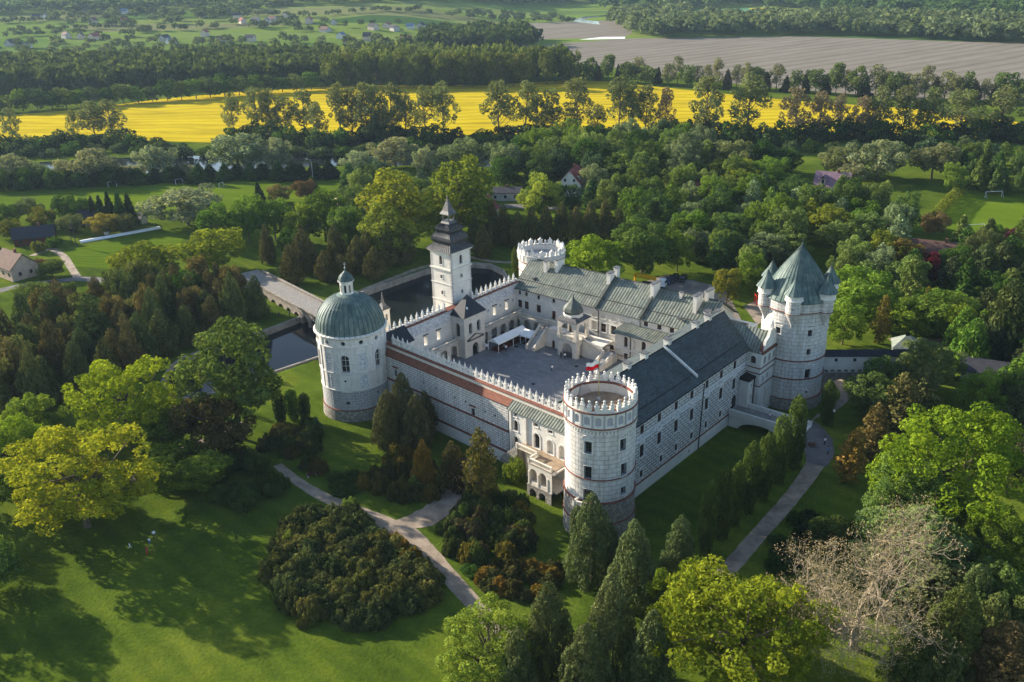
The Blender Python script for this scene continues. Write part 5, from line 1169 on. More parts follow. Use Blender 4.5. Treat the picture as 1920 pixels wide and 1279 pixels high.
def yews():
    out = []; H = 1.1
    for _ in range(5):
        a = RG.uniform(0, 2*pi, 95); r = np.sqrt(RG.uniform(0, 1, 95))*1.02; dome = np.sqrt(np.maximum(0, 1.12-r*r))
        z = dome*RG.uniform(.25, .98, 95)*(.82+.25*np.sin(a*3+RG.uniform(0, 6)))
        B = np.column_stack([r*np.cos(a), r*np.sin(a), z, RG.uniform(.10, .21, 95)]); B = np.vstack([B, [0, 0, .4, .55]])
        V, v = cloud(B, .05, .7, .6, (1, 1, 1.25), 2.0, (0, 0, 1), .2, .7)
        mb = MB(); mb.tube([(0, 0, -.1), (0, 0, .5)], .05, .02, 5); o = mb.build('trunk', 'bark'); me = o.data; bpy.data.objects.remove(o)
        out.append((mk('crown', norm(V, H), v, 'needles'), scale_me(me, H)))
    PROTO['yew'] = out
yews()
conic('thuja_hi', 3.4, 230, .032, .62, 5, thuja, br=.19, st=(1, 1, 1.7), jr=(.5, 1.12))
conic('thuja', 3.2, 110, .06, .65, 5, thuja, br=.23, jr=(.55, 1.08))
conic('column', 5.2, 130, .07, .75, 3, column, br=.27, st=(1, 1, 2.0))
conic('spruce', 2.9, 90, .075, .75, 3, sprucep, br=.22, st=(1.2, 1.2, .7), el=1.2, up=None)
conic('larch', 3.0, 80, .065, .42, 3, larch, br=.20, st=(1.1, 1.1, .8), mat='needles', el=1.1, up=None)
def poplar(key, H, n, K, br, size, dens):
    out = []
    for _ in range(n):
        B = []; mb = MB(); lean = RG.normal(size=2)*.08
        nst = RG.integers(2, 4)
        mb.tube([(0, 0, -.1), (0, 0, H*.15), (lean[0], lean[1], H*.5), (lean[0]*2, lean[1]*2, H*.93)], .06, .012, 6)
        for k in range(K):
            z = RG.uniform(.2, 1)**.8; a = RG.uniform(0, 2*pi); R = (.35+.75*sin(pi*min(1, z*.95)))*RG.uniform(.25, 1)*(.85 if z < .8 else .7)
            p = np.array([R*cos(a)+lean[0]*2*z, R*sin(a)+lean[1]*2*z, z*H*.97]); B.append([*p, br*RG.uniform(.6, 1.3)])
            if k % 2 == 0:
                zb = max(.12, z-.16-R*.1); b = np.array([lean[0]*2*zb, lean[1]*2*zb, zb*H]); mb.tube([tuple(b), tuple((b+p)/2+np.array([0, 0, -.04])), tuple(p)], .02, .006, 4)
        V, v = cloud(B, size, dens, .7); o = mb.build('trunk', 'bark'); me = o.data; bpy.data.objects.remove(o)
        out.append((mk('crown', norm(V, H), v, 'foliage'), scale_me(me, H)))
    PROTO[key] = out
poplar('poplar', 3.0, 5, 62, .19, .062, .5)
poplar('airy', 2.2, 3, 85, .21, .05, .55)

REG = []   # registered plants for labels
GR = dict(oak='broadleaf trees of the park', oak_hi='broadleaf trees of the park', oak_lo='far broadleaf trees', oval='broadleaf trees of the park', willow='silvery willows by the river', shrub='shrubs of the park', shrub_lo='bushes along the fields', yew='dense evergreen shrub beds', thuja='thujas of the park', thuja_hi='thujas of the park', column='row of columnar cypresses', spruce='spruces', larch='larches and airy conifers', poplar='river poplars', airy='large airy trees behind the clock tower')
def plant(key, x, y, R, H, col, adj, name='broadleaf_tree', cat='tree', z=None, group=None):
    if key in ('oak', 'oval', 'willow', 'oak_lo', 'airy'): R *= 1.1
    cm, tm = PROTO[key][RG.integers(len(PROTO[key]))]; z = float(T(x, y)) if z is None else z
    e = bpy.data.objects.new(name, None); COL.objects.link(e); e.location = (x, y, z-.1); e.rotation_euler = (0, 0, RG.uniform(0, 2*pi)); s = RG.uniform(.94, 1.06); e.scale = (R*s, R/s, H)
    c = bpy.data.objects.new('crown', cm); COL.objects.link(c); c.parent = e; j = RG.uniform(.85, 1.15); k = RG.uniform(.93, 1.07); c.color = (col[0]*j*k*1.12, col[1]*j*1.12, col[2]*j*1.0, 1)
    if cat == 'tree': t_ = bpy.data.objects.new('trunk', tm); COL.objects.link(t_); t_.parent = e
    e['category'] = cat; e['group'] = group or GR[key]; REG.append((e, adj, (x, y, z))); return e
def P(key, px, py, w, H, col, adj, name='broadleaf_tree', cat='tree', cz=.58):
    """crown centre pixel px,py; crown width w px; height H metres"""
    x, y, z = 0, 0, 0; g = 0.0
    for _ in range(6): x, y, z = at(px, py, g+H*cz); g = .5*g+.5*float(T(x, y))
    d = hypot(hypot(x, y), HC-z); return plant(key, x, y, w*d/FPX/2, H, col, adj, name, cat)
YG = (.20, .24, .012); LG = (.13, .20, .022); MG = (.070, .13, .018); DG = (.038, .080, .016); OL = (.10, .115, .02); SV = (.17, .21, .13); BR = (.065, .058, .022); DK = (.022, .040, .014); GO = (.19, .135, .018); TH = (.050, .068, .024); BS = (.05, .085, .045); WP = (.18, .20, .11)
# foreground and near trees -------------------------------------------------
P('oak_hi', 232, 745, 205, 20, (.17, .235, .015), 'bright green spreading tree')
P('oak_hi', 140, 885, 270, 19, (.20, .225, .016), 'huge yellow-green spreading tree')
P('oak_hi', 10, 830, 130, 14, (.13, .2, .015), 'green broadleaf tree')
P('oak', 345, 870, 150, 9, (.10, .15, .02), 'low green broadleaf tree')
P('oval', 430, 692, 172, 27, (.09, .14, .035), 'very tall dense green tree')
P('oak', 392, 790, 135, 13, BR, 'round brownish evergreen tree')
P('oak_hi', 1390, 1175, 335, 19, (.14, .185, .016), 'brilliant yellow-green tree')
P('oak_hi', 1290, 1120, 150, 12, (.14, .185, .016), 'brilliant yellow-green tree')
P('oak_hi', 915, 1205, 200, 13, (.155, .21, .035), 'pale yellow-green feathery tree')
P('oak_hi', 1785, 870, 280, 22, (.12, .18, .014), 'huge bright green tree')
P('oak_hi', 1700, 925, 160, 15, (.12, .19, .05), 'soft green round tree')
P('oak_hi', 1860, 1010, 150, 13, (.10, .16, .02), 'mid green round tree')
P('oak_hi', -60, 1050, 160, 12, (.08, .14, .03), 'dark green round tree')
for q in ((1110, 1025, 95, 16), (1195, 1075, 100, 15), (1272, 1035, 66, 11), (1035, 1200, 100, 17), (1150, 1195, 110, 17), (1215, 1245, 96, 15), (965, 1270, 80, 14), (1095, 1270, 110, 15), (1085, 1010, 30, 10), (1148, 1045, 50, 11)):
    P('thuja_hi' if q[2] > 40 else 'column', *q, (.078, .10, .04), 'grey-green pointed thuja', 'thuja_tree', cz=.42)
for q in ((1785, 1185, 105, 14, (.07, .09, .025)), (1712, 1235, 90, 11, (.045, .07, .02)), (1890, 1235, 120, 11, (.10, .08, .035)), (1830, 1130, 90, 11, (.085, .11, .04))):
    P('thuja_hi', *q, 'olive green conifer', 'conifer_tree', cz=.42)
for i, (x, y) in enumerate(((1322, 1035), (1352, 1010), (1376, 985), (1400, 962), (1428, 938), (1458, 905), (1488, 878))):
    g = gat(x, y); plant('column', g[0], g[1], [1.4, 1.55, 1.25, 1.45, 1.4, 1.5, 1.6][i], [12.5, 12.5, 11.5, 13, 12.5, 13, 14][i], (.062, .088, .018), 'dark columnar cypress', 'cypress_tree')
g = gat(1549, 797); plant('column', g[0], g[1], 1.3, 9.5, (.06, .09, .02), 'slim columnar cypress', 'cypress_tree')
P('column', 966, 493, 12, 10, (.08, .10, .02), 'slim columnar cypress', 'cypress_tree')
# around the front lawn
for q in ((722, 790, 62, 12.5), (752, 770, 66, 15), (778, 792, 62, 12), (800, 775, 40, 10)): P('thuja_hi', *q, (.075, .078, .032), 'clustered brown-green conifer', 'conifer_tree', cz=.45)
P('thuja_hi', 792, 872, 46, 10, (.17, .115, .02), 'golden thuja', 'thuja_tree', cz=.45)
P('thuja', 850, 875, 60, 10, (.055, .05, .018), 'dark brown thuja', 'thuja_tree', cz=.45)
P('larch', 902, 880, 88, 16, (.10, .095, .025), 'tall loose olive conifer', 'larch_tree', cz=.45)
P('shrub', 966, 878, 44, 5, (.10, .15, .02), 'ivy-green rounded shrub', 'shrub', 'shrub')
P('column', 524, 765, 22, 7, DK, 'slim dark juniper', 'juniper_tree', cz=.5); P('column', 549, 760, 22, 7, DG, 'slim dark juniper', 'juniper_tree', cz=.5); P('column', 570, 765, 20, 6.5, DK, 'slim dark juniper', 'juniper_tree', cz=.5)
def bed(n, poly, R, H, cols, adj, key='yew', name='evergreen_shrub', seed=1):
    rg = random.Random(seed); W = [gat(*q)[:2] for q in poly]; xs_ = [p[0] for p in W]; ys_ = [p[1] for p in W]; pts = []
    tries = 0
    while len(pts) < n and tries < 4000:
        tries += 1; x, y = rg.uniform(min(xs_), max(xs_)), rg.uniform(min(ys_), max(ys_))
        s = float(sdf(np.array([x]), np.array([y]), W)[0])
        if s > -R[0]*.3 or nearpath(x, y) < R[0]+1.7: continue
        if any(hypot(x-a, y-b) < R[0]*.82*(1-tries/7000) for a, b in pts): continue
        pts.append((x, y))
    for x, y in pts:
        c = rg.choice(cols); plant(key, x, y, rg.uniform(*R), rg.uniform(*H), c, adj, name, 'shrub')
YW = [(.060, .075, .026), (.075, .088, .028), (.050, .066, .024), (.105, .108, .03)]
bed(78, [(500, 1075), (520, 1010), (590, 955), (665, 965), (730, 1000), (800, 1050), (820, 1100), (790, 1140), (700, 1180), (590, 1180), (520, 1130)], (2.0, 3.1), (2.6, 4.0), YW, 'dark bronze-green yew', seed=3)
bed(9, [(735, 1000), (800, 1040), (820, 1080), (780, 1085), (730, 1040)], (1.1, 1.6), (2.2, 3.4), [(.17, .11, .02)], 'orange-tipped yew', seed=5)
bed(18, [(380, 900), (420, 855), (500, 865), (545, 910), (540, 945), (460, 960), (390, 945)], (1.7, 2.4), (2.4, 3.8), [(.045, .075, .016), (.05, .085, .02)], 'deep green laurel shrub', 'shrub', seed=6)
bed(26, [(665, 935), (690, 880), (760, 845), (820, 880), (828, 940), (790, 975), (700, 970)], (1.3, 1.9), (2.2, 3.6), [(.095, .085, .02), (.15, .115, .02), (.06, .065, .022), (.08, .08, .022)], 'golden bronze yew', seed=7)
bed(44, [(808, 985), (850, 930), (930, 905), (990, 950), (1015, 1020), (960, 1060), (880, 1070), (830, 1040)], (1.3, 2.1), (2.2, 3.8), [(.125, .105, .02), (.05, .07, .02), (.065, .088, .022), (.045, .062, .02), (.08, .075, .035)], 'mixed bronze yew', seed=8)
bed(16, [(485, 850), (520, 800), (600, 800), (628, 850), (600, 890), (520, 890)], (1.5, 2.2), (2.0, 3.4), [(.05, .06, .02), (.045, .07, .02), (.08, .07, .02)], 'dark juniper shrub', seed=9)
bed(7, [(560, 940), (600, 900), (660, 890), (680, 930), (640, 950), (590, 955)], (1.3, 1.9), (1.0, 1.8), [(.05, .085, .02)], 'low creeping green shrub', 'shrub', seed=10)
bed(22, [(900, 1090), (930, 1055), (1010, 1040), (1060, 1060), (1070, 1110), (1000, 1130), (920, 1120)], (1.3, 1.9), (1.6, 2.6), [(.075, .075, .025), (.15, .10, .02), (.06, .07, .025)], 'spiky juniper shrub', seed=12)
bed(9, [(860, 1075), (900, 1035), (960, 1050), (930, 1100), (880, 1110)], (1.2, 1.7), (1.0, 1.6), [(.045, .10, .02)], 'low bright green shrub', 'shrub', seed=13)
for q, c in (((655, 945, 30), (.14, .19, .05)), ((775, 905, 26), (.15, .2, .05)), ((905, 950, 34), (.13, .17, .05)), ((535, 1010, 34), (.14, .19, .04)), ((585, 795, 34), (.08, .14, .06)), ((870, 955, 26), (.12, .18, .04))): P('shrub', *q, 3.2, c, 'fresh light green shrub', 'shrub', 'shrub')
bed(12, [(1440, 1060), (1475, 980), (1530, 930), (1560, 980), (1500, 1060), (1470, 1090)], (1.4, 2.2), (1.2, 2.4), [DK, DG], 'dark ground-hugging shrub', 'shrub', seed=14)
# right side, between tower and edge
for q, c, k, a in (((1598, 845, 80, 11), (.17, .12, .028), 'larch', 'orange-tinged conifer'), ((1640, 800, 80, 12), (.12, .10, .035), 'larch', 'orange-tinged conifer'), ((1640, 740, 95, 11), (.085, .135, .04), 'oak', 'leafy green tree'), ((1655, 700, 70, 9), (.08, .13, .04), 'oak', 'leafy green tree'),
    ((1690, 745, 95, 14), (.10, .10, .035), 'larch', 'brown-green conifer'), ((1735, 735, 90, 14), (.09, .10, .04), 'larch', 'brown-green conifer'), ((1745, 680, 100, 14), (.13, .17, .06), 'oval', 'pale green tree'), ((1845, 735, 75, 12), (.10, .16, .025), 'oak', 'leafy green tree'),
    ((1905, 735, 60, 12), (.09, .15, .03), 'oak', 'leafy green tree'), ((1655, 590, 44, 13), (.12, .095, .02), 'larch', 'slim orange-brown conifer'), ((1615, 545, 130, 14), (.115, .19, .025), 'oak', 'bright green round tree'), ((1585, 600, 70, 11), (.11, .18, .025), 'oak', 'bright green round tree'),
    ((1700, 590, 90, 10), (.11, .17, .02), 'oak', 'bright green round tree'), ((1765, 580, 105, 12), (.11, .18, .03), 'oak', 'bright green round tree'), ((1365, 530, 50, 11), (.14, .14, .02), 'oval', 'olive-yellow tree'), ((1888, 590, 90, 20), (.06, .075, .025), 'thuja', 'large dark conifer'),
    ((1795, 600, 60, 11), (.12, .17, .02), 'oak', 'bright green round tree'), ((1900, 860, 70, 12), (.06, .07, .04), 'oak', 'dull dark green tree'), ((1740, 560, 26, 8), (.20, .13, .02), 'thuja', 'orange thuja'), ((1828, 558, 24, 7), (.22, .14, .02), 'thuja', 'orange thuja')):
    P(k, *q, c, a, {'larch': 'conifer_tree', 'thuja': 'thuja_tree'}.get(k, 'broadleaf_tree'))
# airy trees behind the clock tower
P('airy', 765, 385, 140, 25, (.17, .20, .02), 'tall airy yellow-green tree'); P('airy', 850, 370, 130, 27, (.12, .17, .02), 'tall airy yellow-green tree'); P('airy', 740, 430, 100, 18, (.16, .2, .03), 'tall airy yellow-green tree')
for q, c in (((605, 395, 85, 19), MG), ((650, 420, 75, 17), (.09, .15, .03)), ((560, 415, 55, 15), LG), ((510, 400, 62, 17), MG), ((462, 405, 60, 17), MG), ((405, 412, 70, 15), MG), ((395, 465, 115, 14), (.14, .17, .015)), ((275, 495, 120, 16), (.10, .13, .015)), ((330, 540, 90, 13), MG), ((1110, 480, 105, 15), (.125, .19, .018)), ((1205, 455, 115, 17), (.075, .125, .03)), ((1020, 365, 80, 17), (.15, .2, .03)), ((545, 455, 50, 13), DG)):
    P('oak', *q, c, 'green broadleaf tree' if c != LG else 'light green broadleaf tree')
# thujas and dark conifers near the pond and left
for q in ((501, 460, 30, 13), (570, 475, 56, 14), (545, 500, 50, 13), (632, 465, 40, 14), (668, 480, 45, 12), (716, 465, 60, 13), (690, 470, 40, 12), (760, 465, 40, 12), (920, 420, 38, 15), (945, 425, 36, 14), (973, 435, 36, 13), (998, 430, 34, 14), (1025, 425, 34, 13), (1052, 420, 34, 14), (1080, 425, 36, 13), (1108, 418, 36, 14), (1135, 415, 36, 14), (890, 440, 36, 12), (905, 455, 40, 11), (1160, 425, 34, 12), (700, 495, 44, 10), (610, 500, 44, 10), (640, 505, 40, 9)):
    P('thuja', *q, (.080, .078, .028), 'dark brown-green thuja', 'thuja_tree', cz=.45)
rg = random.Random(4); pts = []
poly = [at(*q, 5)[:2] for q in ((60, 600), (180, 560), (300, 540), (420, 530), (490, 560), (440, 615), (300, 655), (230, 690), (100, 740), (-30, 790), (-30, 680))]
for _ in range(6000):
    x, y = rg.uniform(-150, -30), rg.uniform(140, 290)
    if float(sdf(np.array([x]), np.array([y]), poly)[0]) > -1 or float(sdf(np.array([x]), np.array([y]), POND)[0]) < 4: continue
    if any(hypot(x-a, y-b) < 5.3 for a, b in pts): continue
    pts.append((x, y))
for x, y in pts[:100]:
    u = rg.random(); plant('thuja' if u < .5 else ('larch' if u < .75 else 'oak'), x, y, rg.uniform(3.0, 4.2), rg.uniform(11, 17), [(.085, .078, .03), (.07, .085, .03), (.095, .085, .035), (.06, .085, .03)][rg.randrange(4)], 'dark grove conifer', 'conifer_tree')
P('larch', 165, 600, 100, 18, (.075, .10, .03), 'spreading light conifer', 'conifer_tree'); P('larch', 90, 590, 80, 15, (.06, .09, .03), 'spreading light conifer', 'conifer_tree'); P('oak', 10, 650, 50, 8, (.12, .08, .03), 'rust-coloured small tree')
# left gardens
for q, c, k, a in (((347, 385, 135, 13), SV, 'willow', 'wide silver-green willow'), ((185, 390, 26, 12), DK, 'spruce', 'dark spruce'), ((205, 385, 26, 13), DK, 'spruce', 'dark spruce'), ((222, 385, 28, 14), DG, 'spruce', 'dark spruce'), ((240, 388, 28, 13), DK, 'spruce', 'dark spruce'), ((172, 388, 22, 11), DK, 'spruce', 'dark spruce'),
    ((122, 385, 44, 11), DG, 'oak', 'dark round tree'), ((155, 390, 40, 10), DG, 'oak', 'dark round tree'), ((48, 388, 44, 9), (.10, .13, .06), 'oak', 'grey-green tree'), ((80, 405, 40, 8), OL, 'oak', 'orchard tree'), ((133, 415, 46, 7), (.11, .13, .05), 'oak', 'orchard tree'), ((190, 416, 52, 8), (.22, .19, .04), 'oak', 'yellow orchard tree'), ((235, 415, 38, 7), (.12, .14, .05), 'oak', 'orchard tree'), ((15, 425, 40, 7), OL, 'oak', 'orchard tree'), ((100, 452, 22, 4), MG, 'shrub', 'small garden bush'), ((10, 400, 40, 9), DG, 'oak', 'dark round tree'), ((485, 358, 24, 9), DK, 'spruce', 'dark spruce'), ((522, 360, 44, 8), (.14, .12, .05), 'oak', 'tan budding tree'), ((570, 350, 40, 9), (.12, .08, .04), 'oak', 'reddish tree'), ((585, 345, 30, 8), DG, 'spruce', 'dark spruce'), ((70, 460, 24, 4), OL, 'shrub', 'small garden bush')):
    P(k, *q, c, a, {'spruce': 'spruce_tree', 'willow': 'willow_tree', 'shrub': 'shrub'}.get(k, 'broadleaf_tree'), 'shrub' if k == 'shrub' else 'tree')
# river willows
for q, c in (((165, 308, 92, 14), WP), ((288, 300, 66, 13), SV), ((445, 283, 105, 17), SV), ((518, 288, 56, 15), SV), ((740, 283, 78, 13), WP), ((675, 305, 60, 11), SV), ((700, 318, 60, 9), BS), ((870, 290, 84, 15), (.12, .17, .08)), ((800, 300, 56, 11), WP), ((1375, 290, 84, 13), (.14, .17, .07)), ((1330, 285, 50, 12), BS), ((1430, 290, 50, 13), DG), ((1475, 300, 60, 10), DG), ((1575, 300, 66, 11), (.14, .16, .07)), ((1650, 297, 96, 15), WP), ((1752, 298, 78, 14), (.15, .16, .08)), ((20, 315, 70, 12), WP), ((70, 325, 40, 9), (.12, .16, .06)), ((1600, 325, 50, 8), WP)):
    P('willow', *q, c, 'silvery round willow', 'willow_tree')
for x in range(0, 560, 26):
    y = 337-(x/560)*18; P('spruce' if 250 < x else 'shrub', x+rg.uniform(-5, 5), y-2 if x < 300 else y-4, rg.uniform(34, 46), rg.uniform(6.5, 9.5), DK if x % 52 else DG, 'dark hedge bush', 'hedge_bush', 'shrub')
for x, y in ((75, 325), (110, 322), (215, 318), (340, 318), (250, 318), (360, 322)): P('shrub', x, y, 36, 6, WP, 'pale grey-green bush', 'hedge_bush', 'shrub')
for x, y in ((560, 318), (590, 316), (618, 315)): P('spruce', x, y, 40, 8, DK, 'dark hedge bush', 'hedge_bush', 'shrub')
# wooded belt (middle), filled by sampling
def fill(n, poly, gap, Rr, Hr, cols, adj, keys, seed, avoid=(), z=8, names=('broadleaf_tree',)):
    rg = random.Random(seed); Wd = [at(*q, z)[:2] for q in poly]; xs_ = [p[0] for p in Wd]; ys_ = [p[1] for p in Wd]; pts = []; t_ = 0
    while len(pts) < n and t_ < 9000:
        t_ += 1; x, y = rg.uniform(min(xs_), max(xs_)), rg.uniform(min(ys_), max(ys_))
        if float(sdf(np.array([x]), np.array([y]), Wd)[0]) > 0: continue
        g = gap*(1-t_/20000)
        if any(hypot(x-a, y-b) < g for a, b in pts): continue
        q = pix((x, y, 7))
        if any(abs(q[0]-a) < r_ and abs(q[1]-b) < r_ for a, b, r_ in avoid): continue
        pts.append((x, y))
    for x, y in pts:
        k = rg.choice(keys); c = rg.choice(cols); plant(k, x, y, rg.uniform(*Rr), rg.uniform(*Hr), c, adj, {'spruce': 'spruce_tree', 'thuja': 'thuja_tree', 'willow': 'willow_tree', 'larch': 'conifer_tree'}.get(k, 'broadleaf_tree'), 'tree')
AV = [(1075, 352, 26), (1557, 356, 34), (1752, 480, 40), (1240, 335, 14), (940, 362, 34), (1200, 372, 12), (1600, 345, 20), (1845, 562, 22), (710, 378, 20), (650, 372, 14)]
PAL = [(.10, .15, .035), (.12, .17, .05), (.075, .125, .03), (.055, .10, .03), (.13, .17, .09), (.09, .15, .02)]
fill(46, [(935, 300), (1000, 262), (1100, 255), (1320, 262), (1320, 310), (1260, 335), (1100, 330), (940, 322)], 9.5, (5.5, 8), (13, 19), PAL+[BS, DG], 'leafy riverside tree', ['willow', 'oak', 'oval'], 21, AV)
fill(60, [(1150, 400), (1180, 350), (1300, 330), (1450, 335), (1520, 380), (1640, 400), (1720, 430), (1700, 500), (1600, 480), (1500, 470), (1400, 500), (1300, 480), (1230, 430)], 8.2, (4.5, 6.6), (11, 17), PAL+[(.13, .16, .02), MG], 'leafy tree of the wood', ['oak', 'oval', 'oak', 'larch'], 22, AV, 6)
fill(16, [(1260, 440), (1400, 500), (1600, 500), (1700, 500), (1700, 545), (1560, 530), (1430, 560), (1380, 520), (1270, 500)], 8, (4, 5.6), (9, 13), PAL+[(.14, .11, .03)], 'leafy tree near the car park', ['oak', 'oval', 'larch'], 23, AV+[(1280, 545, 60), (1495, 540, 85)], 5)
fill(24, [(640, 340), (760, 340), (900, 350), (1140, 350), (1150, 400), (900, 405), (720, 400), (640, 400)], 9, (4, 6), (10, 14), PAL, 'leafy tree by the village houses', ['oak', 'oval', 'spruce'], 24, AV+[(960, 378, 45)], 5)
fill(22, [(1780, 300), (1930, 290), (1960, 380), (1850, 350), (1790, 345)], 6.5, (3.2, 4.6), (10, 14), [(.09, .13, .03), (.06, .10, .03), DG], 'corner plantation conifer', ['spruce', 'larch', 'oak'], 25, (), 5)
fill(26, [(1690, 520), (1730, 500), (1790, 460), (1930, 470), (1960, 560), (1960, 650), (1850, 640), (1780, 560), (1700, 560)], 7.5, (3.8, 5.6), (10, 15), [DG, (.045, .06, .025), (.09, .12, .03), (.06, .08, .03)], 'dark right-edge tree', ['thuja', 'spruce', 'oak', 'larch'], 26, AV+[(1845, 565, 26)], 5)
fill(16, [(1800, 650), (1960, 640), (1960, 800), (1900, 800), (1830, 700)], 7.5, (3.8, 5.4), (9, 13), [DG, (.05, .07, .03), MG], 'dark right-edge tree', ['thuja', 'oak'], 27, [(1905, 660, 30), (1870, 700, 45)], 5)
P('oak', 1735, 497, 60, 10, (.075, .012, .02), 'dark copper-red beech'); P('shrub', 1905, 438, 34, 4, (.06, .02, .03), 'dark purple bush', 'shrub', 'shrub'); P('shrub', 1865, 430, 34, 4, MG, 'green bush', 'shrub', 'shrub'); P('oak', 1755, 415, 46, 8, (.14, .11, .05), 'tan budding tree'); P('oak', 1792, 330, 44, 12, (.13, .2, .03), 'light green round tree')
# hedge along pitch
hp_ = [gat(*q) for q in ((1752, 415), (1762, 400), (1776, 385), (1790, 372), (1800, 362))]
mbh = []; V_, v_ = [], []
for i in range(len(hp_)-1):
    a, b = np.array(hp_[i]), np.array(hp_[i+1]); k = int(np.linalg.norm(b-a)/1.0)+1
    for j in range(k):
        p = a+(b-a)*j/k; V_.append([p[0], p[1], p[2]+1.2, 1.5]); V_.append([p[0], p[1], p[2]+2.6, 1.4])
Vh, vh = cloud(V_, .35, .5); me = mk('hedge', Vh, vh, 'foliage'); o = bpy.data.objects.new('hedge', me); COL.objects.link(o); o.color = (.13, .16, .02, 1); tag(o, 'tall clipped hedge running along the right-hand football pitch', 'hedge')
# poplars in front of the rapeseed field
pop = [(25, 262, 40, 18), (142, 262, 26, 17), (180, 262, 56, 21), (212, 262, 60, 22), (440, 256, 40, 24), (487, 250, 50, 26), (512, 250, 46, 25), (538, 252, 44, 21), (572, 252, 56, 25), (640, 258, 50, 29), (662, 258, 50, 27), (690, 262, 54, 30), (712, 262, 50, 29), (735, 262, 56, 30), (762, 262, 50, 26), (798, 256, 50, 27), (832, 256, 58, 29), (935, 255, 64, 29), (985, 250, 56, 28), (1010, 252, 44, 22), (1036, 252, 46, 24), (1082, 252, 76, 30), (1160, 250, 60, 30), (1185, 250, 50, 27), (1210, 248, 50, 25), (1247, 250, 40, 24), (1320, 262, 76, 32), (1400, 262, 84, 33), (1490, 262, 66, 26), (1535, 262, 50, 24), (1570, 260, 40, 22), (1610, 262, 46, 22), (1645, 262, 60, 26), (1690, 264, 66, 27), (1740, 266, 60, 26), (1800, 258, 90, 24), (1870, 262, 70, 26), (600, 262, 40, 20), (1120, 262, 40, 18)]
for i, (x, yb, w, h) in enumerate(pop):
    g = gat(x, yb); d = hypot(g[1], HC); bare = x in (1247, 1490, 1535, 1570, 1610); plant('poplar', g[0], g[1], w*d/FPX/2*1.05, h, (.16, .13, .09) if bare else (.12, .145, .06), 'thin half-bare poplar' if bare else 'tall loose poplar', 'poplar_tree')
for i in range(64):
    x = -20+i*31; yb = 268+8*sin(i*.7)+(12 if x < 400 else 0)
    if 350 < x < 430: continue
    g = gat(x, yb); plant('shrub_lo', g[0], g[1], rg.uniform(6, 9), rg.uniform(6, 10) if x < 1250 else rg.uniform(8, 11), [DG, DK, (.05, .08, .03)][i % 3], 'dark riverbank bush', 'bush', 'shrub')
for i in range(46):
    x = 10+i*42; g = gat(x, 290+5*sin(i)); plant('shrub_lo', g[0], g[1], rg.uniform(4, 6), rg.uniform(4, 7), [DG, (.06, .09, .04), BS][i % 3], 'low waterside bush', 'bush', 'shrub')
# trees beyond the rapeseed: left row, tall stand, right row
for i in range(24):
    x = -10+i*27; yb = 212-(x/600)*44; g = gat(x, yb); plant('oak_lo', g[0], g[1], rg.uniform(6, 9), rg.uniform(10, 17), [DG, (.085, .12, .03), MG, (.05, .08, .03)][i % 4], 'field-edge tree', 'broadleaf_tree')
for i in range(30):
    x = 622+i*15.5; g = gat(x, 162+3*sin(i*2)-(6 if x > 980 else 0)); plant('oak_lo', g[0], g[1], rg.uniform(6, 8.5), rg.uniform(24, 28), [(.085, .11, .03), (.075, .105, .025), (.10, .12, .03)][i % 3], 'tall woodland-edge tree', 'broadleaf_tree')
for i in range(46):
    x = 1085+i*18.5; yb = 150+(x-1085)*.058+2*sin(i*3); g = gat(x, yb); k = ('spruce', 'poplar', 'oak_lo', 'thuja', 'poplar', 'oak_lo', 'poplar')[(i*5+i//3) % 7]
    plant(k, g[0], g[1], rg.uniform(3, 4.5) if k in ('spruce', 'thuja') else rg.uniform(5, 8), rg.uniform(11, 16) if k in ('spruce', 'thuja') else rg.uniform(14, 21), {'spruce': (.05, .055, .025), 'thuja': (.05, .045, .022), 'poplar': (.15, .16, .08), 'oak_lo': (.09, .13, .04)}[k], {'spruce': 'dark pointed field-edge conifer', 'thuja': 'dark narrow field-edge conifer', 'poplar': 'thin pale field-edge tree', 'oak_lo': 'rounded green field-edge tree'}[k], {'spruce': 'spruce_tree', 'thuja': 'thuja_tree', 'poplar': 'poplar_tree'}.get(k, 'broadleaf_tree'))
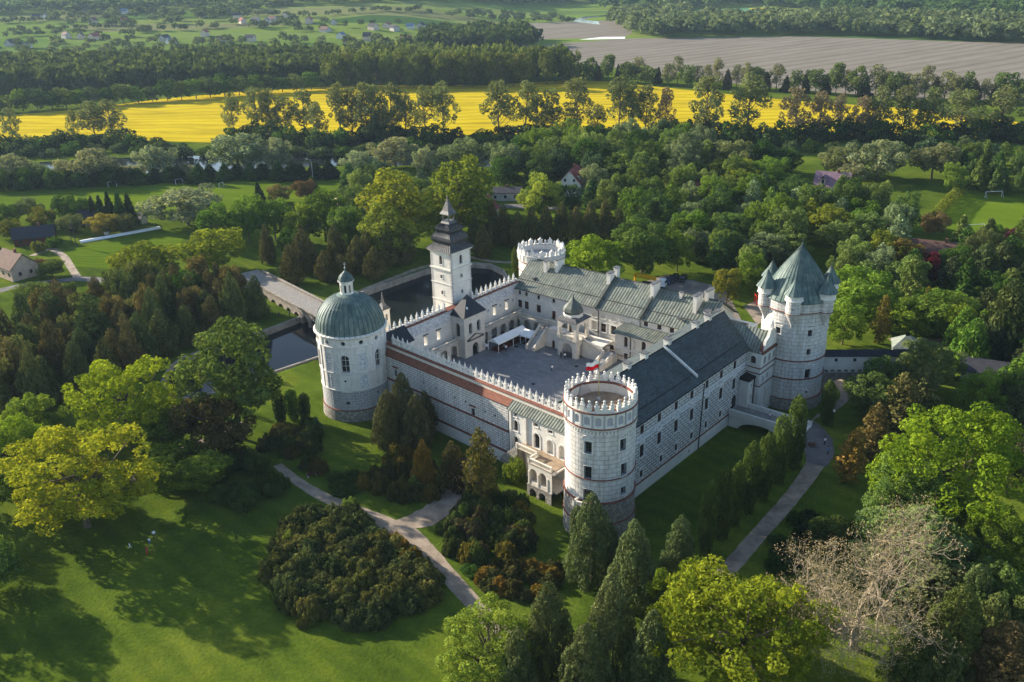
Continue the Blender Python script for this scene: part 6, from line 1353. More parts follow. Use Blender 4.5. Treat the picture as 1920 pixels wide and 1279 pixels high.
# ---- woods reading as a mass
def lowproto(n=5, H=1.9, K=16, size=.26, dens=.55):
    out = []
    for _ in range(n):
        d = fib(K); d = d[d[:, 2] > -.55]; P_ = d*.68; P_[:, 2] = P_[:, 2]*.42*H+.55*H; r = .36*RG.uniform(.75, 1.2, len(P_)); out.append(cloud(np.column_stack([P_, r]), size, dens))
    return out
LP = lowproto()
def wood(name, poly, gap, Rr, Hr, col, label, z=12, seed=1, kind='stuff'):
    rg = np.random.default_rng(seed); Wd = [gat(*q)[:2] for q in poly]; A_ = np.array(Wd); lo, hi = A_.min(0), A_.max(0)
    nx, ny = int((hi[0]-lo[0])/gap)+1, int((hi[1]-lo[1])/gap)+1; X, Y = np.meshgrid(np.arange(nx), np.arange(ny)); X = lo[0]+(X+rg.uniform(.1, .9, X.shape))*gap; Y = lo[1]+(Y+rg.uniform(.1, .9, Y.shape))*gap
    ok = sdf(X, Y, Wd) < 0; X, Y = X[ok], Y[ok]
    Vs, vs = [], []; Zs = T(X, Y)
    for x, y, z_ in zip(X, Y, Zs):
        V, v = LP[rg.integers(len(LP))]; R = rg.uniform(*Rr); H = rg.uniform(*Hr); a = rg.uniform(0, 6.28); c, s = cos(a), sin(a)
        W = np.empty_like(V); W[:, 0] = (V[:, 0]*c-V[:, 1]*s)*R+x; W[:, 1] = (V[:, 0]*s+V[:, 1]*c)*R+y; W[:, 2] = V[:, 2]*H/1.9+z_; Vs.append(W); vs.append(np.clip(v+rg.normal()*.25, 0, 1))
    me = mk(name, np.concatenate(Vs), np.concatenate(vs), 'foliage'); o = bpy.data.objects.new(name, me); COL.objects.link(o); o.color = (*col, 1); tag(o, label, None, None, kind); return len(X)
nn = 0
nn += wood('dark_wood', [(-60, 180), (-60, 135), (200, 130), (450, 122), (620, 118), (640, 125), (620, 158), (450, 163), (200, 176)], 10, (6, 8), (16, 21), (.048, .072, .02), 'dark broad wood behind the left end of the rapeseed field', seed=1)
nn += wood('tall_stand', [(625, 155), (640, 138), (800, 136), (1060, 140), (1070, 150), (900, 156)], 10, (5, 7), (22, 26), (.08, .11, .028), 'tall stand of trees above the centre of the rapeseed field', seed=2)
nn += wood('dark_wood', [(780, 100), (800, 80), (900, 72), (985, 74), (1010, 88), (960, 100)], 12, (7, 10), (17, 22), (.045, .07, .022), 'dark rounded wood at the edge of the ploughed field', seed=3)
nn += wood('field_wood', [(640, 105), (660, 96), (790, 90), (800, 105), (720, 112)], 22, (7, 10), (12, 18), (.06, .09, .03), 'trees around the village farms left of the rounded wood', seed=4)
nn += wood('river_wood', [(1140, 45), (1170, 28), (1290, 26), (1300, 44), (1560, 42), (1700, 44), (1980, 56), (1980, 86), (1700, 72), (1500, 66), (1200, 73), (1180, 60)], 17, (9, 13), (15, 21), (.10, .135, .06), 'long grey-green riverside wood above the ploughed field', seed=5)
nn += wood('hill_wood', [(1230, 24), (1280, 18), (1400, 12), (1440, 14), (1620, 26), (1760, 30), (1980, 48), (1980, -10), (1700, -12), (1300, -10), (1120, 8), (1130, 16)], 26, (13, 18), (17, 25), (.06, .11, .035), 'dense green forest on the slope at the upper right', seed=6)
nn += wood('hill_wood', [(-80, 26), (120, 28), (300, 24), (380, 12), (640, 10), (900, 8), (1120, 6), (1120, -14), (-80, -14)], 30, (14, 20), (15, 22), (.065, .11, .045), 'hazy forest along the far hill crest', seed=7)
nn += wood('hedgerow', [(360, 32), (430, 16), (520, 8), (560, 10), (440, 26), (400, 40)], 20, (8, 12), (10, 14), (.07, .11, .04), 'tree belt running diagonally up the left hillside', seed=8)
nn += wood('village_trees', [(-60, 108), (-60, 84), (140, 80), (300, 72), (330, 84), (620, 78), (790, 74), (640, 98), (300, 108)], 30, (5, 8), (8, 12), (.08, .11, .045), 'scattered village trees on the valley floor at left', seed=9)
nn += wood('village_trees', [(100, 48), (60, 36), (280, 26), (380, 36), (330, 52), (200, 54)], 36, (7, 10), (9, 14), (.07, .10, .045), 'village trees on the hillside at upper left', seed=10)
nn += wood('village_trees', [(430, 45), (560, 38), (620, 42), (560, 56), (450, 54)], 40, (6, 9), (8, 12), (.07, .10, .045), 'village trees around the hillside farms', seed=11)
nn += wood('hedgerow', [(720, 29), (780, 25), (960, 30), (1090, 40), (1080, 44), (900, 38)], 26, (6, 9), (8, 12), (.07, .105, .05), 'line of trees along the far valley meadow', seed=12)
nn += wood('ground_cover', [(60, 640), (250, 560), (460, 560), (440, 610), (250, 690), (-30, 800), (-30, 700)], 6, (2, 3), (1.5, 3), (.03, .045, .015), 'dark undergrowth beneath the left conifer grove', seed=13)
for i_, q_ in enumerate((((20, 62), (200, 54), (330, 60)), ((250, 62), (420, 52), (560, 50)), ((330, 36), (470, 30), (600, 33)), ((-40, 46), (60, 42), (110, 36)), ((540, 62), (640, 52), (760, 46)), ((610, 30), (700, 22), (800, 22)), ((0, 72), (150, 64), (260, 70)))):
    nn += wood('hedgerow', [(x, y-1.6) for x, y in q_]+[(x, y+1.6) for x, y in q_[::-1]], 15, (4, 7), (6, 10), (.06, .09, .035), ['line of low trees nearest the hillside village', 'hedge line across the middle of the left hillside', 'thin hedge line high on the left hillside', 'short hedge at the far left hillside', 'slanting hedge near the white farm buildings', 'hedge line below the far forest crest', 'tree line between the valley houses at left'][i_], seed=30+i_)
P('oak', 95, 500, 46, 6, (.08, .12, .03), 'small garden tree'); P('spruce', 5, 480, 40, 8, (.05, .08, .03), 'dark garden spruce', 'spruce_tree'); P('oak', 60, 545, 60, 6, (.09, .13, .03), 'small garden tree'); P('shrub', 120, 540, 40, 4, (.08, .12, .03), 'garden hedge shrub', 'shrub', 'shrub'); P('shrub', 70, 492, 30, 3, (.09, .06, .03), 'russet garden shrub', 'shrub', 'shrub')
print('wood trees', nn)
# ---------------------------------------------------------------- bare tree at lower right
def bare_tree(px, py, H, seed=5):
    g = gat(px, py); rg = np.random.default_rng(seed); e = thing('bare_tree', 'pale-barked half-bare tree with twisting limbs in front of the green trees', 'tree', g)
    mb = MB(); tips = []; boughs = []
    def grow(p, d, r, L_, lev):
        pts = [p]; n = 5 if lev < 2 else 4; dd = d
        for i in range(n):
            dd = dd+rg.normal(size=3)*(.14 if lev == 0 else .30)+np.array([0, 0, .06 if lev > 1 else 0]); dd /= np.linalg.norm(dd); pts.append(pts[-1]+dd*L_/n)
        mbx = mb if lev == 0 else (boughs[-1] if lev > 1 else boughs[-1]); mbx.tube([tuple(q) for q in pts], r, r*.55, 6 if lev < 2 else 4)
        if lev >= 6: tips.append(pts[-1]); tips.append(pts[-2]); return
        k = 5 if lev == 0 else (3 if lev < 4 else 3)
        for i in range(k):
            s = pts[-1] if i < 2 else pts[int(rg.integers(max(1, n-3), n))]
            nd = dd*.75+rg.normal(size=3)*.55+np.array([0, 0, .26]); nd /= np.linalg.norm(nd)
            if lev == 0: a = 2*pi*i/5+rg.uniform(-.3, .3); nd = np.array([cos(a)*.5-.08, sin(a)*.5, .92])*1.0; nd /= np.linalg.norm(nd); boughs.append(MB())
            grow(s, nd, r*(.56 if lev else .48), L_*(.76 if lev else 1.0), lev+1)
    G = np.array(g); grow(G+np.array([0, 0, -.3]), np.array([0, 0, 1.]), .62, H*.24, 0)
    # low wandering dead limbs
    for a, z in ((-2.8, 3.0), (2.9, 4.5), (-.6, 5.0), (.4, 3.4)):
        boughs.append(MB()); p = G+np.array([0, 0, z]); grow(p, np.array([cos(a), sin(a)*.6, .25]), .16, H*.17, 3)
    mb.build('trunk', 'bark_pale', e)
    for b in boughs: b.build('bough', 'bark_pale', e)
    tp = np.array(tips); B = np.column_stack([tp, rg.uniform(.35, .8, len(tp))]); V, v = cloud(B, .10, .010, .5, keep=0.0)
    V = V-np.array(g); o = bpy.data.objects.new('crown', mk('crown', V, v, 'foliage')); COL.objects.link(o); o.parent = e; o.color = (.30, .25, .15, 1)
    print('bare tips', len(tips)); return e
bare_tree(1600, 1215, 29)
P('airy', 1690, 1040, 190, 12, (.11, .15, .05), 'soft grey-green tree')
P('oak', 1790, 1060, 140, 10, (.10, .14, .04), 'grey-green bushy tree')
P('oak', 1880, 1120, 130, 10, (.07, .11, .03), 'dull green bushy tree'); P('oak', 1560, 1000, 90, 6, (.05, .08, .02), 'low dark bushy tree')
P('airy', 1740, 1100, 150, 9, (.12, .14, .06), 'soft grey-green tree')
for q in ((1850, 1180, 90, 10), (1760, 1260, 90, 10), (1915, 1180, 80, 10)): P('thuja_hi', *q, (.075, .095, .03), 'olive green conifer', 'conifer_tree', cz=.42)
for q in ((30, 900, 110, 9), (60, 780, 90, 12), (300, 800, 110, 11)): P('oak', *q, (.10, .15, .02), 'green understorey tree')

# ---------------------------------------------------------------- village houses
def house(px, py, w, l, hw_, hr, az, wall, roof, label, name='house', dormers=0, chim=True, wins=True, group=None):
    g = gat(px, py); t = thing(name, label, 'house', g, group); a = rd(az)
    def HM(u, v, z): return (g[0]+sin(a)*u+cos(a)*v, g[1]+cos(a)*u-sin(a)*v, g[2]+z)
    mb = MB(); mb.hexa([HM(-l/2, -w/2, -.5), HM(l/2, -w/2, -.5), HM(l/2, w/2, -.5), HM(-l/2, w/2, -.5), HM(-l/2, -w/2, hw_), HM(l/2, -w/2, hw_), HM(l/2, w/2, hw_), HM(-l/2, w/2, hw_)])
    for s in (-1, 1): mb.poly([HM(s*l/2, -w/2, hw_), HM(s*l/2, w/2, hw_), HM(s*l/2, 0, hw_+hr)])
    mb.build('wall', wall, t); mb = MB(); e = .5; zr = hw_+hr+.15; dz = hr*e/(w/2)
    for s in (-1, 1):
        q = [HM(-l/2-e, s*(w/2+e), hw_-dz+.15), HM(l/2+e, s*(w/2+e), hw_-dz+.15), HM(l/2+e, 0, zr), HM(-l/2-e, 0, zr)]; mb.hexa(q+[(p[0], p[1], p[2]+.18) for p in q])
    r = mb.build('roof', roof, t)
    if chim: mb = MB(); mb.box(HM(l*.15, 0, hw_+hr-.6), (.7, .7, 1.8), az); mb.build('chimney', 'red_brick_trim', r)
    for k in range(dormers):
        u = -l/4+k*l/2 if dormers > 1 else 0
        mb = MB(); mb.hexa([HM(u-.8, w*.18, hw_+.6), HM(u+.8, w*.18, hw_+.6), HM(u+.8, w*.42, hw_+.6), HM(u-.8, w*.42, hw_+.6), HM(u-.8, w*.18, hw_+hr*.62), HM(u+.8, w*.18, hw_+hr*.62), HM(u+.8, w*.42, hw_+hr*.62), HM(u-.8, w*.42, hw_+hr*.62)]); d_ = mb.build('dormer', wall, r)
        mb = MB(); 
        for s in (-1, 1): mb.poly([HM(u, w*.12, hw_+hr*.9), HM(u, w*.47, hw_+hr*.9), HM(u+s*1.1, w*.47, hw_+hr*.58), HM(u+s*1.1, w*.12, hw_+hr*.58)])
        mb.build('dormer_roof', roof, d_); mb = MB(); mb.poly([HM(u-.45, w*.425, hw_+.9), HM(u+.45, w*.425, hw_+.9), HM(u+.45, w*.425, hw_+hr*.55), HM(u-.45, w*.425, hw_+hr*.55)]); mb.build('pane', 'window_glass', d_)
    if wins:
        for s in (-1, 1):
            k = max(2, int(l/3.5))
            for i in range(k):
                u = -l/2+l*(i+.5)/k; m_ = MB(); z0 = hw_*.35
                m_.hexa([HM(u-.5, s*(w/2), z0), HM(u+.5, s*(w/2), z0), HM(u+.5, s*(w/2+.06), z0), HM(u-.5, s*(w/2+.06), z0), HM(u-.5, s*(w/2), z0+1.2), HM(u+.5, s*(w/2), z0+1.2), HM(u+.5, s*(w/2+.06), z0+1.2), HM(u-.5, s*(w/2+.06), z0+1.2)]); m_.build('window', 'window_glass', t)
        for s in (-1, 1):
            for v in (-w/5, w/5):
                for z0 in ((hw_*.35, hw_+hr*.15) if hw_ > 4 else (hw_*.35,)):
                    m_ = MB(); m_.hexa([HM(s*l/2, v-.45, z0), HM(s*(l/2+.06), v-.45, z0), HM(s*(l/2+.06), v+.45, z0), HM(s*l/2, v+.45, z0), HM(s*l/2, v-.45, z0+1.1), HM(s*(l/2+.06), v-.45, z0+1.1), HM(s*(l/2+.06), v+.45, z0+1.1), HM(s*l/2, v+.45, z0+1.1)]); m_.build('window', 'window_glass', t)
    return t
house(34, 516, 8.5, 11.5, 4.0, 3.8, 128, 'wall_pink', 'roof_brown', 'tan rendered house with brown gabled roof at the left edge')
house(68, 455, 6, 13, 2.8, 3.0, 72, 'wood_brown', 'roof_dark', 'dark timber cottage with white window frames in the left gardens')
house(190, 418, 7, 15, 2.6, 2.8, 76, 'wall_cream', 'roof_dark', 'long low barn with dark roof behind the yellow orchard tree')
house(268, 418, 2.4, 2.8, 2.2, 1.4, 130, 'plaster_white', 'roof_dark', 'tiny white shed with dark roof left of the silver willow', 'shed', chim=False, wins=False)
house(200, 440, 1.2, 1.2, 1.6, .5, 40, 'plaster_white', 'roof_dark', 'tiny white garden hut beside the greenhouse strip', 'shed', chim=False, wins=False)
house(1075, 362, 9, 11, 5.0, 5.0, 20, 'plaster_white', 'roof_red', 'white house with steep red roof among the trees behind the castle', dormers=2)
house(1558, 372, 9, 12, 5.2, 4.6, 118, 'wall_cream', 'roof_mauve', 'cream house with mauve roof and two dormers', dormers=2)
house(1752, 500, 8, 14, 4.0, 3.6, 118, 'plaster_white', 'roof_brown', 'white gabled house with brown roof behind the copper beech')
house(1848, 578, 3.4, 6.5, 2.5, .5, 105, 'paint_white', 'roof_red', 'white garage with flat red roof at the right', 'garage', chim=False, wins=False)
house(940, 372, 9, 16, 3.2, 1.2, 95, 'rendered_grey', 'roof_dark', 'low grey village building with dark flat-pitched roof')
house(1000, 378, 5, 8, 3.0, .6, 95, 'plaster_white', 'terrace_grey', 'small white flat-roofed shop on the village road', 'shop', chim=False)
house(705, 388, 7, 11, 3.4, 1.4, 80, 'wall_cream', 'roof_brown', 'cream bungalow half hidden behind the airy trees')
house(652, 382, 7, 10, 3.2, 2.4, 60, 'wall_cream', 'roof_brown', 'brown-roofed house left of the airy trees')
house(905, 412, 8, 10, 4, 4, 30, 'wall_cream', 'roof_red', 'red-roofed house right of the airy trees')
house(1882, 720, 7, 17, 3.2, 1.6, 118, 'rendered_grey', 'roof_dark', 'long dark-roofed outbuilding at the right edge', 'outbuilding', chim=False)
house(1200, 378, 6, 8, 3.4, 1.2, 90, 'wall_cream', 'wall_cream', 'small cream building among the trees', chim=False)
house(1305, 372, 6, 9, 3.4, 2.6, 60, 'plaster_white', 'roof_red', 'small red-roofed house left of the mauve-roofed one')
rgh = random.Random(9); k = 0
vil = [(20, 84), (48, 88), (125, 70), (152, 70), (178, 72), (310, 76), (322, 80), (420, 76), (470, 76), (385, 66), (70, 33), (90, 34), (175, 42), (205, 46), (235, 44), (165, 26), (234, 24), (380, 30), (445, 32), (455, 42), (480, 42), (500, 42), (512, 40), (535, 30), (580, 42), (626, 44), (640, 70), (610, 58), (700, 54), (726, 50), (740, 56), (770, 52), (655, 82), (690, 74), (762, 76), (790, 52)]
for i, (x, y) in enumerate(vil):
    wl, rf = [('rendered_grey', 'roof_dark'), ('plaster_white', 'roof_blue'), ('rendered_grey', 'roof_brown'), ('wall_cream', 'roof_dark'), ('wall_cream', 'roof_red')][i % 5]
    cw = {'rendered_grey': 'grey', 'plaster_white': 'white', 'wall_cream': 'cream'}[wl]; cr = {'roof_dark': 'dark', 'roof_blue': 'blue-grey', 'roof_red': 'red', 'roof_brown': 'brown'}[rf]
    t = house(x, y+2, rgh.uniform(7, 9.5), rgh.uniform(9, 14), rgh.uniform(3, 5), rgh.uniform(2.5, 4), rgh.uniform(0, 180), wl, rf, '', 'village_house', chim=False, wins=False, group='distant village houses'); REG.append((t, 'distant %s house with %s roof' % (cw, cr), tuple(t.location)))
# long white polytunnel strip
g0, g1 = gat(150, 455), gat(300, 428); a_ = degrees(atan2(g1[0]-g0[0], g1[1]-g0[1])); FR_ = frame(g0[:2], a_, 1); Lg = hypot(g1[0]-g0[0], g1[1]-g0[1])
mb = MB(); n = 8
for k in range(n):
    a, b = pi*k/n, pi*(k+1)/n; mb.poly([FR_(0, .05+.7*sin(a), 1.2*cos(a)), FR_(Lg, .05+.7*sin(a), 1.2*cos(a)), FR_(Lg, .05+.7*sin(b), 1.2*cos(b)), FR_(0, .05+.7*sin(b), 1.2*cos(b))])
tag(mb.build('cold_frame', 'canvas_white'), 'long low white plastic tunnel across the left garden', 'garden tunnel')

# ---------------------------------------------------------------- vehicles
def car(px, py, az, paint, label, L_=4.3, z=None, group='cars parked behind the castle', name='parked_car'):
    g = gat(px, py) if z is None else at(px, py, z); g = (g[0], g[1], g[2]+.03); t = thing(name, label, 'car', g, group); a = rd(az)
    def C(u, v, z_): return (g[0]+sin(a)*u+cos(a)*v, g[1]+cos(a)*u-sin(a)*v, g[2]+z_)
    prof = [(-L_/2, .45), (-L_/2, .85), (-L_/2+.3, .98), (L_/2-1.1, .95), (L_/2-.1, .75), (L_/2, .45)]; cab = [(-L_/2+.25, .97), (-L_/2+.75, 1.45), (.45, 1.45), (L_/2-1.2, .95)]
    mb = MB()
    for pr, w in ((prof+[(L_/2, .25), (-L_/2, .25)], .88), (cab, .74)):
        mb.poly([C(u, w, z_) for u, z_ in pr]); mb.poly([C(u, -w, z_) for u, z_ in pr])
        for i in range(len(pr)): p, q = pr[i], pr[(i+1) % len(pr)]; mb.poly([C(p[0], -w, p[1]), C(q[0], -w, q[1]), C(q[0], w, q[1]), C(p[0], w, p[1])])
    b = mb.build('body', paint, t)
    gl = MB()
    for w in (-.75, .75): gl.poly([C(-L_/2+.5, w*1.005, 1.02), C(-L_/2+.8, w*1.005, 1.38), C(.4, w*1.005, 1.38), C(L_/2-1.35, w*1.005, 1.0)])
    for p, q in ((cab[0], cab[1]), (cab[2], cab[3])): 
        f = lambda s, o_: (p[0]+(q[0]-p[0])*s+o_, p[1]+(q[1]-p[1])*s+.015)
        o_ = .015 if p == cab[2] else -.015; gl.poly([C(*[f(.12, o_)[0], -.66, f(.12, o_)[1]]), C(f(.9, o_)[0], -.66, f(.9, o_)[1]), C(f(.9, o_)[0], .66, f(.9, o_)[1]), C(f(.12, o_)[0], .66, f(.12, o_)[1])])
    gl.build('windows', 'window_glass', t)
    for u in (-L_/2+.85, L_/2-.85):
        for v in (-.82, .82):
            m_ = MB(); c = C(u, v, .32); n = 10; e = .11 if v > 0 else -.11
            P0 = [C(u+.32*cos(2*pi*k/n), v-e, .32+.32*sin(2*pi*k/n)) for k in range(n)]; P1 = [C(u+.32*cos(2*pi*k/n), v+e, .32+.32*sin(2*pi*k/n)) for k in range(n)]
            m_.poly(P0); m_.poly(P1)
            for k in range(n): m_.poly([P0[k], P0[(k+1) % n], P1[(k+1) % n], P1[k]])
            m_.build('wheel', 'rubber', t)
    for v in (-.6, .6):
        m_ = MB(); q = [C(L_/2-.02, v-.18, .6), C(L_/2-.02, v+.18, .6), C(L_/2+.03, v+.18, .62), C(L_/2+.03, v-.18, .62)]; m_.hexa(q+[(p[0], p[1], p[2]+.12) for p in q]); m_.build('headlight', 'paint_silver', t)
    return t, C
car(1266, 524, 200, 'paint_black', 'black car parked nearest the yellow lift truck'); car(1252, 531, 195, 'paint_blue', 'dark blue car parked right behind the white truck cab'); car(1280, 526, 205, 'paint_black', 'dark car parked at the right end of the row', 4.6); car(1259, 527, 197, 'paint_black', 'dark car parked in the middle of the row behind the castle')
car(1912, 662, 200, 'paint_silver', 'silver car parked on the service road at the right edge', group='lone cars'); car(1047, 384, 200, 'paint_white', 'white van on the village road behind the thujas', 5.2, group='lone cars', name='parked_van'); car(815+95, 375, 100, 'paint_white', 'pale car half hidden on the village road', group='lone cars')
g = gat(1242, 540); t = thing('boom_lift_truck', 'white truck carrying a folded yellow lifting boom in the car park', 'truck', g, None)
mb = MB(); a = 115
mb.box((g[0], g[1], g[2]+.7), (2.0, 1.8, 1.9), a, 0, .88); mb.build('cab', 'paint_white', t)
dx, dy = sin(rd(a-60)), cos(rd(a-60)); fx, fy = -cos(rd(25)), sin(rd(25))
mb = MB(); c = (g[0]-3.2, g[1]+1.6, g[2]+.7); mb.box(c, (2.0, 5.0, .35), 117); mb.build('chassis', 'paint_black', t)
mb = MB(); b0 = np.array((g[0]-2.0, g[1]+1.1, g[2]+1.1)); b1 = np.array((g[0]-7.2, g[1]+4.2, g[2]+3.0)); b2 = b1+np.array((0, 0, .8))
mb.tube([tuple(b0), tuple(b0+[0, 0, 1.6]), tuple(b0+[0, 0, 1.7])], .35, .3, 6); mb.tube([tuple(b0+[0, 0, 1.6]), tuple(b1)], .45, .42, 4); mb.tube([tuple(b1+[0, 0, -.1]), tuple(b1+[0, 0, -2.3])], .38, .35, 4); mb.tube([tuple(b0+[0, 0, 1.0]), tuple(b1-[0, 0, .8])], .2, .18, 4); mb.build('boom', 'paint_yellow', t)
m_ = MB(); m_.box((g[0]+.93*sin(rd(a)), g[1]+.93*cos(rd(a)), g[2]+1.6), (1.6, .1, .7), a); m_.build('windscreen', 'window_glass', t)
for u, v in ((-.0, .9), (0, -.9), (-4.5, .9), (-4.5, -.9)):
    m_ = MB(); x, y = g[0]+u*.9+v*.44, g[1]-u*.45+v*.85; n = 10; ax_ = np.array((cos(rd(a+63+90)), 0, 0)); 
    m_.tube([(x-.05, y-.12, g[2]+.45), (x+.05, y+.12, g[2]+.45)], .45, .45, 12); m_.build('wheel', 'rubber', t)
# playground frame
g = gat(1418, 573); t = thing('climbing_frame', 'red metal playground frame in the yard left of the cone-roofed tower', 'playground', g)
mb = MB()
for i in range(4):
    for j in range(2): mb.tube([(g[0]+i*1.3, g[1]+j*2, g[2]), (g[0]+i*1.3, g[1]+j*2, g[2]+2.6)], .09)
    mb.tube([(g[0]+i*1.3, g[1], g[2]+2.5), (g[0]+i*1.3, g[1]+2, g[2]+2.5)], .08)
for z in (1.3, 2.5): mb.tube([(g[0], g[1], g[2]+z), (g[0]+3.9, g[1], g[2]+z)], .08); mb.tube([(g[0], g[1]+2, g[2]+z), (g[0]+3.9, g[1]+2, g[2]+z)], .08)
mb.tube([(g[0]+3.9, g[1]+.3, g[2]+2.5), (g[0]+6, g[1]-1, g[2])], .09); mb.build('frame', 'flag_red', t)
# goals
def goal(px, py, w, az, label):
    g = gat(px, py); mb = MB(); a = rd(az); d = (sin(a)*w/2, cos(a)*w/2)
    A_, B_ = (g[0]-d[0], g[1]-d[1]), (g[0]+d[0], g[1]+d[1]); r = .10
    mb.tube([(*A_, g[2]), (*A_, g[2]+2.2), (*B_, g[2]+2.2), (*B_, g[2])], r if w > 5 else .06, r if w > 5 else .06, 5)
    bx, by = cos(a)*1.5, -sin(a)*1.5
    for q in (A_, B_): mb.tube([(*q, g[2]+2.2), (q[0]+bx, q[1]+by, g[2])], .04)
    tag(mb.build('football_goal', 'paint_white'), label, 'football goal')
goal(1862, 370, 6.5, 85, 'white goal at the far end of the right-hand pitch'); goal(1828, 433, 6, 85, 'white goal at the near end of the right-hand pitch'); goal(211, 350, 3.5, 60, 'small goal at the left end of the sunlit meadow'); goal(336, 345, 3, 60, 'small goal in the middle of the sunlit meadow'); goal(415, 352, 3, 20, 'small goal at the right end of the sunlit meadow')
# lamps
def lamp(px, py, h, label, arm=True, name='street_lamp'):
    g = gat(px, py); t = thing(name, label, 'street lamp', g); mb = MB(); pts = [(g[0], g[1], g[2]), (g[0], g[1], g[2]+h*.85)]
    if arm: pts += [(g[0]-.3, g[1], g[2]+h*.97), (g[0]-1.5, g[1], g[2]+h)]
    mb.tube(pts, .13 if arm else .08, .07, 6); mb.build('pole', 'paint_silver' if arm else 'black_iron', t); mb = MB()
    c = (g[0]-1.9, g[1], g[2]+h-.1) if arm else (g[0], g[1], g[2]+h*.85)
    if arm: mb.box(c, (.9, .35, .16), 0)
    else: mb.lathe(c, [(.08, 0), (.2, .15), (.22, .4), (.05, .6)], 8)
    mb.build('lamp_head', 'paint_silver' if arm else 'paint_white', t)
lamp(588, 345, 11, 'tall curved street lamp standing in front of the dark hedge'); lamp(1560, 803, 4.2, 'black park lamp by the start of the footbridge', False); lamp(1535, 740, 4.0, 'black park lamp near the foot of the cone-roofed tower', False)
g = gat(140, 462); t = thing('utility_pole', 'wooden H-shaped power pole in the small left meadow', 'utility pole', g); mb = MB()
for s in (-.9, .9): mb.tube([(g[0]+s, g[1], g[2]), (g[0]+s*.3, g[1], g[2]+8.5)], .14, .1)
mb.tube([(g[0]-1.2, g[1], g[2]+7.6), (g[0]+1.2, g[1], g[2]+7.6)], .1); mb.build('poles', 'bark', t); mb = MB(); mb.box((g[0], g[1], g[2]+5.5), (.8, .6, 1.0)); mb.build('transformer', 'black_iron', t)
# bench
def bench(px, py, az, label):
    g = gat(px, py); t = thing('park_bench', label, 'bench', g); a = rd(az)
    def B(u, v, z): return (g[0]+sin(a)*u+cos(a)*v, g[1]+cos(a)*u-sin(a)*v, g[2]+z)
    def bx(mb, u0, u1, v0, v1, z0, z1): mb.hexa([B(u0, v0, z0), B(u1, v0, z0), B(u1, v1, z0), B(u0, v1, z0), B(u0, v0, z1), B(u1, v0, z1), B(u1, v1, z1), B(u0, v1, z1)])
    mb = MB(); [bx(mb, -.95, .95, v, v+.12, .42, .47) for v in (-.25, -.1, .05, .2)]; mb.build('seat', 'wood_brown', t); mb = MB(); [bx(mb, -.95, .95, -.33, -.28, z, z+.11) for z in (.58, .74)]; mb.build('backrest', 'wood_brown', t)
    for u in (-.8, .8): mb = MB(); bx(mb, u-.06, u+.06, -.3, .3, 0, .42); bx(mb, u-.06, u+.06, -.34, -.3, .42, .85); mb.build('leg', 'rendered_grey', t)
bench(585, 893, 50, 'wooden park bench beside the gravel path under the shrubs'); bench(1522, 838, 80, 'dark wooden bench on the paved apron by the footbridge')
# ---------------------------------------------------------------- courtyard tent
t = thing('party_tent', 'white L-shaped party tent against the arcades in the courtyard', 'tent', (-1, 203, 3))
def tentbay(c, az, L_, W, ze=5.3, zr=6.3):
    a = rd(az)
    def Q(u, v, z): return (c[0]+sin(a)*u+cos(a)*v, c[1]+cos(a)*u-sin(a)*v, z)
    mb = MB()
    for s in (-1, 1): mb.poly([Q(-L_/2, s*W/2, ze), Q(L_/2, s*W/2, ze), Q(L_/2, 0, zr), Q(-L_/2, 0, zr)]); mb.poly([Q(-L_/2, s*W/2, ze), Q(L_/2, s*W/2, ze), Q(L_/2, s*W/2, ze-.25), Q(-L_/2, s*W/2, ze-.25)]); mb.poly([Q(s*L_/2, -W/2, ze), Q(s*L_/2, W/2, ze), Q(s*L_/2, 0, zr)])
    mb.build('canopy', 'canvas_white', t)
    for u in (-L_/2+.1, 0, L_/2-.1):
        for s in (-1, 1): m_ = MB(); m_.tube([Q(u, s*(W/2-.1), 3), Q(u, s*(W/2-.1), ze)], .06); m_.build('leg', 'paint_white', t)
    m_ = MB(); m_.poly([Q(-L_/2+.3, -W/2+.3, 3.05), Q(L_/2-.3, -W/2+.3, 3.05), Q(L_/2-.3, W/2-.3, 3.05), Q(-L_/2+.3, W/2-.3, 3.05)]); m_.build('floor_mat', 'wood_brown', t)
    m_ = MB()
    for k in range(4): m_.box((*Q(-L_/2+1+(L_-2)*k/3, 0, 0)[:2], 3.06), (1.4, .7, .72), az)
    m_.build('serving_tables', 'wood_brown', t)
tentbay((-.9, 203.6), 41, 11.0, 3.4); tentbay((4.6, 204.3), 129, 3.6, 4.2)
g = at(913, 659, 3); t = thing('standing_sign', 'small white standing sign at the left end of the party tent', 'sign', g); mb = MB(); mb.tube([g, (g[0], g[1], 4.6)], .05); mb.build('post', 'black_iron', t); mb = MB(); mb.box((g[0], g[1], 4.2), (.9, .08, .8), 20); mb.build('panel', 'paint_white', t)
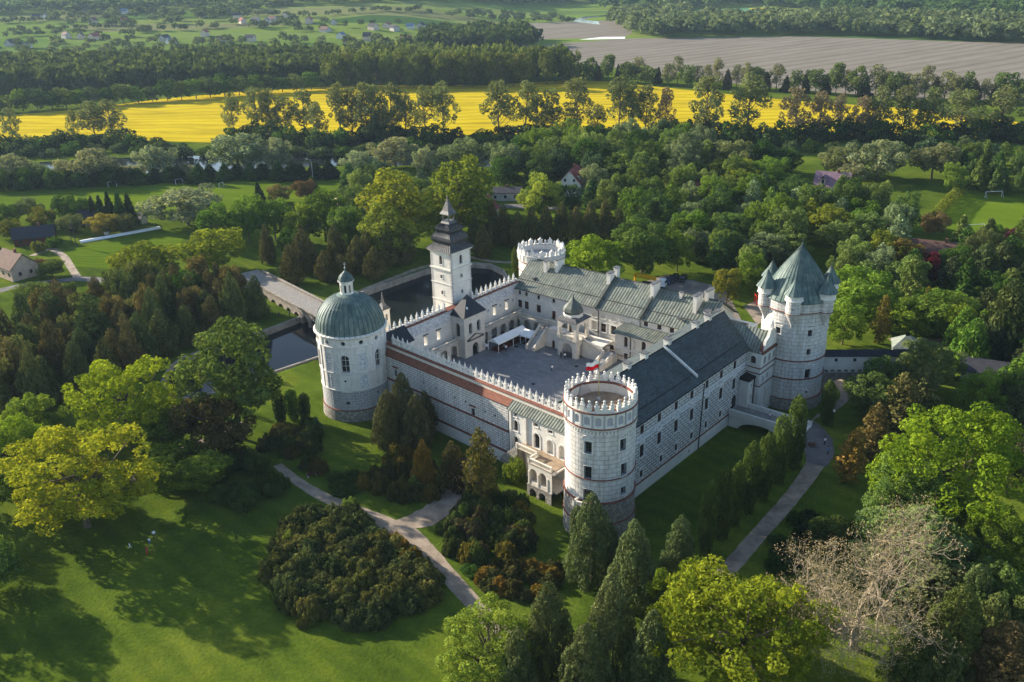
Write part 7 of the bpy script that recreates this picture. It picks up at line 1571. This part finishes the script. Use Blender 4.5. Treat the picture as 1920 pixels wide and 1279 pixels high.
# ---------------------------------------------------------------- people
def person_mesh(pose, top, bottom):
    st = {'stand': ((.12, 0), (-.12, .02)), 'walk': ((.10, .34), (-.10, -.30)), 'run': ((.10, .45), (-.10, -.4))}[pose]
    V = [(0, 0, .95), (0, 0, 1.15), (0, .01, 1.38), (0, .0, 1.52), (0, .03, 1.66)]; Rr = [.15, .14, .17, .06, .105]; E = [(0, 1), (1, 2), (2, 3), (3, 4)]
    for s, (sx, sy) in zip((1, -1), st):
        b = len(V); V += [(sx*.9, 0, .88), (sx, sy*.45+.04, .5), (sx, sy, .08), (sx, sy+.16, .04)]; Rr += [.105, .07, .05, .045]; E += [(0, b), (b, b+1), (b+1, b+2), (b+2, b+3)]
        b = len(V); sw = -sy*.8; V += [(s*.2, 0, 1.4), (s*.26, sw*.3, 1.14), (s*.25, sw*.9+.08, .92), (s*.25, sw+.12, .84)]; Rr += [.07, .048, .036, .04]; E += [(2, b), (b, b+1), (b+1, b+2), (b+2, b+3)]
    me = bpy.data.meshes.new('person'); me.from_pydata(V, E, []); o = bpy.data.objects.new('tmp', me); COL.objects.link(o); m = o.modifiers.new('s', 'SKIN'); s2 = o.modifiers.new('ss', 'SUBSURF'); s2.levels = 1
    for i, r in enumerate(Rr): me.skin_vertices[0].data[i].radius = (r, r)
    me.skin_vertices[0].data[0].use_root = True
    dg = bpy.context.evaluated_depsgraph_get(); dg.update(); nm = bpy.data.meshes.new_from_object(o.evaluated_get(dg)); bpy.data.objects.remove(o)
    for mm in ('skin', top, bottom, 'paint_black'): nm.materials.append(MATS[mm])
    for p in nm.polygons:
        c = p.center; p.material_index = 0 if c.z > 1.47 else (1 if c.z > .97 and not (abs(c.x) > .17 and c.z < 1.12) else (0 if abs(c.x) > .2 and c.z < 1.12 and c.z > .75 else (2 if c.z > .09 else 3))); p.use_smooth = True
    return nm
hm = MB(); hm.lathe((0, -.0, 1.66), [(.112, -.03), (.118, .04), (.08, .1), (.01, .125)], 10); ho = hm.build('hair', 'hair_dark'); hmesh = ho.data; bpy.data.objects.remove(ho)
PM_ = {}
def person(px, py, pose, top, bottom, az, label, z=None, s=1.0):
    k = (pose, top, bottom)
    if k not in PM_: PM_[k] = person_mesh(*k)
    g = gat(px, py) if z is None else at(px, py, z); o = bpy.data.objects.new('person', PM_[k]); COL.objects.link(o); o.location = (g[0], g[1], g[2]+.03); o.rotation_euler = (0, 0, rd(az)); o.scale = (s, s, s); tag(o, label, 'person', 'small figures around the castle')
    h_ = bpy.data.objects.new('hair', hmesh); COL.objects.link(h_); h_.parent = o
person(290, 1010, 'walk', 'cloth_white', 'cloth_dark', 30, 'person in a white top walking uppermost of the four on the lawn')
person(281, 1020, 'walk', 'cloth_white', 'cloth_blue', 200, 'child in white top running between the other lawn figures', s=.7)
person(277, 1040, 'stand', 'cloth_red', 'cloth_red', 90, 'person in red standing lowest of the four on the lawn')
person(244, 1028, 'walk', 'cloth_white', 'cloth_white', 300, 'child in white leftmost of the four on the lawn', s=.65)
person(1035, 697, 'walk', 'cloth_white', 'cloth_dark', 40, 'lone person crossing the middle of the courtyard', 3)
person(945, 657, 'stand', 'cloth_grey', 'cloth_dark', 10, 'person in grey standing left of a pair beside the party tent', 3); person(949, 659, 'stand', 'cloth_white', 'cloth_dark', 190, 'person in white standing right of a pair beside the party tent', 3)
for i, (x, y, tp, w) in enumerate(((1052, 672, 'cloth_dark', 'dark, leftmost of the group'), (1056, 667, 'cloth_blue', 'blue, rearmost of the group'), (1059, 674, 'cloth_white', 'white, frontmost of the group'), (1063, 670, 'cloth_dark', 'dark, rightmost of the group'))): person(x, y, 'stand', tp, 'cloth_dark', i*80, 'person in %s at the onion-dome porch arch' % w, 3)
person(1443, 787, 'walk', 'cloth_white', 'cloth_grey', 60, 'person in white walking across the footbridge', 2.9); person(1369, 769, 'stand', 'cloth_white', 'cloth_dark', 120, 'person in white dress by the side door of the footbridge', 3.0)
person(1546, 835, 'stand', 'cloth_white', 'cloth_dark', 20, 'person in white standing on the paved apron nearest the orange conifer'); person(1504, 812, 'walk', 'cloth_white', 'cloth_grey', 200, 'person in white at the outer end of the footbridge'); person(1552, 853, 'stand', 'cloth_blue', 'cloth_dark', 100, 'person in blue at the lower right of the paved apron'); person(1508, 838, 'stand', 'cloth_grey', 'cloth_dark', 80, 'person in grey beside the dark bench on the apron')
person(523, 596, 'stand', 'cloth_dark', 'cloth_dark', 50, 'dark-clothed person left of a pair on the pond bank'); person(543, 594, 'stand', 'cloth_grey', 'cloth_dark', 250, 'grey-clothed person right of a pair on the pond bank')
# trees outside the frame at the left: they shade the lawn
for x, y, R_, H_ in ((-84, 96, 6, 15), (-98, 108, 6, 16), (-106, 140, 6, 14)):
    plant('oak', x, y, R_, H_, MG, 'tall green off-frame tree')

# ---------------------------------------------------------------- labels for repeated plants and houses
LM = [('the domed tower', 660, 690), ('the clock tower', 845, 520), ('the flag tower', 1123, 880), ('the cone-roofed tower', 1495, 640), ('the stone bridge', 540, 555), ('the moat', 400, 700), ('the right-hand pitch', 1850, 400), ('the mauve-roofed house', 1555, 350), ('the red-roofed house', 1075, 350), ('the left meadow', 300, 360), ('the open lawn', 420, 1150), ('the gravel fork', 760, 960), ('the footbridge', 1430, 780), ('the rear round tower', 1012, 470), ('the left garden strip', 200, 440), ('the river bend', 1120, 35), ('the ploughed field', 1450, 100), ('the rapeseed field', 900, 200), ('the left rapeseed end', 150, 230), ('the right rapeseed end', 1600, 215), ('the hillside village', 300, 50), ('the pale bare tree', 1620, 1050), ('the tan house', 38, 505), ('the stone archway', 1600, 700), ('the curved gravel path', 1430, 1000), ('the car park', 1280, 540), ('the river', 600, 295), ('the farther river', 1350, 295)]
def ordn(n):
    one = ['', 'first', 'second', 'third', 'fourth', 'fifth', 'sixth', 'seventh', 'eighth', 'ninth', 'tenth', 'eleventh', 'twelfth', 'thirteenth', 'fourteenth', 'fifteenth', 'sixteenth', 'seventeenth', 'eighteenth', 'nineteenth']
    if n < 20: return one[n]
    t = {2: 'twenty', 3: 'thirty', 4: 'forty', 5: 'fifty', 6: 'sixty'}[n//10]; return (t[:-1]+'ieth') if n % 10 == 0 else t+'-'+one[n % 10]
buckets = {}
for o, adj, p in REG:
    q = pix((p[0], p[1], p[2]+3)); nm, lx, ly = min(LM, key=lambda l: hypot((q[0]-l[1])*.8, q[1]-l[2])); dx, dy = q[0]-lx, q[1]-ly
    rel_ = ('left of' if dx < 0 else 'right of') if abs(dx) > abs(dy) else ('behind' if dy < 0 else 'in front of')
    buckets.setdefault((adj, rel_, nm), []).append((q[0], o))
for (adj, rel_, nm), lst in buckets.items():
    lst.sort(key=lambda a: a[0])
    for i, (_, o) in enumerate(lst):
        o['label'] = '%s %s %s' % (adj, rel_, nm)+('' if len(lst) == 1 else ', '+(ordn(i+1)+' from the left'))

# ---------------------------------------------------------------- haze, sky, sun
SUN_AZ, SUN_EL = -58.0, 20.0
w = bpy.data.worlds.new('World'); SC.world = w; w.use_nodes = True; nt = w.node_tree; nt.nodes.clear()
sk = nt.nodes.new('ShaderNodeTexSky'); sk.sky_type = 'NISHITA'; sk.sun_disc = False; sk.sun_elevation = rd(SUN_EL); sk.sun_rotation = rd(SUN_AZ); sk.altitude = 200; sk.air_density = 1.0; sk.dust_density = .8; sk.ozone_density = 1.5
bg = nt.nodes.new('ShaderNodeBackground'); bg.inputs[1].default_value = .1; wo = nt.nodes.new('ShaderNodeOutputWorld'); nt.links.new(sk.outputs[0], bg.inputs[0]); nt.links.new(bg.outputs[0], wo.inputs[0])
sd = bpy.data.lights.new('sun', 'SUN'); sd.energy = 5.0; sd.angle = rd(.6); sd.color = (1.0, .895, .735); so = bpy.data.objects.new('sun', sd); COL.objects.link(so)
dv = Vector((sin(rd(SUN_AZ))*cos(rd(SUN_EL)), cos(rd(SUN_AZ))*cos(rd(SUN_EL)), sin(rd(SUN_EL)))); so.rotation_euler = dv.to_track_quat('Z', 'Y').to_euler()
if HAZE:
    m, nt, out = nodes('haze_air'); vp = N(nt, 'ShaderNodeVolumePrincipled'); vp.inputs['Color'].default_value = (.55, .76, 1, 1); vp.inputs['Density'].default_value = HAZE; vp.inputs['Anisotropy'].default_value = .2; nt.links.new(vp.outputs[0], out.inputs['Volume'])
    mb = MB(); mb.hexa([(-4700, -400, -5), (4700, -400, -5), (4700, 4800, -5), (-4700, 4800, -5), (-4700, -400, 260), (4700, -400, 260), (4700, 4800, 260), (-4700, 4800, 260)]); o = mb.build('haze', 'haze_air'); tag(o, 'thin bluish evening haze over the valley', None, None, 'stuff')
SC.cycles.use_denoising = True; SC.cycles.max_bounces = 6; SC.cycles.diffuse_bounces = 3; SC.cycles.transmission_bounces = 3; SC.cycles.volume_bounces = 0; SC.cycles.transparent_max_bounces = 4
SC.view_settings.view_transform = 'Standard'; SC.view_settings.look = 'None'; SC.view_settings.exposure = EXPO; SC.view_settings.gamma = 1.0
